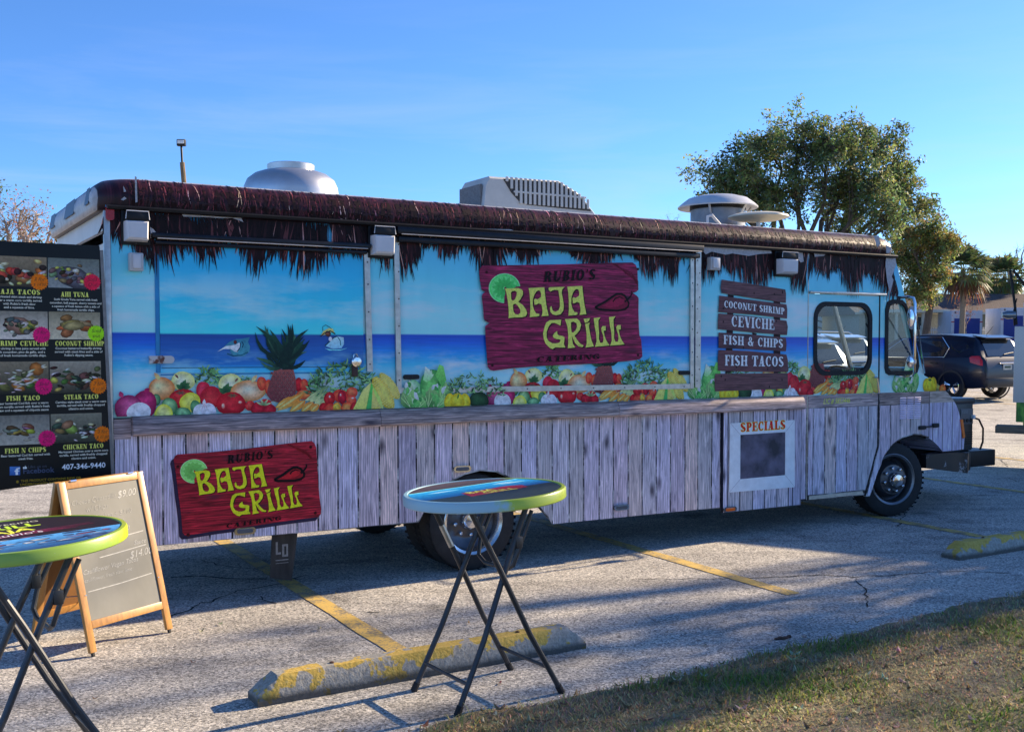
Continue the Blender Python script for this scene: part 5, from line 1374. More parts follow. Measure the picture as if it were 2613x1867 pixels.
for (x, z), col, l1, l2 in (((-3.106, 2.148), ORG, '3 for', '$ 14.00'), ((-2.797, 2.155), RDD, 'Sold', 'Out'), ((-3.099, 1.820), PNK, '3 for', '$ 11.00'), ((-2.778, 1.831), LIM, 'Sold', 'out'), ((-3.092, 1.499), PNK, 'Sold', 'Out'), ((-2.770, 1.496), ORG, '3 for', '$ 11.00'), ((-3.078, 1.175), PNK, 'Sold', 'Out'), ((-2.750, 1.188), ORG, '3 for', '$ 11.00')):
    st_ = Art(-.0475, 2e-5)
    st_.poly([(x + (.054 if k % 2 else .046) * math.cos(k * PI / 20 + .1) , z + (.054 if k % 2 else .046) * math.sin(k * PI / 20 + .1)) for k in range(40)], col)
    ink = (.03, .03, .03) if col is LIM else lerp(col, (.03, .03, .03), .75)
    write(st_, l1, x, z + .006, .032, ink, shear=.25, align='CENTER'); write(st_, l2, x, z - .026, .032 if l2[0] != '$' else .024, ink, shear=.25, align='CENTER')
    st_.done('price_sticker', panel)

# ================================================================== GROUND
def asphalt_mat():
    m, nt, p = newmat('worn_asphalt')
    v = coords(nt)
    vo = node(nt, 'TexVoronoi', feature='F1'); vo.inputs['Scale'].default_value = 95
    nt.links.new(v, vo.inputs['Vector'])
    sepc = node(nt, 'SeparateColor'); nt.links.new(vo.outputs['Color'], sepc.inputs[0])
    stone = ramp(nt, sepc.outputs[0], [(0.0, (.15, .143, .132)), (.3, (.32, .305, .278)), (.6, (.47, .44, .395)), (.85, (.62, .58, .51)), (1.0, (.80, .745, .655))])
    fine = noise(nt, v, 160, 3, .7)
    c = mix(nt, .65, stone.outputs[0], ramp(nt, fine, [(.3, (.5, .5, .5)), (.7, (1.4, 1.38, 1.34))]).outputs[0], 'MULTIPLY')
    big = noise(nt, v, .45, 6, .65)
    c = mix(nt, .8, c, ramp(nt, big, [(.3, (.75, .75, .77)), (.5, (1.05, 1.05, 1.05)), (.7, (1.35, 1.32, 1.26))]).outputs[0], 'MULTIPLY')
    mid = noise(nt, coords(nt, (1, 1, 1), rot=(0, 0, -LOT_YAW)), 3.5, 5, .65)
    c = mix(nt, .5, c, ramp(nt, mid, [(.3, (.82, .82, .82)), (.7, (1.25, 1.25, 1.25))]).outputs[0], 'MULTIPLY')
    # oil drips and stains
    oil = noise(nt, v, 1.3, 4, .5)
    c = mix(nt, ramp(nt, oil, [(.60, (0, 0, 0)), (.72, (.6, .6, .6))]).outputs[0], c, (.035, .033, .032))
    tm = noise(nt, coords(nt, (.35, 2.2, 1), rot=(0, 0, -LOT_YAW)), 1.6, 4, .55)
    c = mix(nt, .7, c, ramp(nt, tm, [(.36, (.68, .68, .69)), (.5, (1, 1, 1))]).outputs[0], 'MULTIPLY')
    dr = node(nt, 'TexVoronoi', feature='F1'); dr.inputs['Scale'].default_value = 1.7; nt.links.new(v, dr.inputs['Vector'])
    c = mix(nt, ramp(nt, math_n(nt, 'MULTIPLY_ADD', fine, .04, dr.outputs['Distance']), [(.045, (.6, .6, .6)), (.075, (0, 0, 0))]).outputs[0], c, (.05, .046, .042))
    nt.links.new(c, p.inputs['Base Color'])
    p.inputs['Roughness'].default_value = .88
    p.inputs['Specular IOR Level'].default_value = .25
    h = math_n(nt, 'MULTIPLY_ADD', vo.outputs['Distance'], -.9, fine)
    bump(nt, p, h, .35, .004)
    return m
ASPH = asphalt_mat()
def sheet_grid(name, x0, x1, ys, dz, mat, nx=24, kind='structure'):
    vs, fs = [], []
    for y in ys:
        for i in range(nx + 1):
            vs.append((x0 + (x1 - x0) * i / nx, y, gz(y) + dz))
    n = nx + 1
    for j in range(len(ys) - 1):
        for i in range(nx):
            fs.append((j * n + i, j * n + i + 1, (j + 1) * n + i + 1, (j + 1) * n + i))
    b = MB(); b.add(vs, fs)
    return tag(b.build(name, mat), kind=kind)
m, nt, p = newmat('rough_ground')
n1 = noise(nt, coords(nt), .4, 6, .65)
nt.links.new(ramp(nt, n1, [(.3, (.06, .075, .03)), (.7, (.13, .12, .06))]).outputs[0], p.inputs['Base Color']); p.inputs['Roughness'].default_value = 1
sheet_grid('ground', -900, 900, [-60, 0, 22, 60, 100, 300, 1500], -.03, m)
lot_o = sheet_grid('parking_lot', -70, 90, [-30, -5, 0, 5, 10, 15, 22, 40, 60, 76], 0.0, ASPH, 32)
m, nt, p = newmat('worn_yellow_paint')
n1 = noise(nt, coords(nt), 60, 4, .7); n2 = noise(nt, coords(nt), 6, 4, .6)
c = mix(nt, ramp(nt, math_n(nt, 'MULTIPLY_ADD', n2, .6, math_n(nt, 'MULTIPLY', n1, .6)), [(.56, (0, 0, 0)), (.68, (1, 1, 1))]).outputs[0], (.66, .44, .11), (.22, .19, .14))
nt.links.new(c, p.inputs['Base Color']); p.inputs['Roughness'].default_value = .8
YEL_L = m
def lotquad(name, x0, x1, y0, y1, z, mat, skew=0.0):
    b = MB(); n = max(1, int(abs(y1 - y0) / .25)); vs = []
    for k in range(n + 1):
        y = y0 + (y1 - y0) * k / n
        vs += [lot(x0 + skew * (y - y0) + random.uniform(-.006, .006), y, gz(lot(x0, y)[1]) + z), lot(x1 + skew * (y - y0) + random.uniform(-.006, .006), y, gz(lot(x0, y)[1]) + z)]
    b.add(vs, [(2 * k, 2 * k + 1, 2 * k + 3, 2 * k + 2) for k in range(n)])
    return b.build(name, mat, lot_o)
random.seed(3)
for x, y0, y1 in ((-1.46, -1.95, 3.0), (1.53, -1.80, 3.0), (4.60, -1.85, 3.2), (7.44, -1.85, 3.2), (10.3, -1.85, 3.2), (13.2, -1.85, 3.2)):
    lotquad('parking_line', x - .01, x + .12, y0, y1, .004, YEL_L, .012)
for x in (9.1, 11.9, 14.7, 17.5, 20.3, 23.1):
    lotquad('parking_line', x, x + .1, 9.0, 14.2, .004, YEL_L)
CRK = M('crack_shadow', (.012, .012, .012), .95)
def crack(pts, w):
    b = MB(); vs = []
    P_ = [Vector(p) for p in pts]
    fine = []
    for a_, b_ in zip(P_, P_[1:]):
        L = (b_ - a_).length; n = max(2, int(L / .06))
        for k in range(n): fine.append(a_.lerp(b_, k / n) + Vector((random.gauss(0, .012), random.gauss(0, .012))))
    fine.append(P_[-1])
    for i, q in enumerate(fine):
        d = (fine[min(i + 1, len(fine) - 1)] - fine[max(0, i - 1)]).normalized(); ww = w * random.uniform(.3, 1.2)
        for s in (1, -1): vs.append(lot(q.x - d.y * s * ww / 2, q.y + d.x * s * ww / 2, .0035))
    b.add(vs, [(2 * k, 2 * k + 1, 2 * k + 3, 2 * k + 2) for k in range(len(fine) - 1)])
    return b.build('pavement_crack', CRK, lot_o)
crack([(1.517, -1.198), (1.865, -1.337), (2.218, -1.443), (2.368, -1.636), (2.655, -1.738), (2.961, -1.814), (3.247, -1.912), (3.515, -2.178)], .018)
crack([(2.368, -1.636), (2.158, -1.936), (1.738, -2.326)], .012)
for k in range(9):
    x_, y_ = random.uniform(-5, 11), random.uniform(-2.4, 7.5)
    pts_ = [(x_, y_)]
    an_ = random.uniform(0, 2 * PI)
    for q_ in range(random.randint(2, 5)):
        an_ += random.gauss(0, .5); x_ += .55 * math.cos(an_); y_ += .35 * math.sin(an_); pts_.append((x_, max(-2.5, y_)))
    crack(pts_, random.uniform(.008, .016))
crack([(0.842, -0.831), (1.086, -0.942), (1.517, -1.198)], .012)
crack([(-2.378, -0.155), (-2.086, 0.095), (-1.783, 0.303), (-1.511, 0.349), (-1.173, 0.546)], .018)
crack([(-2.108, 1.010), (-1.909, 0.937), (-1.665, 0.702), (-1.483, 0.572)], .03)
crack([(-1.697, 0.093), (-1.692, -0.101), (-1.658, -0.196)], .014)
crack([(-1.200, -0.722), (-1.135, -0.743)], .016)
crack([(5.678, 0.610), (5.204, 0.177), (4.807, -0.077), (4.416, -0.371)], .014)
crack([(6.457, 1.052), (6.476, 0.625), (6.932, 0.507), (7.194, 0.249)], .014)
crack([(4.091, 0.080), (4.146, -0.102)], .02)
# lawn sheet with a ragged edge against the asphalt
edge = [(-6.0, -3.75), (-4.0, -3.42), (-2.8, -3.16)] + [(-1.650, -2.770), (-1.361, -2.774), (-1.017, -2.801), (-0.644, -2.817), (-0.146, -2.789), (0.240, -2.759), (0.649, -2.763), (1.192, -2.742), (1.636, -2.677), (2.251, -2.631), (3.006, -2.624)] + [(4.5, -2.62), (7, -2.6), (12, -2.55), (20, -2.5), (40, -2.5)]
edge = sorted(edge)
m, nt, p = newmat('lawn_soil')
n1 = noise(nt, coords(nt), 3, 6, .7); n2 = noise(nt, coords(nt), 40, 4, .7)
c = mix(nt, .6, ramp(nt, n1, [(.3, (.16, .155, .07)), (.55, (.28, .235, .13)), (.75, (.38, .30, .19))]).outputs[0], ramp(nt, n2, [(.3, (.5, .5, .5)), (.7, (1.4, 1.4, 1.4))]).outputs[0], 'MULTIPLY')
nt.links.new(c, p.inputs['Base Color']); p.inputs['Roughness'].default_value = 1; bump(nt, p, n2, 1.0, .03)
dense = []
for (xa, ya), (xb, yb) in zip(edge, edge[1:]):
    k = max(1, int((xb - xa) / .08))
    for i in range(k):
        t = i / k
        dense.append((xa + (xb - xa) * t, ya + (yb - ya) * t + random.gauss(0, .018)))
dense.append(edge[-1])
b = MB(); vs = []
for x, y in dense:
    vs += [lot(x, y, .0045), lot(x, y - .05, .018), lot(x, y - .5, .03), lot(x, y - 30, .03)]
b.add(vs, [(4 * i + k, 4 * i + 4 + k, 4 * i + 5 + k, 4 * i + 1 + k) for i in range(len(dense) - 1) for k in range(3)])
lawn = tag(b.build('lawn', m, smooth='all'), kind='structure')
def edge_y(x):
    for (xa, ya), (xb, yb) in zip(edge, edge[1:]):
        if xa <= x <= xb: return ya + (yb - ya) * (x - xa) / (xb - xa)
    return -2.6

# ================================================================== CONCRETE WHEEL STOPS
def stop_mat(seed):
    m, nt, p = newmat('chipped_yellow_concrete_%d' % seed)
    v = coords(nt, loc=(seed * 3.1, seed, 0))
    n1 = noise(nt, v, 5.0, 6, .62, .4); n2 = noise(nt, v, 45, 4, .6)
    sp = node(nt, 'SeparateXYZ'); nt.links.new(coords(nt), sp.inputs[0])
    con = ramp(nt, n2, [(.3, (.25, .235, .20)), (.7, (.45, .425, .37))])
    k = math_n(nt, 'MULTIPLY_ADD', sp.outputs[2], 1.1, n1)
    c = mix(nt, ramp(nt, k, [(.612, (0, 0, 0)), (.63, (1, 1, 1))]).outputs[0], con.outputs[0], ramp(nt, n2, [(.3, (.50, .32, .05)), (.7, (.66, .46, .11))]).outputs[0])
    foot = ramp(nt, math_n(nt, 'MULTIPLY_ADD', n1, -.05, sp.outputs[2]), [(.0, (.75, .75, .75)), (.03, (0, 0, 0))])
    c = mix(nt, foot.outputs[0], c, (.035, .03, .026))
    nt.links.new(c, p.inputs['Base Color']); p.inputs['Roughness'].default_value = .9; bump(nt, p, math_n(nt, 'ADD', n2, n1), .5, .01)
    return m
def wheel_stop(x0, x1, y, label, seed):
    o = thing('wheel_stop', label, 'wheel stop', lot(x0, y), LOT_YAW, 'concrete wheel stops')
    L = x1 - x0; rnd = random.Random(seed)
    prof = [(-.085, 0), (-.088, .03), (-.062, .115), (-.045, .135), (.045, .135), (.062, .115), (.088, .03), (.085, 0)]
    rings = []
    xs = [0, .012, .06, .11, .135] + [.135 + (L - .27) * k / 14 for k in range(1, 14)] + [L - .135, L - .11, L - .06, L - .012, L]
    for x in xs:
        e = min(x, L - x)
        zmax = .045 + .09 * min(1, e / .11) if e < .11 else .135
        rings.append([(x, yy * (1 + rnd.uniform(-.02, .02)), min(z, zmax) + (rnd.uniform(-.002, .002) if z > 0 else 0)) for yy, z in prof])
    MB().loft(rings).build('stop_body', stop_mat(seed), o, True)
    for x in (.42, L - .42):
        d = MB(); d.lathe([(.012, .1355), (.012, .142), (0, .145)], (x, 0, 0), 'Z', 10); d.build('anchor_pin', M('rusty_pin', (.10, .045, .025), .8), o)
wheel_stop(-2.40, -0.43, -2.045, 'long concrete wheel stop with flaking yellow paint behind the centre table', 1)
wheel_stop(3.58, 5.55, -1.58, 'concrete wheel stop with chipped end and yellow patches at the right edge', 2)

# ================================================================== FOLDING COCKTAIL TABLES
TUBE = M('grey_tube_steel', (.05, .052, .058), .38, .4, .2, 10)
def table_top_art(kind):
    a = Art(0, 2e-5, 400); S_ = [1]
    return a
def table(cx, cy, yaw, h, rt, label, kind, rim_mat, tilt):
    o = thing('cocktail_table', label, 'table', (cx, cy, 0), yaw, 'round folding cocktail tables')
    xf = Matrix.Translation((0, 0, h)) @ Matrix.Rotation(tilt[0], 4, 'X') @ Matrix.Rotation(tilt[1], 4, 'Y')
    tp = MB(); tp.lathe([(0, 0), (rt - .025, 0), (rt - .022, .004), (rt - .006, .003), (rt, -.006), (rt, -.045), (rt - .006, -.05), (rt - .014, -.045), (rt - .014, -.012), (0, -.012)], (0, 0, 0), 'Z', 64)
    top = tp.build('table_top', rim_mat, o, True, xf)
    # printed disc; drawn in x-y
    a = Art(0, 2e-5, 400)
    r = rt - .03
    def half(z0, z1, col, col2=None):
        n = 28; p1 = []
        for k in range(n + 1):
            z = z0 + (z1 - z0) * k / n; p1.append((math.sqrt(max(0, r * r - z * z)), z))
        a.poly(p1 + [(-x, z) for x, z in p1[::-1]], col, col2)
    if kind == 0:
        half(-r, r, W(26, 40, 56)); half(-.06, .20, W(24, 120, 185), W(10, 62, 125)); half(.20, r, W(58, 52, 64), W(46, 42, 54)); half(.185, .20, W(90, 185, 225))
        for x, z, w in ((-.17, .12, .10), (.24, .10, .09), (.2, .13, .07)): a.ell((x, z, w, .012), W(190, 215, 230), W(60, 150, 205), n=14)
        a.poly([(-.16, -.13), (.20, -.10), (.22, -.02), (.14, .02), (-.14, .0)], W(110, 25, 50))
        for k, (t, x, z) in enumerate((('BAJA', -.12, -.045), ('GRILL', -.06, -.105))): write(a, t, x, z, .075, W(185, 200, 70), offset=.002)
    else:
        half(-r, r, W(24, 18, 26)); half(-r, -.10, W(60, 120, 185), W(16, 40, 90))
        rn = random.Random(9)
        for k in range(40): a.ell((rn.uniform(-.3, .3), rn.uniform(-.3, -.08), rn.uniform(.02, .06), rn.uniform(.006, .02)), W(*rn.choice([(150, 165, 200), (30, 40, 80), (120, 70, 90), (60, 90, 150)])), W(20, 28, 60), n=9)
        for k in range(14): a.stroke([(rn.uniform(-.3, -.2), -.05 + k * .004), (rn.uniform(.1, .3), -.02 + k * .005)], .006, W(80, 30, 60))
        write(a, "Rubio's", -.12, -.02, .07, W(150, 170, 190)); write(a, 'BAJA', -.17, .06, .11, W(185, 200, 60), offset=.003); write(a, 'GRILL', -.17, .16, .11, W(130, 190, 50), offset=.003); write(a, 'CATERING', -.11, .26, .05, W(140, 150, 150))
    a.done('table_print', top, xf=xf @ Matrix(((1, 0, 0, 0), (0, 0, 1, 0), (0, -1, 0, .0012), (0, 0, 0, 1))))
    # two U frames crossing
    hz = h - .05
    FA = [(-.275, .245), (-.275, -.185)]; FB = [(.335, .26), (.335, -.205)]
    ta = [(.17, .185), (.17, -.15)]; tb = [(-.20, .205), (-.20, -.175)]
    def zt(x, y): return (xf @ Vector((x, y, -.05))).z
    for F, T_, nm in ((FA, ta, 'front'), (FB, tb, 'back')):
        for (fx, fy), (tx, ty) in zip(F, T_):
            mp = Vector((fx + (tx - fx) * .36, fy + (ty - fy) * .36, hz * .34))
            top_p = Vector((tx, ty, zt(tx, ty))); ft = Vector((fx, fy, .012))
            g = MB(); g.tube([ft, ft.lerp(mp, .98), ft.lerp(top_p, .7), top_p], .0145, 10)
            lg = g.build('leg', TUBE, o, True)
            d = (mp - ft).normalized()
            g = MB(); g.tube([ft - d * .012, ft + d * .035], .018, 10); g.build('foot_cap', RUBBER, lg, True)
        def at(k, i): return Vector((F[i][0] + (T_[i][0] - F[i][0]) * k, F[i][1] + (T_[i][1] - F[i][1]) * k, .012 + (hz - .012) * k))
        g = MB(); g.tube([at(.13, 0), at(.13, 1)], .010, 8); g.build('cross_bar', TUBE, o, True)
    # sliding U brace under the top
    A0, A1 = Vector((.17, .185, hz)), Vector((.17, -.15, hz)); d0 = (Vector((FA[0][0], FA[0][1], 0)) - A0); d1 = (Vector((FA[1][0], FA[1][1], 0)) - A1)
    off = Vector((.03, 0, -.02))
    g = MB(); g.tube([A0 + d0 * .03 + off, A0 + d0 * .22 + off, A0 + d0 * .30 + Vector((.045, -.02, -.02)), A0 + d0 * .33 + Vector((.06, -.08, -.02)), A1 + d1 * .33 + Vector((.06, .08, -.02)), A1 + d1 * .30 + Vector((.045, .02, -.02)), A1 + d1 * .22 + off, A1 + d1 * .03 + off], .011, 8)
    g.build('lock_brace', TUBE, o, True)
    for A_, d_ in ((A0, d0), (A1, d1)):
        q = A_ + d_ * .2
        g = MB(); g.cbox(q.x - .004, q.x + .036, q.y - .02, q.y + .02, q.z - .03, q.z + .03, .006); g.build('lock_sleeve', TUBE, o, True)
    q = Vector((-.20, .205, hz)); d_ = Vector((.335, .26, 0)) - q; q = q + d_ * .2
    g = MB(); g.tube([q - d_ * .06 + Vector((-.004, 0, -.004)), q + d_ * .06 + Vector((-.004, 0, -.004))], .0165, 8); g.build('hinge_sleeve', ALU, o, True)
    return o
def rim_paint(name, c0, c1, ang):
    m, nt, p = newmat(name)
    sp = node(nt, 'SeparateXYZ'); nt.links.new(coords(nt), sp.inputs[0])
    n1 = noise(nt, coords(nt), 9, 5, .6)
    k = math_n(nt, 'ADD', math_n(nt, 'MULTIPLY', sp.outputs[0], ang[0]), math_n(nt, 'MULTIPLY', sp.outputs[1], ang[1]))
    k = math_n(nt, 'ADD', math_n(nt, 'MULTIPLY_ADD', n1, .5, -.25), k)
    c = mix(nt, ramp(nt, k, [(.12, (0, 0, 0)), (.22, (1, 1, 1))]).outputs[0], c0, c1)
    ch = noise(nt, coords(nt, (1, 1, 3)), 14, 5, .7)
    c = mix(nt, ramp(nt, ch, [(.68, (0, 0, 0)), (.71, (.8, .8, .8))]).outputs[0], c, (.45, .50, .50))
    nt.links.new(c, p.inputs['Base Color']); p.inputs['Roughness'].default_value = .35
    return m
RIM1 = rim_paint('chipped_blue_green_rim', (.34, .55, .62), (.46, .58, .05), (1.3, -1.0))
RIM2 = rim_paint('lime_green_rim', (.30, .46, .06), (.42, .52, .02), (.8, .2))
TY = 0.6
table(-0.14, 5.445, TY, 1.055, .415, 'round table with blue and yellow chipped rim standing over the wheel stop', 0, RIM1, (R(-1.5), R(-2.5)))
table(-2.03, 4.42, TY + .05, 1.02, .415, 'round lime-rimmed table cut off by the left edge, before the chalkboard', 1, RIM2, (R(-.5), R(-2.5)))

# ================================================================== SANDWICH BOARD
WOOD = M('golden_pine', (.50, .24, .06), .4, 0, .25, 5, 0, .5, .2, (8, 8, 1.2))
ab = thing('sandwich_board', 'golden wood sandwich board with chalk-written specials, standing beside the truck', 'sandwich board')
fl_, fr_ = Vector((-2.405, 6.09, 0)), Vector((-2.118, 6.588, 0))
ax = (fr_ - fl_).normalized(); nrm = Vector((ax.y, -ax.x, 0))
WID = (fr_ - fl_).length
ab.location = (fl_ + fr_) / 2 - nrm * .26
HT = .985; SPR = .275
def board_panel(sign_, front):
    # local frame: u across, v up the slope, w outwards
    foot = (fl_ + fr_) / 2 - nrm * (0 if sign_ > 0 else .53)
    apex = (fl_ + fr_) / 2 - nrm * (.265 - sign_ * .012)
    vdir = (apex + Vector((0, 0, HT)) - foot); LEN = vdir.length; vdir.normalize()
    udir = ax * sign_
    wdir = udir.cross(vdir)
    base = foot - ab.location
    X = Matrix(((udir.x, wdir.x, vdir.x, base.x), (udir.y, wdir.y, vdir.y, base.y), (udir.z, wdir.z, vdir.z, base.z), (0, 0, 0, 1)))
    hw = WID / 2 + .018
    nm = 'board_frame'
    root = None
    for (x0, x1, z0, z1) in ((-hw, -hw + .045, .022, LEN), (hw - .045, hw, .022, LEN)):
        g = MB(); g.cbox(x0, x1, -.012, .012, z0, z1, .004); s_ = g.build('frame_stile', WOOD, ab, True, X); root = root or s_
        g = MB(); g.cbox(x0 + .014, x1 - .014, -.009, .009, 0.0, .024, .003); g.build('rubber_foot', RUBBER, s_, True, X)
    for z0, z1 in ((.155, .20), (LEN - .045, LEN - .001)):
        g = MB(); g.cbox(-hw + .045, hw - .045, -.0115, .0115, z0, z1, .004); g.build('frame_rail', WOOD, ab, True, X)
    g = MB(); g.box(-hw + .04, hw - .04, -.004, .004, .19, LEN - .04)
    m, nt, p = newmat('chalkboard_face_%d' % (sign_ > 0)) if front else newmat('hardboard_back')
    if front:
        n1 = noise(nt, coords(nt, (1, 1, .5)), 3.2, 5, .6)
        nt.links.new(ramp(nt, n1, [(.3, (.12, .118, .10)), (.7, (.20, .196, .17))]).outputs[0], p.inputs['Base Color']); p.inputs['Roughness'].default_value = .55
    else:
        nt.links.new(ramp(nt, noise(nt, coords(nt), 8, 4), [(.3, (.20, .085, .02)), (.7, (.28, .12, .03))]).outputs[0], p.inputs['Base Color']); p.inputs['Roughness'].default_value = .7
    bo = g.build('chalkboard', m, ab, False, X)
    if front:
        a = Art(.0052, 1e-5, 400)
        CH = (.56, .55, .50); C2 = (.38, .37, .33)
        u0 = -hw + .06
        def hand(t, x, z, s, c=CH): write(a, t, x, z, s, c, slope=.03, shear=.35, offset=-.0004)
        hand('Cheese Quesadilla', u0, .872, .043, C2); hand('$9.00', .085, .875, .062); hand('w/ Chips', u0 + .09, .822, .045, C2)
        hand('add Chicken + $1.00', u0 + .06, .765, .042, C2); hand('Steak + $1.00', u0 + .11, .712, .042, C2); hand('Shrimp $2.00', u0 + .16, .668, .04)
        hand('Sauce', .14, .575, .04)
        hand('Cauliflower Vegan Tacos', u0 - .01, .465, .040); hand('$14.00', .09, .50, .062)
        hand('cauliflower, fresh slaw, lime', u0 - .01, .42, .031)
        for z, x0 in ((.632, -.1), (.545, -.12), (.365, -.24)): a.stroke([(x0, z), (0, z + .006), (.23, z + .02)], .005, CH)
        a.done('chalk_writing', bo, X)
    return X, LEN, root
X1, LEN, rt_ = board_panel(1, True)
board_panel(-1, False)
for s in (-1, 1):
    p0 = X1 @ Vector((s * (WID / 2 - .02), .016, .35)); p1 = p0 - nrm * .33
    g = MB(); g.tube([p0, (p0 + p1) / 2 - Vector((0, 0, .03)), p1], .003, 5); g.build('stay_chain', CHROME, ab)
    ph = X1 @ Vector((s * (WID / 2 - .08), .012, LEN))
    g = MB(); g.tube([ph - ax * .02, ph + ax * .02], .008, 8); g.build('hinge', CHROME, ab)

# ================================================================== PARKED CARS
CAR_GLASS = M('car_glass', (.02, .026, .03), .06, 0, .2, 3, 0, .9)
PLASTIC = M('black_trim', (.018, .018, .02), .5)
TAIL = M('tail_lamp_red', S(190, 25, 35), .15, 0, .2, 20)
def car(label, paint, x, y, heading, bars=False, box_=False, detail=True, sz=1.0):
    """five-door sport utility; local x forwards, y to the left"""
    o = thing('sport_utility_car', label, 'car', (*lot(x, y)[:2], gz(lot(x, y)[1])), LOT_YAW + heading, 'cars parked behind the food truck')
    top = [(-2.38, .62), (-2.375, .80), (-2.34, 1.00), (-2.26, 1.13), (-2.13, 1.36), (-2.02, 1.53), (-1.92, 1.615), (-1.6, 1.665), (-1.0, 1.695), (-.3, 1.69), (.25, 1.64), (.55, 1.57), (.95, 1.33), (1.25, 1.13), (1.45, 1.07), (1.8, 1.02), (2.12, .93), (2.28, .82), (2.36, .62)]
    def belt(x): return 1.06 - .03 * x
    rings = []
    for xx, zt in top:
        e = min(1, (2.40 - abs(xx)) / .35)
        wf = .80 + .14 * (e ** .5)
        zb_ = .30 + .12 * max(0, abs(xx) - 2.0)
        b = min(belt(xx), zt - .02)
        rf = min(1.0, max(0.0, (zt - b) / .6))
        half = [(wf * .93, zb_), (wf * .99, zb_ + .12), (wf, min(.70, b - .06)), (wf * .985, b - .03), (wf * .965, b)]
        half += [(wf * .965 - .06 * rf - .0, b + (zt - b) * .35), (wf * .965 - .17 * rf, b + (zt - b) * .78), (wf * .965 - .26 * rf - .04 * (1 - rf), zt - .02 * rf - .006), (.35, zt + .004)]
        rings.append([(xx, yy, zz) for yy, zz in half] + [(xx, -yy, zz) for yy, zz in half[::-1]])
    b_ = MB(); b_.loft(rings, True, True)
    body = b_.build('car_body', paint, o, True)
    def sidey(xx, z):
        b = belt(xx); zt = 1.66
        t = max(0, min(1, (z - b) / (zt - b)))
        return .905 - (.06 / .35 * t if t < .35 else .06 + (t - .35) / .43 * .11) + .012
    for s in (1, -1):
        for pts in ([(.92, 1.075), (.28, 1.52), (-.02, 1.56), (-.08, 1.09)], [(-.16, 1.09), (-.1, 1.565), (-.95, 1.575), (-1.22, 1.32), (-1.12, 1.115)], [(-1.36, 1.30), (-1.22, 1.52), (-1.70, 1.50), (-1.86, 1.36), (-1.62, 1.20)]):
            g = MB(); g.add([(px_, s * sidey(px_, pz_), pz_) for px_, pz_ in pts], [tuple(range(len(pts)))]); g.build('side_window', CAR_GLASS, o)
        if detail:
            tr = MB(); tr.tube([(px_, s * (sidey(px_, pz_) + .004), pz_) for px_, pz_ in ((.98, 1.06), (.28, 1.545), (-.1, 1.595), (-.97, 1.605), (-1.28, 1.33), (-1.18, 1.09), (-.1, 1.065), (.98, 1.06))], .012, 6); tr.build('chrome_trim', CHROME, o)
            dl = MB()
            for xx in (-.13, -1.2): dl.tube([(xx, s * .935, .45), (xx, s * .945, .75), (xx + .02, s * (sidey(xx, 1.06) + .002), 1.06)], .006, 5)
            for xx in (.15, -.98): dl.tube([(xx, s * .95, .93), (xx + .2, s * .95, .94)], .016, 6)
            dl.build('door_line_and_handle', PLASTIC, o)
        mr = MB(); mr.cbox(.72, .95, s * 1.0 - .1, s * 1.0 + .1, 1.06, 1.20, .05); mr.build('door_mirror', paint, o, True)
        tl = MB(); tl.loft([[(-2.335, s * .80, .88), (-2.25, s * .93, .90), (-1.98, s * .95, .97)], [(-2.33, s * .76, 1.02), (-2.25, s * .925, 1.04), (-1.95, s * .945, 1.10)], [(-2.245, s * .75, 1.15), (-2.19, s * .90, 1.14), (-2.0, s * .925, 1.13)]], False, False)
        tl.build('tail_lamp', TAIL, o, True)
        if bars:
            rb = MB(); rb.tube([(.3, s * .62, 1.62), (.2, s * .63, 1.71), (-.4, s * .63, 1.755), (-1.5, s * .62, 1.735), (-1.65, s * .61, 1.67)], .018, 8); rb.build('roof_rail', CHROME, o, True)
        ar = MB()
        for wx in (-1.42, 1.44):
            ar.lathe([(.40, s * .90), (.40, s * .958), (.355, s * .96)], (wx, 0, .36), 'Y', 28)
        ar.build('wheel_arch_trim', PLASTIC, o, True)
    rg_ = MB(); rg_.add([(-2.275, .66, 1.13), (-2.275, -.66, 1.13), (-2.02, -.60, 1.55), (-2.02, .60, 1.55)], [(0, 1, 2, 3)]); rgo = rg_.build('rear_window', CAR_GLASS, o)
    wp = MB(); wp.tube([(-2.27, 0, 1.17), (-2.25, -.25, 1.20), (-2.24, -.42, 1.215)], .014, 6); wp.build('rear_wiper', PLASTIC, rgo)
    spo = MB(); spo.loft([[(-1.80, .62, 1.665), (-1.80, -.62, 1.665), (-1.80, -.62, 1.64), (-1.80, .62, 1.64)], [(-2.16, .58, 1.60), (-2.16, -.58, 1.60), (-2.15, -.58, 1.575), (-2.15, .58, 1.575)]]); spo.build('roof_spoiler', paint, o, True)
    bu = MB(); bu.cbox(-2.43, -2.25, -.84, .84, .36, .58, .05); bu.build('rear_bumper', PLASTIC, o, True)
    pl = MB(); pl.cbox(-2.385, -2.36, -.17, .17, .78, .92, .008); plo = pl.build('licence_plate', M('plate_white', (.5, .52, .48), .5), o)
    pa = MB(); pa.cbox(-2.39, -2.35, -.3, .3, .93, .97, .01); pa.build('chrome_grab', CHROME, o)
    pg = MB(); pg.box(-2.388, -2.3855, -.12, .12, .82, .88); pg.build('plate_characters', M('plate_ink', (.05, .09, .06), .6, 0, .9, 60), plo)
    an = MB(); an.tube([(-1.75, 0, 1.675), (-1.95, 0, 1.90)], .008, 5, r2=.004); an.build('aerial', PLASTIC, o)
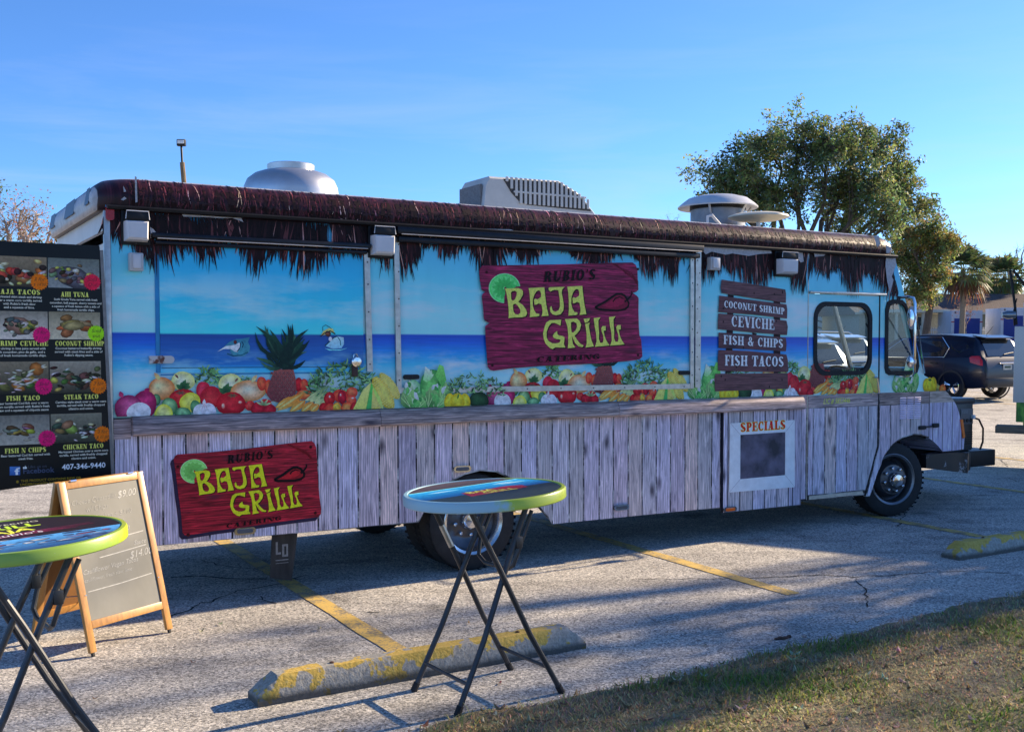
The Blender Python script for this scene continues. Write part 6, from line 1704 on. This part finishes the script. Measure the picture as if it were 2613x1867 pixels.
    for wx in (-1.42, 1.44):
        for s in (1, -1):
            w = MB(); w.lathe(tyre_prof(.355, .22, .225), (0, 0, 0), 'Y', 26); X = Matrix.Translation((wx, s * .82, .355))
            wo = w.build('car_wheel', RUBBER, o, True, X)
            rm = MB()
            for k in range(5):
                a = 2 * PI * k / 5 + .3
                for da in (-.13, .13):
                    c0, s0 = math.cos(a), math.sin(a); c1, s1 = math.cos(a + da), math.sin(a + da)
                    rm.tube([(.05 * c0, s * .085, .05 * s0), (.215 * c1, s * .10, .215 * s1)], .018, 5)
            rm.lathe([(.225, s * .10), (.212, s * .112), (.205, s * .10)], (0, 0, 0), 'Y', 26); rm.build('alloy_rim', CHROME, wo, True, X)
    if box_:
        rbx = MB(); rbx.cbox(-1.6, .2, -.4, .4, 1.74, 2.02, .1); rbx.build('roof_box', PLASTIC, o, True)
    if sz != 1.0: o.scale = (sz, sz, sz)
    return o
def paint(name, col, coat=1.0, metal=.3): return M(name, col, .3, metal, .06, 30, 0, .35, coat)
car('glossy black sport utility car seen from behind, right of the truck cab', paint('car_black', (.004, .008, .025), .2, 0), 20.95, 12.3, PI / 2, False)
car('white sport utility car mostly hidden beyond the black one', paint('car_white', (.55, .55, .55), 1, 0), 18.05, 14.6, PI / 2, True)
car('pale silver sport utility car with roof rails seen through the truck cab', paint('car_silver', (.42, .43, .44), 1, .5), 13.6, 11.5, PI / 2, True)
car('dark blue car behind the silver one, seen through the truck cab', paint('car_blue', (.02, .035, .07), 1, .4), 16.0, 19.5, R(10), True, sz=1.05)

# ================================================================== GREEN FOOD TRAILER AT THE RIGHT EDGE
DIA, nt, p = newmat('diamond_plate')
v = coords(nt, (1, 1, 1), rot=(0, R(45), 0))
ck = node(nt, 'TexVoronoi', feature='DISTANCE_TO_EDGE'); ck.inputs['Scale'].default_value = 34; ck.inputs['Randomness'].default_value = 0; nt.links.new(v, ck.inputs['Vector'])
nt.links.new(ramp(nt, ck.outputs['Distance'], [(.06, (.62, .57, .52)), (.2, (.86, .80, .73))]).outputs[0], p.inputs['Base Color'])
p.inputs['Metallic'].default_value = .15; p.inputs['Roughness'].default_value = .42; bump(nt, p, ck.outputs['Distance'], .6, .01)
GRN_, nt, p = newmat('green_leaf_wrap')
n1 = noise(nt, coords(nt, (1, 1, .7)), 5, 6, .65, 1.0)
nt.links.new(ramp(nt, n1, [(.3, (.015, .07, .02)), (.5, (.06, .22, .03)), (.62, (.22, .46, .05)), (.75, (.03, .10, .03))]).outputs[0], p.inputs['Base Color']); p.inputs['Roughness'].default_value = .35
tr = thing('food_trailer', 'green wrapped trailer with diamond-plate corner cut off by the right edge', 'trailer', (6.52, 14.0, 0), R(-29))
box('trailer_body', GRN_, tr, .12, 4.6, .03, 2.2, .62, 3.0, .04)
box('plate_panel', DIA, tr, .0, 4.55, -.012, .026, .955, 1.94, .004)
box('lower_skirt', GRN_, tr, .04, .22, .0, .03, .70, .954)
box('corner_post', BLACK, tr, .225, .29, -.005, .03, .62, .954)
box('timber_step', M('weathered_timber', (.22, .16, .11), .8, 0, .3, 6, 0, .3, 0, (1, 8, 8)), tr, -.18, 2.2, -.3, -.02, .57, .665, .008)
box('roof_edge', M('dark_green_cap', (.03, .10, .06), .4), tr, .08, 4.6, -.01, 2.25, 2.92, 3.02, .02)
al = MB(); al.tube([(.02, -.05, 1.96), (.0, -.06, 2.20), (-.05, -.06, 2.55), (-.07, -.06, 2.66)], .018, 6); al.tube([(-.03, -.06, 2.66), (.12, -.04, 2.45), (.30, .0, 2.10)], .018, 6); al.build('cable_arm', BLACK, tr, True)
hl2 = MB(); hl2.lathe([(0, -.05), (.05, -.04), (.055, .06), (.03, .12), (0, .12)], (0, 0, 0), 'X', 16); hl2.build('work_lamp', M('lamp_alloy', (.3, .31, .33), .3, .8), tr, True, Matrix.Translation((-.03, -.10, 2.09)) @ Matrix.Rotation(R(200), 4, 'Z'))
al = MB(); al.tube([(.0, -.05, 1.95), (-.01, -.08, 2.09)], .012, 6); al.tube([(-.01, -.09, 2.14), (.02, -.06, 2.3)], .008, 5); al.build('lamp_stem', BLACK, tr)
box('control_case', ALU, tr, .10, .45, -.06, -.013, 1.945, 2.25, .01)
for xx in (2.2, 3.1):
    for yy in (.15, 2.05):
        w = MB(); w.lathe(tyre_prof(.34, .2, .2), (xx, yy, .34), 'Y', 24, True); w.build('trailer_wheel', RUBBER, tr, True)
fr2 = MB(); fr2.box(.15, 5.4, .5, .62, .5, .62); fr2.box(.15, 5.4, 1.6, 1.72, .5, .62); fr2.build('trailer_frame', UNDER, tr)

# ================================================================== HOUSE, FENCE, STORAGE CONTAINERS
GH = gz(88)
SH, nt, p = newmat('brown_shingles')
br = node(nt, 'TexBrick'); nt.links.new(coords(nt, (1, 1, 1), rot=(R(90), 0, 0)), br.inputs['Vector'])
br.inputs['Scale'].default_value = 2.6; br.inputs['Color1'].default_value = (.10, .066, .055, 1); br.inputs['Color2'].default_value = (.145, .10, .085, 1); br.inputs['Mortar'].default_value = (.05, .035, .03, 1); br.inputs['Mortar Size'].default_value = .03
nt.links.new(mix(nt, .5, br.outputs[0], ramp(nt, noise(nt, coords(nt), 3, 5), [(.3, (.7, .7, .7)), (.7, (1.3, 1.3, 1.3))]).outputs[0], 'MULTIPLY'), p.inputs['Base Color']); p.inputs['Roughness'].default_value = .95
TAN = M('tan_stucco', (.30, .27, .17), .9, 0, .1, 4, .3)
TRIM = M('cream_trim', (.60, .56, .44), .6)
def house(label, x0, x1, y0, y1, eave, ridge, base, wall, n_win=3, porch=False):
    o = thing('house', label, 'house', ((x0 + x1) / 2, y0, base))
    cx = (x0 + x1) / 2; hw = (x1 - x0) / 2; dp = y1 - y0
    box('wall', wall, o, -hw, hw, 0, dp, 0, eave)
    r = MB(); ov = .45; yr = dp / 2
    r.add([(-hw - ov, -ov, eave - .05), (hw + ov, -ov, eave - .05), (hw + ov - (0 if porch else 2.0), yr, ridge), (-hw - ov + (0 if porch else 0.0), yr, ridge), (-hw - ov, dp + ov, eave - .05), (hw + ov, dp + ov, eave - .05), (-hw - ov, -ov, eave - .2), (hw + ov, -ov, eave - .2), (-hw - ov, dp + ov, eave - .2), (hw + ov, dp + ov, eave - .2)],
          [(0, 1, 2, 3), (3, 2, 5, 4), (0, 3, 4), (1, 5, 2), (0, 6, 7, 1), (4, 5, 9, 8), (6, 8, 9, 7), (0, 4, 8, 6), (1, 7, 9, 5)])
    ro = r.build('roof', SH, o)
    box('fascia', TRIM, ro, -hw - ov, hw + ov, -ov - .04, -ov - .003, eave - .2, eave - .02)
    for k in range(n_win):
        x = -hw + (k + .5) * 2 * hw / n_win
        f = box('window', TRIM, o, x - .6, x + .6, -.05, -.004, .9, 2.05)
        box('pane', CAR_GLASS, f, x - .52, x + .52, -.07, -.052, .98, 1.97)
    return o
hA = house('long low house with brown shingle roof behind the storage containers', 33.6, 47, 88, 98, 2.35, 4.0, GH, TAN)
hB = house('porch wing of pale house with white posts, left of the brown roofed one', 27.0, 33.3, 84, 94, 2.35, 3.9, gz(84), M('pale_siding', (.34, .34, .29), .8), 2, True)
for x in (-2.9, -1.0, 1.0, 2.9):
    box('porch_post', TRIM, hB, x - .09, x + .09, -2.2, -2.02, 0, 2.25)
box('porch_roof', TRIM, hB, -3.3, 3.4, -2.4, -.5, 2.26, 2.5)
house('grey roofed house far behind, seen beside the truck cab', 12.0, 25, 90, 99, 2.4, 4.3, gz(90), M('grey_siding', (.3, .31, .3), .8), 4)
house('far gabled house showing above the brown roof', 36, 43, 118, 128, 2.9, 6.0, gz(118), M('pale_grey_siding', (.4, .4, .38), .8), 2)
fe = thing('picket_fence', 'white picket fence in front of the tan house wall', 'fence', (31.2, 82.0, gz(82)))
PWH = M('white_vinyl', (.62, .62, .62), .5)
pk = MB(); pk.cbox(-.03, .03, -.012, .012, .05, 1.2, .01); pk0 = None
for k in range(36):
    if pk0 is None: pk0 = pk.build('picket', PWH, fe); c = pk0
    else: c = pk0.copy(); link(c, fe)
    c.location = (k * .135, 0, 0)
for x in (-.1, 1.3, 2.7, 4.85): box('fence_post', PWH, fe, x - .06, x + .06, .015, .13, 0, 1.32, .01)
for z in (.3, .95): box('fence_rail', PWH, fe, -.1, 4.9, .013, .04, z, z + .08)
CONT = M('container_white', (.50, .53, .60), .5, 0, .06, 2)
BLU, nt, p = newmat('blue_roller_door')
wv = node(nt, 'TexWave', wave_type='BANDS', bands_direction='Z'); wv.inputs['Scale'].default_value = 4.5; nt.links.new(coords(nt), wv.inputs['Vector'])
nt.links.new(ramp(nt, wv.outputs['Fac'], [(.1, (.006, .02, .16)), (.5, (.012, .04, .27))]).outputs[0], p.inputs['Base Color']); p.inputs['Roughness'].default_value = .45; bump(nt, p, wv.outputs['Fac'], .4, .03)
REDB = M('red_band', (.40, .03, .03), .5)
def container(label, x, y, w, h, dep, txt):
    o = thing('storage_container', label, 'container', (x, y, gz(y)), 0, 'portable storage containers by the house')
    box('container_body', CONT, o, 0, w, 0.02, dep, .1, h, .02)
    box('door_frame', CONT, o, -.02, w + .02, -.05, .018, 0.0, h + .04, .01)
    d = box('roller_door', BLU, o, .19, w - .17, -.075, -.052, .12, h - .55)
    box('door_sill', ALU, d, .19, w - .17, -.10, -.076, .05, .12)
    box('red_stripe', REDB, o, -.03, .185, -.062, -.052, h - .85, h - .77); box('red_stripe', REDB, o, w - .165, w + .05, -.062, -.052, h - .85, h - .77)
    box('corner_casting', M('dark_casting', (.08, .08, .09), .7), o, .2, .32, -.058, -.0515, h - .18, h - .06)
    if txt:
        a = Art(-.0535); write(a, txt, w / 2, h - .42, .22, (.45, .08, .08), align='CENTER', offset=.006, sx=1.2); a.done('container_lettering', o)
    for k in range(3): box('side_rib', CONT, o, w + .0, w + .03, .4 + k * .8, .46 + k * .8, .12, h - .05)
container('white storage container with blue roller door and red lettering', 32.55, 80, 2.25, 2.42, 2.6, 'PODS')
container('taller white storage container with blue door, right of the lettered one', 35.75, 79, 2.4, 2.62, 2.6, '')

# ================================================================== LIGHT POLE
lp = thing('light_pole', 'weathered wooden pole with floodlight rising behind the truck roof', 'light pole', (-10.3, 34.0, gz(34)))
g = MB(); g.tube([(.5, 0, 0), (.25, 0, 3.5), (0.0, 0, 6.95)], .10, 10, True, .075); g.build('pole', M('weathered_pole', (.22, .16, .10), .9, 0, .3, 6, .4, .3, 0, (6, 6, .6)), lp, True)
g = MB(); g.tube([(0, 0, 6.9), (-.02, 0, 7.45)], .035, 8); g.build('lamp_neck', BLACK, lp)
fo = box('floodlight', BLACK, lp, -.15, .12, -.08, .08, 7.45, 7.66, .03)
box('floodlight_lens', M('pale_lamp_glass', (.75, .76, .74), .2), fo, -.12, .09, -.095, -.081, 7.52, 7.63, .01)

# ================================================================== TREES
def leaf_mat(name, cols, trans=.5):
    m, nt, p = newmat(name)
    oi = node(nt, 'VertexColor', layer_name='Col')
    nt.links.new(oi.outputs[0], p.inputs['Base Color'])
    p.inputs['Roughness'].default_value = .55
    p.inputs['Specular IOR Level'].default_value = .3
    tl = node(nt, 'BsdfTranslucent'); nt.links.new(oi.outputs[0], tl.inputs[0])
    ms = nt.nodes.new('ShaderNodeMixShader'); ms.inputs[0].default_value = trans
    out = [n for n in nt.nodes if n.type == 'OUTPUT_MATERIAL'][0]
    nt.links.new(p.outputs[0], ms.inputs[1]); nt.links.new(tl.outputs[0], ms.inputs[2]); nt.links.new(ms.outputs[0], out.inputs[0])
    return m
LEAFM = leaf_mat('leaf', None)
BARK = M('oak_bark', (.09, .075, .062), .9, 0, .35, 8, .6, .3, 0, (3, 3, .6))
PALEBARK = M('bare_bark', (.34, .28, .23), .9, 0, .3, 8)
def rv(rnd):
    while True:
        v = Vector((rnd.uniform(-1, 1), rnd.uniform(-1, 1), rnd.uniform(-1, 1)))
        if .05 < v.length < 1: return v
def wiggle(p0, p1, n, amp, rnd):
    pts = []
    for k in range(n + 1):
        t = k / n
        pts.append(p0.lerp(p1, t) + rv(rnd) * amp * math.sin(t * PI) + Vector((0, 0, amp * .5 * math.sin(t * PI))))
    return pts
def tree(name, label, base, lobes, n_clump, n_leaf, ls, cols, seed, bark=BARK, fork=.35, tr=.2, group=None, twig=2, clump=.28, cat='tree'):
    """lobes: (dx, dy, z, r) foliage masses; limbs are grown to each, sprays of leaves fill them"""
    rnd = random.Random(seed)
    o = thing(name, label, cat, base, 0, group)
    wood = MB(); fol = MB()
    ht = max(l[2] for l in lobes)
    fk = Vector((rnd.uniform(-.2, .2), rnd.uniform(-.2, .2), ht * fork))
    wood.tube([Vector((0, 0, -.1)), Vector((.05, 0, fk.z * .5)), fk], tr * 1.25, 9, True, tr)
    for lx, ly, lz, lr in lobes:
        c = Vector((lx, ly, lz))
        path = wiggle(fk, c, 5, (c - fk).length * .09, rnd)
        wood.tube(path, tr * .55, 6, False, tr * .16)
        nb = max(4, int(n_clump * (lr ** 2)))
        for k in range(nb):
            d = rv(rnd); d.z *= .8
            tip = c + d.normalized() * lr * (rnd.random() ** .35) * rnd.uniform(.75, 1.12)
            st = path[rnd.randint(3, 5)] if rnd.random() < .5 else c + rv(rnd) * lr * .45
            br = wiggle(st, tip, 3, (tip - st).length * .1, rnd)
            wood.tube(br, tr * .12, 4, False, tr * .025)
            for q in range(twig):
                tp = tip + rv(rnd) * clump * 1.3
                if twig > 1: wood.tube([br[2], tp], tr * .035, 3, False, tr * .012)
                dark = rnd.uniform(.55, 1.25)
                base_c = rnd.choice(cols)
                for j in range(n_leaf):
                    p = tp + rv(rnd) * clump * (rnd.random() ** .4)
                    a = rv(rnd).normalized(); b_ = a.cross(rv(rnd).normalized())
                    if b_.length < .1: continue
                    b_.normalize()
                    l = ls * rnd.uniform(.6, 1.35); w = l * .42
                    cc = tuple(v * dark * rnd.uniform(.75, 1.25) for v in base_c)
                    fol.add([p - a * l / 2, p + b_ * w / 2, p + a * l / 2, p - b_ * w / 2], [(0, 1, 2, 3)], cc)
    wood.build('trunk', bark, o, True)
    if n_leaf: fol.build('crown', LEAFM, o)
    return o
OAK = [(.17, .23, .085), (.22, .28, .10), (.13, .19, .075), (.29, .31, .11), (.15, .22, .11)]
OAKY = [(.28, .27, .07), (.22, .24, .07), (.36, .26, .09), (.16, .19, .06)]
def at(px_, py_, d, dy=0.0):       # helper for laying out the skyline: bearing and height at a chosen distance
    return ((px_ - 1306.5) / 2750 * (d + dy), d + dy, EYE + (850 - py_) / 2750 * (d + dy))
D = 29.0
def lobes_at(lst, d, bx, by, bz, seed):
    rnd = random.Random(seed); out = []
    for u, v, r in lst:
        dy = rnd.uniform(-1.3, 1.3)
        x, y, z = at(u * 1.1496, v * 1.1496, d, dy)
        out.append((x - bx, y - by, z - bz, r * 1.1496 / 2750 * d))
    return out
bx, by, _ = at(1795 * 1.1496, 900, D)
tree('oak_tree', 'large spreading green oak rising behind the truck cab', (bx, by, gz(by)),
     lobes_at([(1590, 415, 62), (1650, 385, 62), (1700, 335, 58), (1765, 330, 62), (1830, 335, 60), (1890, 318, 55), (1945, 330, 52), (1975, 385, 55), (2005, 435, 52), (1925, 420, 62), (1850, 430, 58), (1765, 430, 60), (1690, 445, 55), (1620, 455, 40), (1960, 480, 50), (2030, 470, 32), (1880, 490, 50)], D, bx, by, gz(by), 4),
     66, 28, .105, OAK, 21, fork=.38, tr=.15, twig=3, clump=.25)
bx, by, _ = at(2052 * 1.1496, 900, 52)
tree('oak_tree', 'smaller yellow-green oak with drooping leaves between the cab and the palms', (bx, by, gz(by)),
     lobes_at([(2010, 515, 40), (2050, 540, 42), (2085, 550, 36), (2035, 600, 40), (2075, 605, 32), (2030, 650, 32), (2000, 570, 38), (2060, 510, 30), (2100, 535, 24), (2060, 650, 26)], 52, bx, by, gz(by), 8),
     60, 22, .15, OAKY + OAK[:2], 22, fork=.45, tr=.16, twig=3, clump=.32)
# palms
PALMT = M('palm_trunk', (.22, .18, .13), .9, 0, .3, 10, .5, .3, 0, (1, 1, 5))
def palm(label, base, h, cr, seed, skirt=True):
    rnd = random.Random(seed)
    o = thing('palm_tree', label, 'palm', base, 0, 'cabbage palms by the houses')
    g = MB(); g.tube([(0, 0, 0), (.05, 0, h * .5), (0, 0, h)], .2, 10, True, .16); g.build('trunk', PALMT, o, True)
    f = MB()
    n = 64
    for k in range(n):
        el = R(80 - 135 * (k / n) ** .9) ; az = k * 2.39996 + rnd.uniform(-.2, .2)
        dead = skirt and el < R(-32)
        d = Vector((math.cos(az) * math.cos(el), math.sin(az) * math.cos(el), math.sin(el)))
        L = cr * rnd.uniform(.5, .62)
        c0 = Vector((0, 0, h)); hub = c0 + d * L
        col = (.15, .085, .045) if dead else rnd.choice([(.09, .12, .05), (.13, .165, .065), (.17, .20, .08), (.24, .25, .10)])
        s = d.cross(Vector((0, 0, 1))); s = s.normalized() if s.length > .1 else Vector((1, 0, 0)); u = s.cross(d)
        f.add([c0 + s * .02, c0 - s * .02, hub - s * .015, hub + s * .015], [(0, 1, 2, 3)], col)
        for j in range(15):
            a = R(-105 + 15 * j)
            dd = (d * math.cos(a) + s * math.sin(a)).normalized()
            ln = cr * .52 * (.72 + .28 * math.cos(a)) * rnd.uniform(.85, 1.1)
            m1 = hub + dd * ln * .55; tip = hub + dd * ln + Vector((0, 0, -ln * (.55 if dead else .28)))
            q = dd.cross(u).normalized() * ln * .075
            cc = tuple(v * rnd.uniform(.7, 1.3) for v in col)
            f.add([hub, m1 + q, tip, m1 - q], [(0, 1, 2, 3)], cc)
    f.build('fronds', LEAFM, o)
    return o
x, y, z = at(2452, 690, 75); palm('tall cabbage palm with brown hanging fronds before the brown roof', (x, y, gz(y)), z - gz(y), 2.15, 1)
x, y, z = at(2506, 702, 100); palm('slender palm behind the brown roof, middle of three', (x, y, gz(y)), z - gz(y), 2.0, 2, False)
x, y, z = at(2558, 706, 95); palm('bushy palm over the brown roof nearest the green trailer', (x, y, gz(y)), z - gz(y), 2.3, 3, False)
# leafless trees
def bare(label, base, lobes, seed, cols=None, nl=0, tr=.16, name='bare_tree', nc=26, group=None):
    return tree(name, label, base, lobes, nc, nl, .10, cols or OAK, seed, PALEBARK, .3, tr, group, 4, .5)
bx, by, _ = at(70, 900, 36)
bare('leafless tree with a few orange leaves above the menu panel', (bx, by, gz(by)), lobes_at([(20, 500, 40), (55, 470, 38), (90, 490, 38), (120, 510, 26), (60, 530, 40)], 36, bx, by, gz(by), 3), 31, [(.48, .20, .05), (.40, .17, .06), (.36, .24, .14)], 3, .2, nc=46)
bx, by, _ = at(-30, 900, 40)
tree('oak_tree', 'green tree at the far left edge above the menu panel', (bx, by, gz(by)), lobes_at([(-20, 430, 40), (5, 425, 22), (-40, 480, 40)], 40, bx, by, gz(by), 5), 50, 10, .11, OAK, 32, tr=.2)
bx, by, _ = at(1712, 900, 70)
bare('small leafless tree top just left of the roof vent', (bx, by, gz(by)), lobes_at([(1480, 482, 12), (1500, 484, 12), (1490, 500, 14)], 70, bx, by, gz(by), 6), 33, tr=.1)
bx, by, _ = at(2585, 900, 112)
bare('tall leafless tree behind the green trailer', (bx, by, gz(by)), lobes_at([(2225, 570, 14), (2250, 555, 20), (2270, 545, 24), (2245, 590, 22), (2275, 590, 22)], 112, bx, by, gz(by), 7), 34, [(.20, .15, .12)], 1, .3, nc=3)
bx, by, _ = at(2463, 900, 78)
bare('leafless copper-brown shrub behind the lettered container', (bx, by, gz(by)), lobes_at([(2125, 675, 8), (2140, 668, 9), (2155, 670, 9), (2132, 690, 9), (2150, 690, 9)], 78, bx, by, gz(by), 9), 35, [(.30, .13, .06)], 2, .06, 'shrub', 110)
# dark hedge line far behind the houses and right of the palms
def hedge(label, u0, u1, v, d, seed):
    x0, y, z = at(u0, v, d); x1, _, _ = at(u1, v, d)
    n = max(3, int((x1 - x0) / 3)); rnd = random.Random(seed)
    bx_ = (x0 + x1) / 2; H_ = z - gz(y)
    lb = [(x0 + (x1 - x0) * k / n - bx_, rnd.uniform(-1, 1), H_ * rnd.uniform(.4, .85), H_ * .38) for k in range(n + 1)]
    tree('evergreen_tree', label, (bx_, y, gz(y)), lb, 5, 16, .42, [(.03, .045, .018), (.04, .055, .02)], seed, tr=.25, twig=1, clump=.9, fork=.15)
hedge('dark evergreen thicket behind the two small palms', 2470, 2640, 735, 125, 41)
hedge('evergreen thicket beyond the grey roofed house, seen through the cab', 1950, 2380, 770, 120, 42)
hedge('low green thicket behind the leafless tree at far left', -200, 120, 600, 60, 43)

# oaks standing on the lawn beyond the right of the picture: they throw the streaked shade
def shade_tree(label, lx, ly, lobes, seed, nc=30):
    b = lot(lx, ly)
    c, s = math.cos(LOT_YAW), math.sin(LOT_YAW)
    lb = [(c * a - s * b2, s * a + c * b2, z, r) for a, b2, z, r in lobes]
    tree('oak_tree', label, (b[0], b[1], 0), lb, nc, 9, .15, OAK, seed, tr=.22, twig=1, clump=.42, group='lawn oaks beyond the right edge', fork=.3)
shade_tree('lawn oak nearest the camera, out to the right of the food truck', 15.5, -2.2, [(-1, .3, 4.7, .7), (0, .4, 5.2, .65), (.3, -.1, 5.8, .7), (-.5, .3, 6.4, .6), (1.2, .2, 4.2, .75), (1.5, .6, 5.4, .5), (-.3, -.1, 4.4, .6), (1.0, -.3, 6.6, .6), (-.2, -.9, 7.6, .5), (.5, -1.1, 8.3, .5), (-.4, -.3, 7.4, .4), (.6, .0, 3.7, .7)], 51, 62)
shade_tree('second lawn oak, tall and thin, further out along the verge', 24.5, -1.0, [(-1, .4, 7.4, .55), (.6, -.5, 8.2, .6), (0, .1, 9.0, .5), (.5, -.9, 9.6, .7), (-.6, .5, 10.2, .5), (0, -.4, 11.0, .6), (-.5, -1.0, 11.8, .6), (.3, .3, 12.2, .5), (.2, -1.3, 10.6, .6), (-.2, -.1, 12.9, .5), (.4, .6, 8.6, .35), (-.3, -.6, 10.0, .5), (.2, .8, 11.4, .35)], 52, 30)
shade_tree('lawn oak far along the verge with a high crown', 34.0, -2.6, [(-1, -.8, 12.6, .9), (1.2, .2, 13.4, .8), (0, -1.2, 14.2, .9), (.5, .4, 15.0, .8), (-.6, -.3, 16.0, .8)], 54, 26)

# ================================================================== GRASS AND LITTER
random.seed(77)
gm = MB()
cx_, cy_ = -4.0, -7.28        # where the photographer stands, in lot coordinates
def clump_n(x, y):
    return .5 + .5 * math.sin(x * 3.1 + 1.7 * math.sin(y * 2.3)) * math.sin(y * 4.3 + 1.1 * math.sin(x * 1.7))
nb = 0
while nb < 95000:
    x = random.uniform(-2.2, 9.5); y = -2.55 - abs(random.gauss(0, 1.25)) - random.uniform(0, .6)
    ey = edge_y(x)
    if y > ey + random.gauss(-.03, .03): continue
    if y < -7 or x > 2.5 + 3.2 * (y + 6.4) + 4: pass
    c = clump_n(x, y) * .75 + .25 * clump_n(x * 4.1, y * 4.7) + random.gauss(0, .12)
    nb += 1
    h = random.uniform(.014, .042) * (1.3 if c > .62 else .8)
    a = random.uniform(0, 2 * PI); ln = random.uniform(.4, 1.9) * h
    w = random.uniform(.0024, .005)
    if c > .80: col = random.choice([(.18, .27, .05), (.22, .32, .06), (.15, .23, .06)])
    elif c > .56: col = random.choice([(.34, .32, .13), (.44, .37, .18), (.27, .29, .10)])
    else: col = random.choice([(.55, .43, .25), (.45, .34, .19), (.62, .51, .31)])
    col = tuple(v * random.uniform(.7, 1.25) for v in col)
    bx_, by_, _ = lot(x, y); z0 = .004 if y > ey - .03 else .02
    dx, dy = math.cos(a), math.sin(a)
    s_ = (-dy * w, dx * w)
    gm.add([(bx_ - s_[0], by_ - s_[1], z0), (bx_ + s_[0], by_ + s_[1], z0), (bx_ + s_[0] * .7 + dx * ln * .4, by_ + s_[1] * .7 + dy * ln * .4, z0 + h * .65), (bx_ - s_[0] * .7 + dx * ln * .4, by_ - s_[1] * .7 + dy * ln * .4, z0 + h * .65), (bx_ + dx * ln, by_ + dy * ln, z0 + h)], [(0, 1, 2, 3), (3, 2, 4)], col)
tag(gm.build('lawn_grass', LEAFM), 'patchy green and straw coloured winter grass in the foreground', 'grass', kind='stuff')
lm = MB()
def litter(x, y, z, s, col, flat=.5):
    a = random.uniform(0, 2 * PI); c, s2 = math.cos(a), math.sin(a)
    X, Y, _ = lot(x, y)
    curl = random.uniform(.1, flat) * s
    pts = [(-.5, 0, curl), (-.2, .15, 0.003), (.2, .17, .002), (.5, 0, curl * .8), (.2, -.15, .004), (-.2, -.16, .003), (0, 0, curl * .25)]
    lm.add([(X + (u * c - v * s2) * s, Y + (u * s2 + v * c) * s, z + w) for u, v, w in pts], [(0, 1, 6), (1, 2, 6), (2, 3, 6), (3, 4, 6), (4, 5, 6), (5, 0, 6)], col)
LC_ = [(.36, .25, .13), (.52, .41, .26), (.24, .16, .09), (.68, .59, .44), (.32, .25, .16)]
for k in range(1100):
    x = random.uniform(-2.2, 9.0); y = edge_y(x) - abs(random.gauss(0, 1.0)) + .03
    litter(x, y, .03 if y < edge_y(x) - .05 else .008, random.uniform(.025, .085), tuple(v * random.uniform(.6, 1.2) for v in random.choice(LC_)))
for k in range(75):
    x = random.uniform(-5, 9); y = random.uniform(-2.7, -.1) if random.random() < .7 else edge_y(x) + abs(random.gauss(0, .25))
    litter(x, y, .006, random.uniform(.02, .05), tuple(v * random.uniform(.6, 1.2) for v in random.choice(LC_)), .7)
tag(lm.build('leaf_litter', LEAFM), 'dry brown oak leaves scattered on the lawn and asphalt', 'leaves', kind='stuff')
pc = thing('bark_piece', 'dark brown curl of bark lying on the shaded asphalt near the lawn edge', 'bark', lot(.71, -2.575, .0), LOT_YAW - .05)
g = MB(); rnd = random.Random(4); rings = []
for k in range(9):
    x = -.062 + .0155 * k; w = .019 * (1 - abs(k - 4) ** 2 / 26) + rnd.uniform(-.003, .003); h = .016 + rnd.uniform(-.003, .004)
    rings.append([(x, -w, .002), (x, -w * .9, h * .7), (x, 0, h), (x, w * .9, h * .6), (x, w, .001), (x, w * .6, .004), (x, 0, h - .007), (x, -w * .6, .005)])
g.loft(rings); g.build('bark_chip', M('bark_brown', (.075, .042, .03), .95, 0, .4, 40, .6), pc)
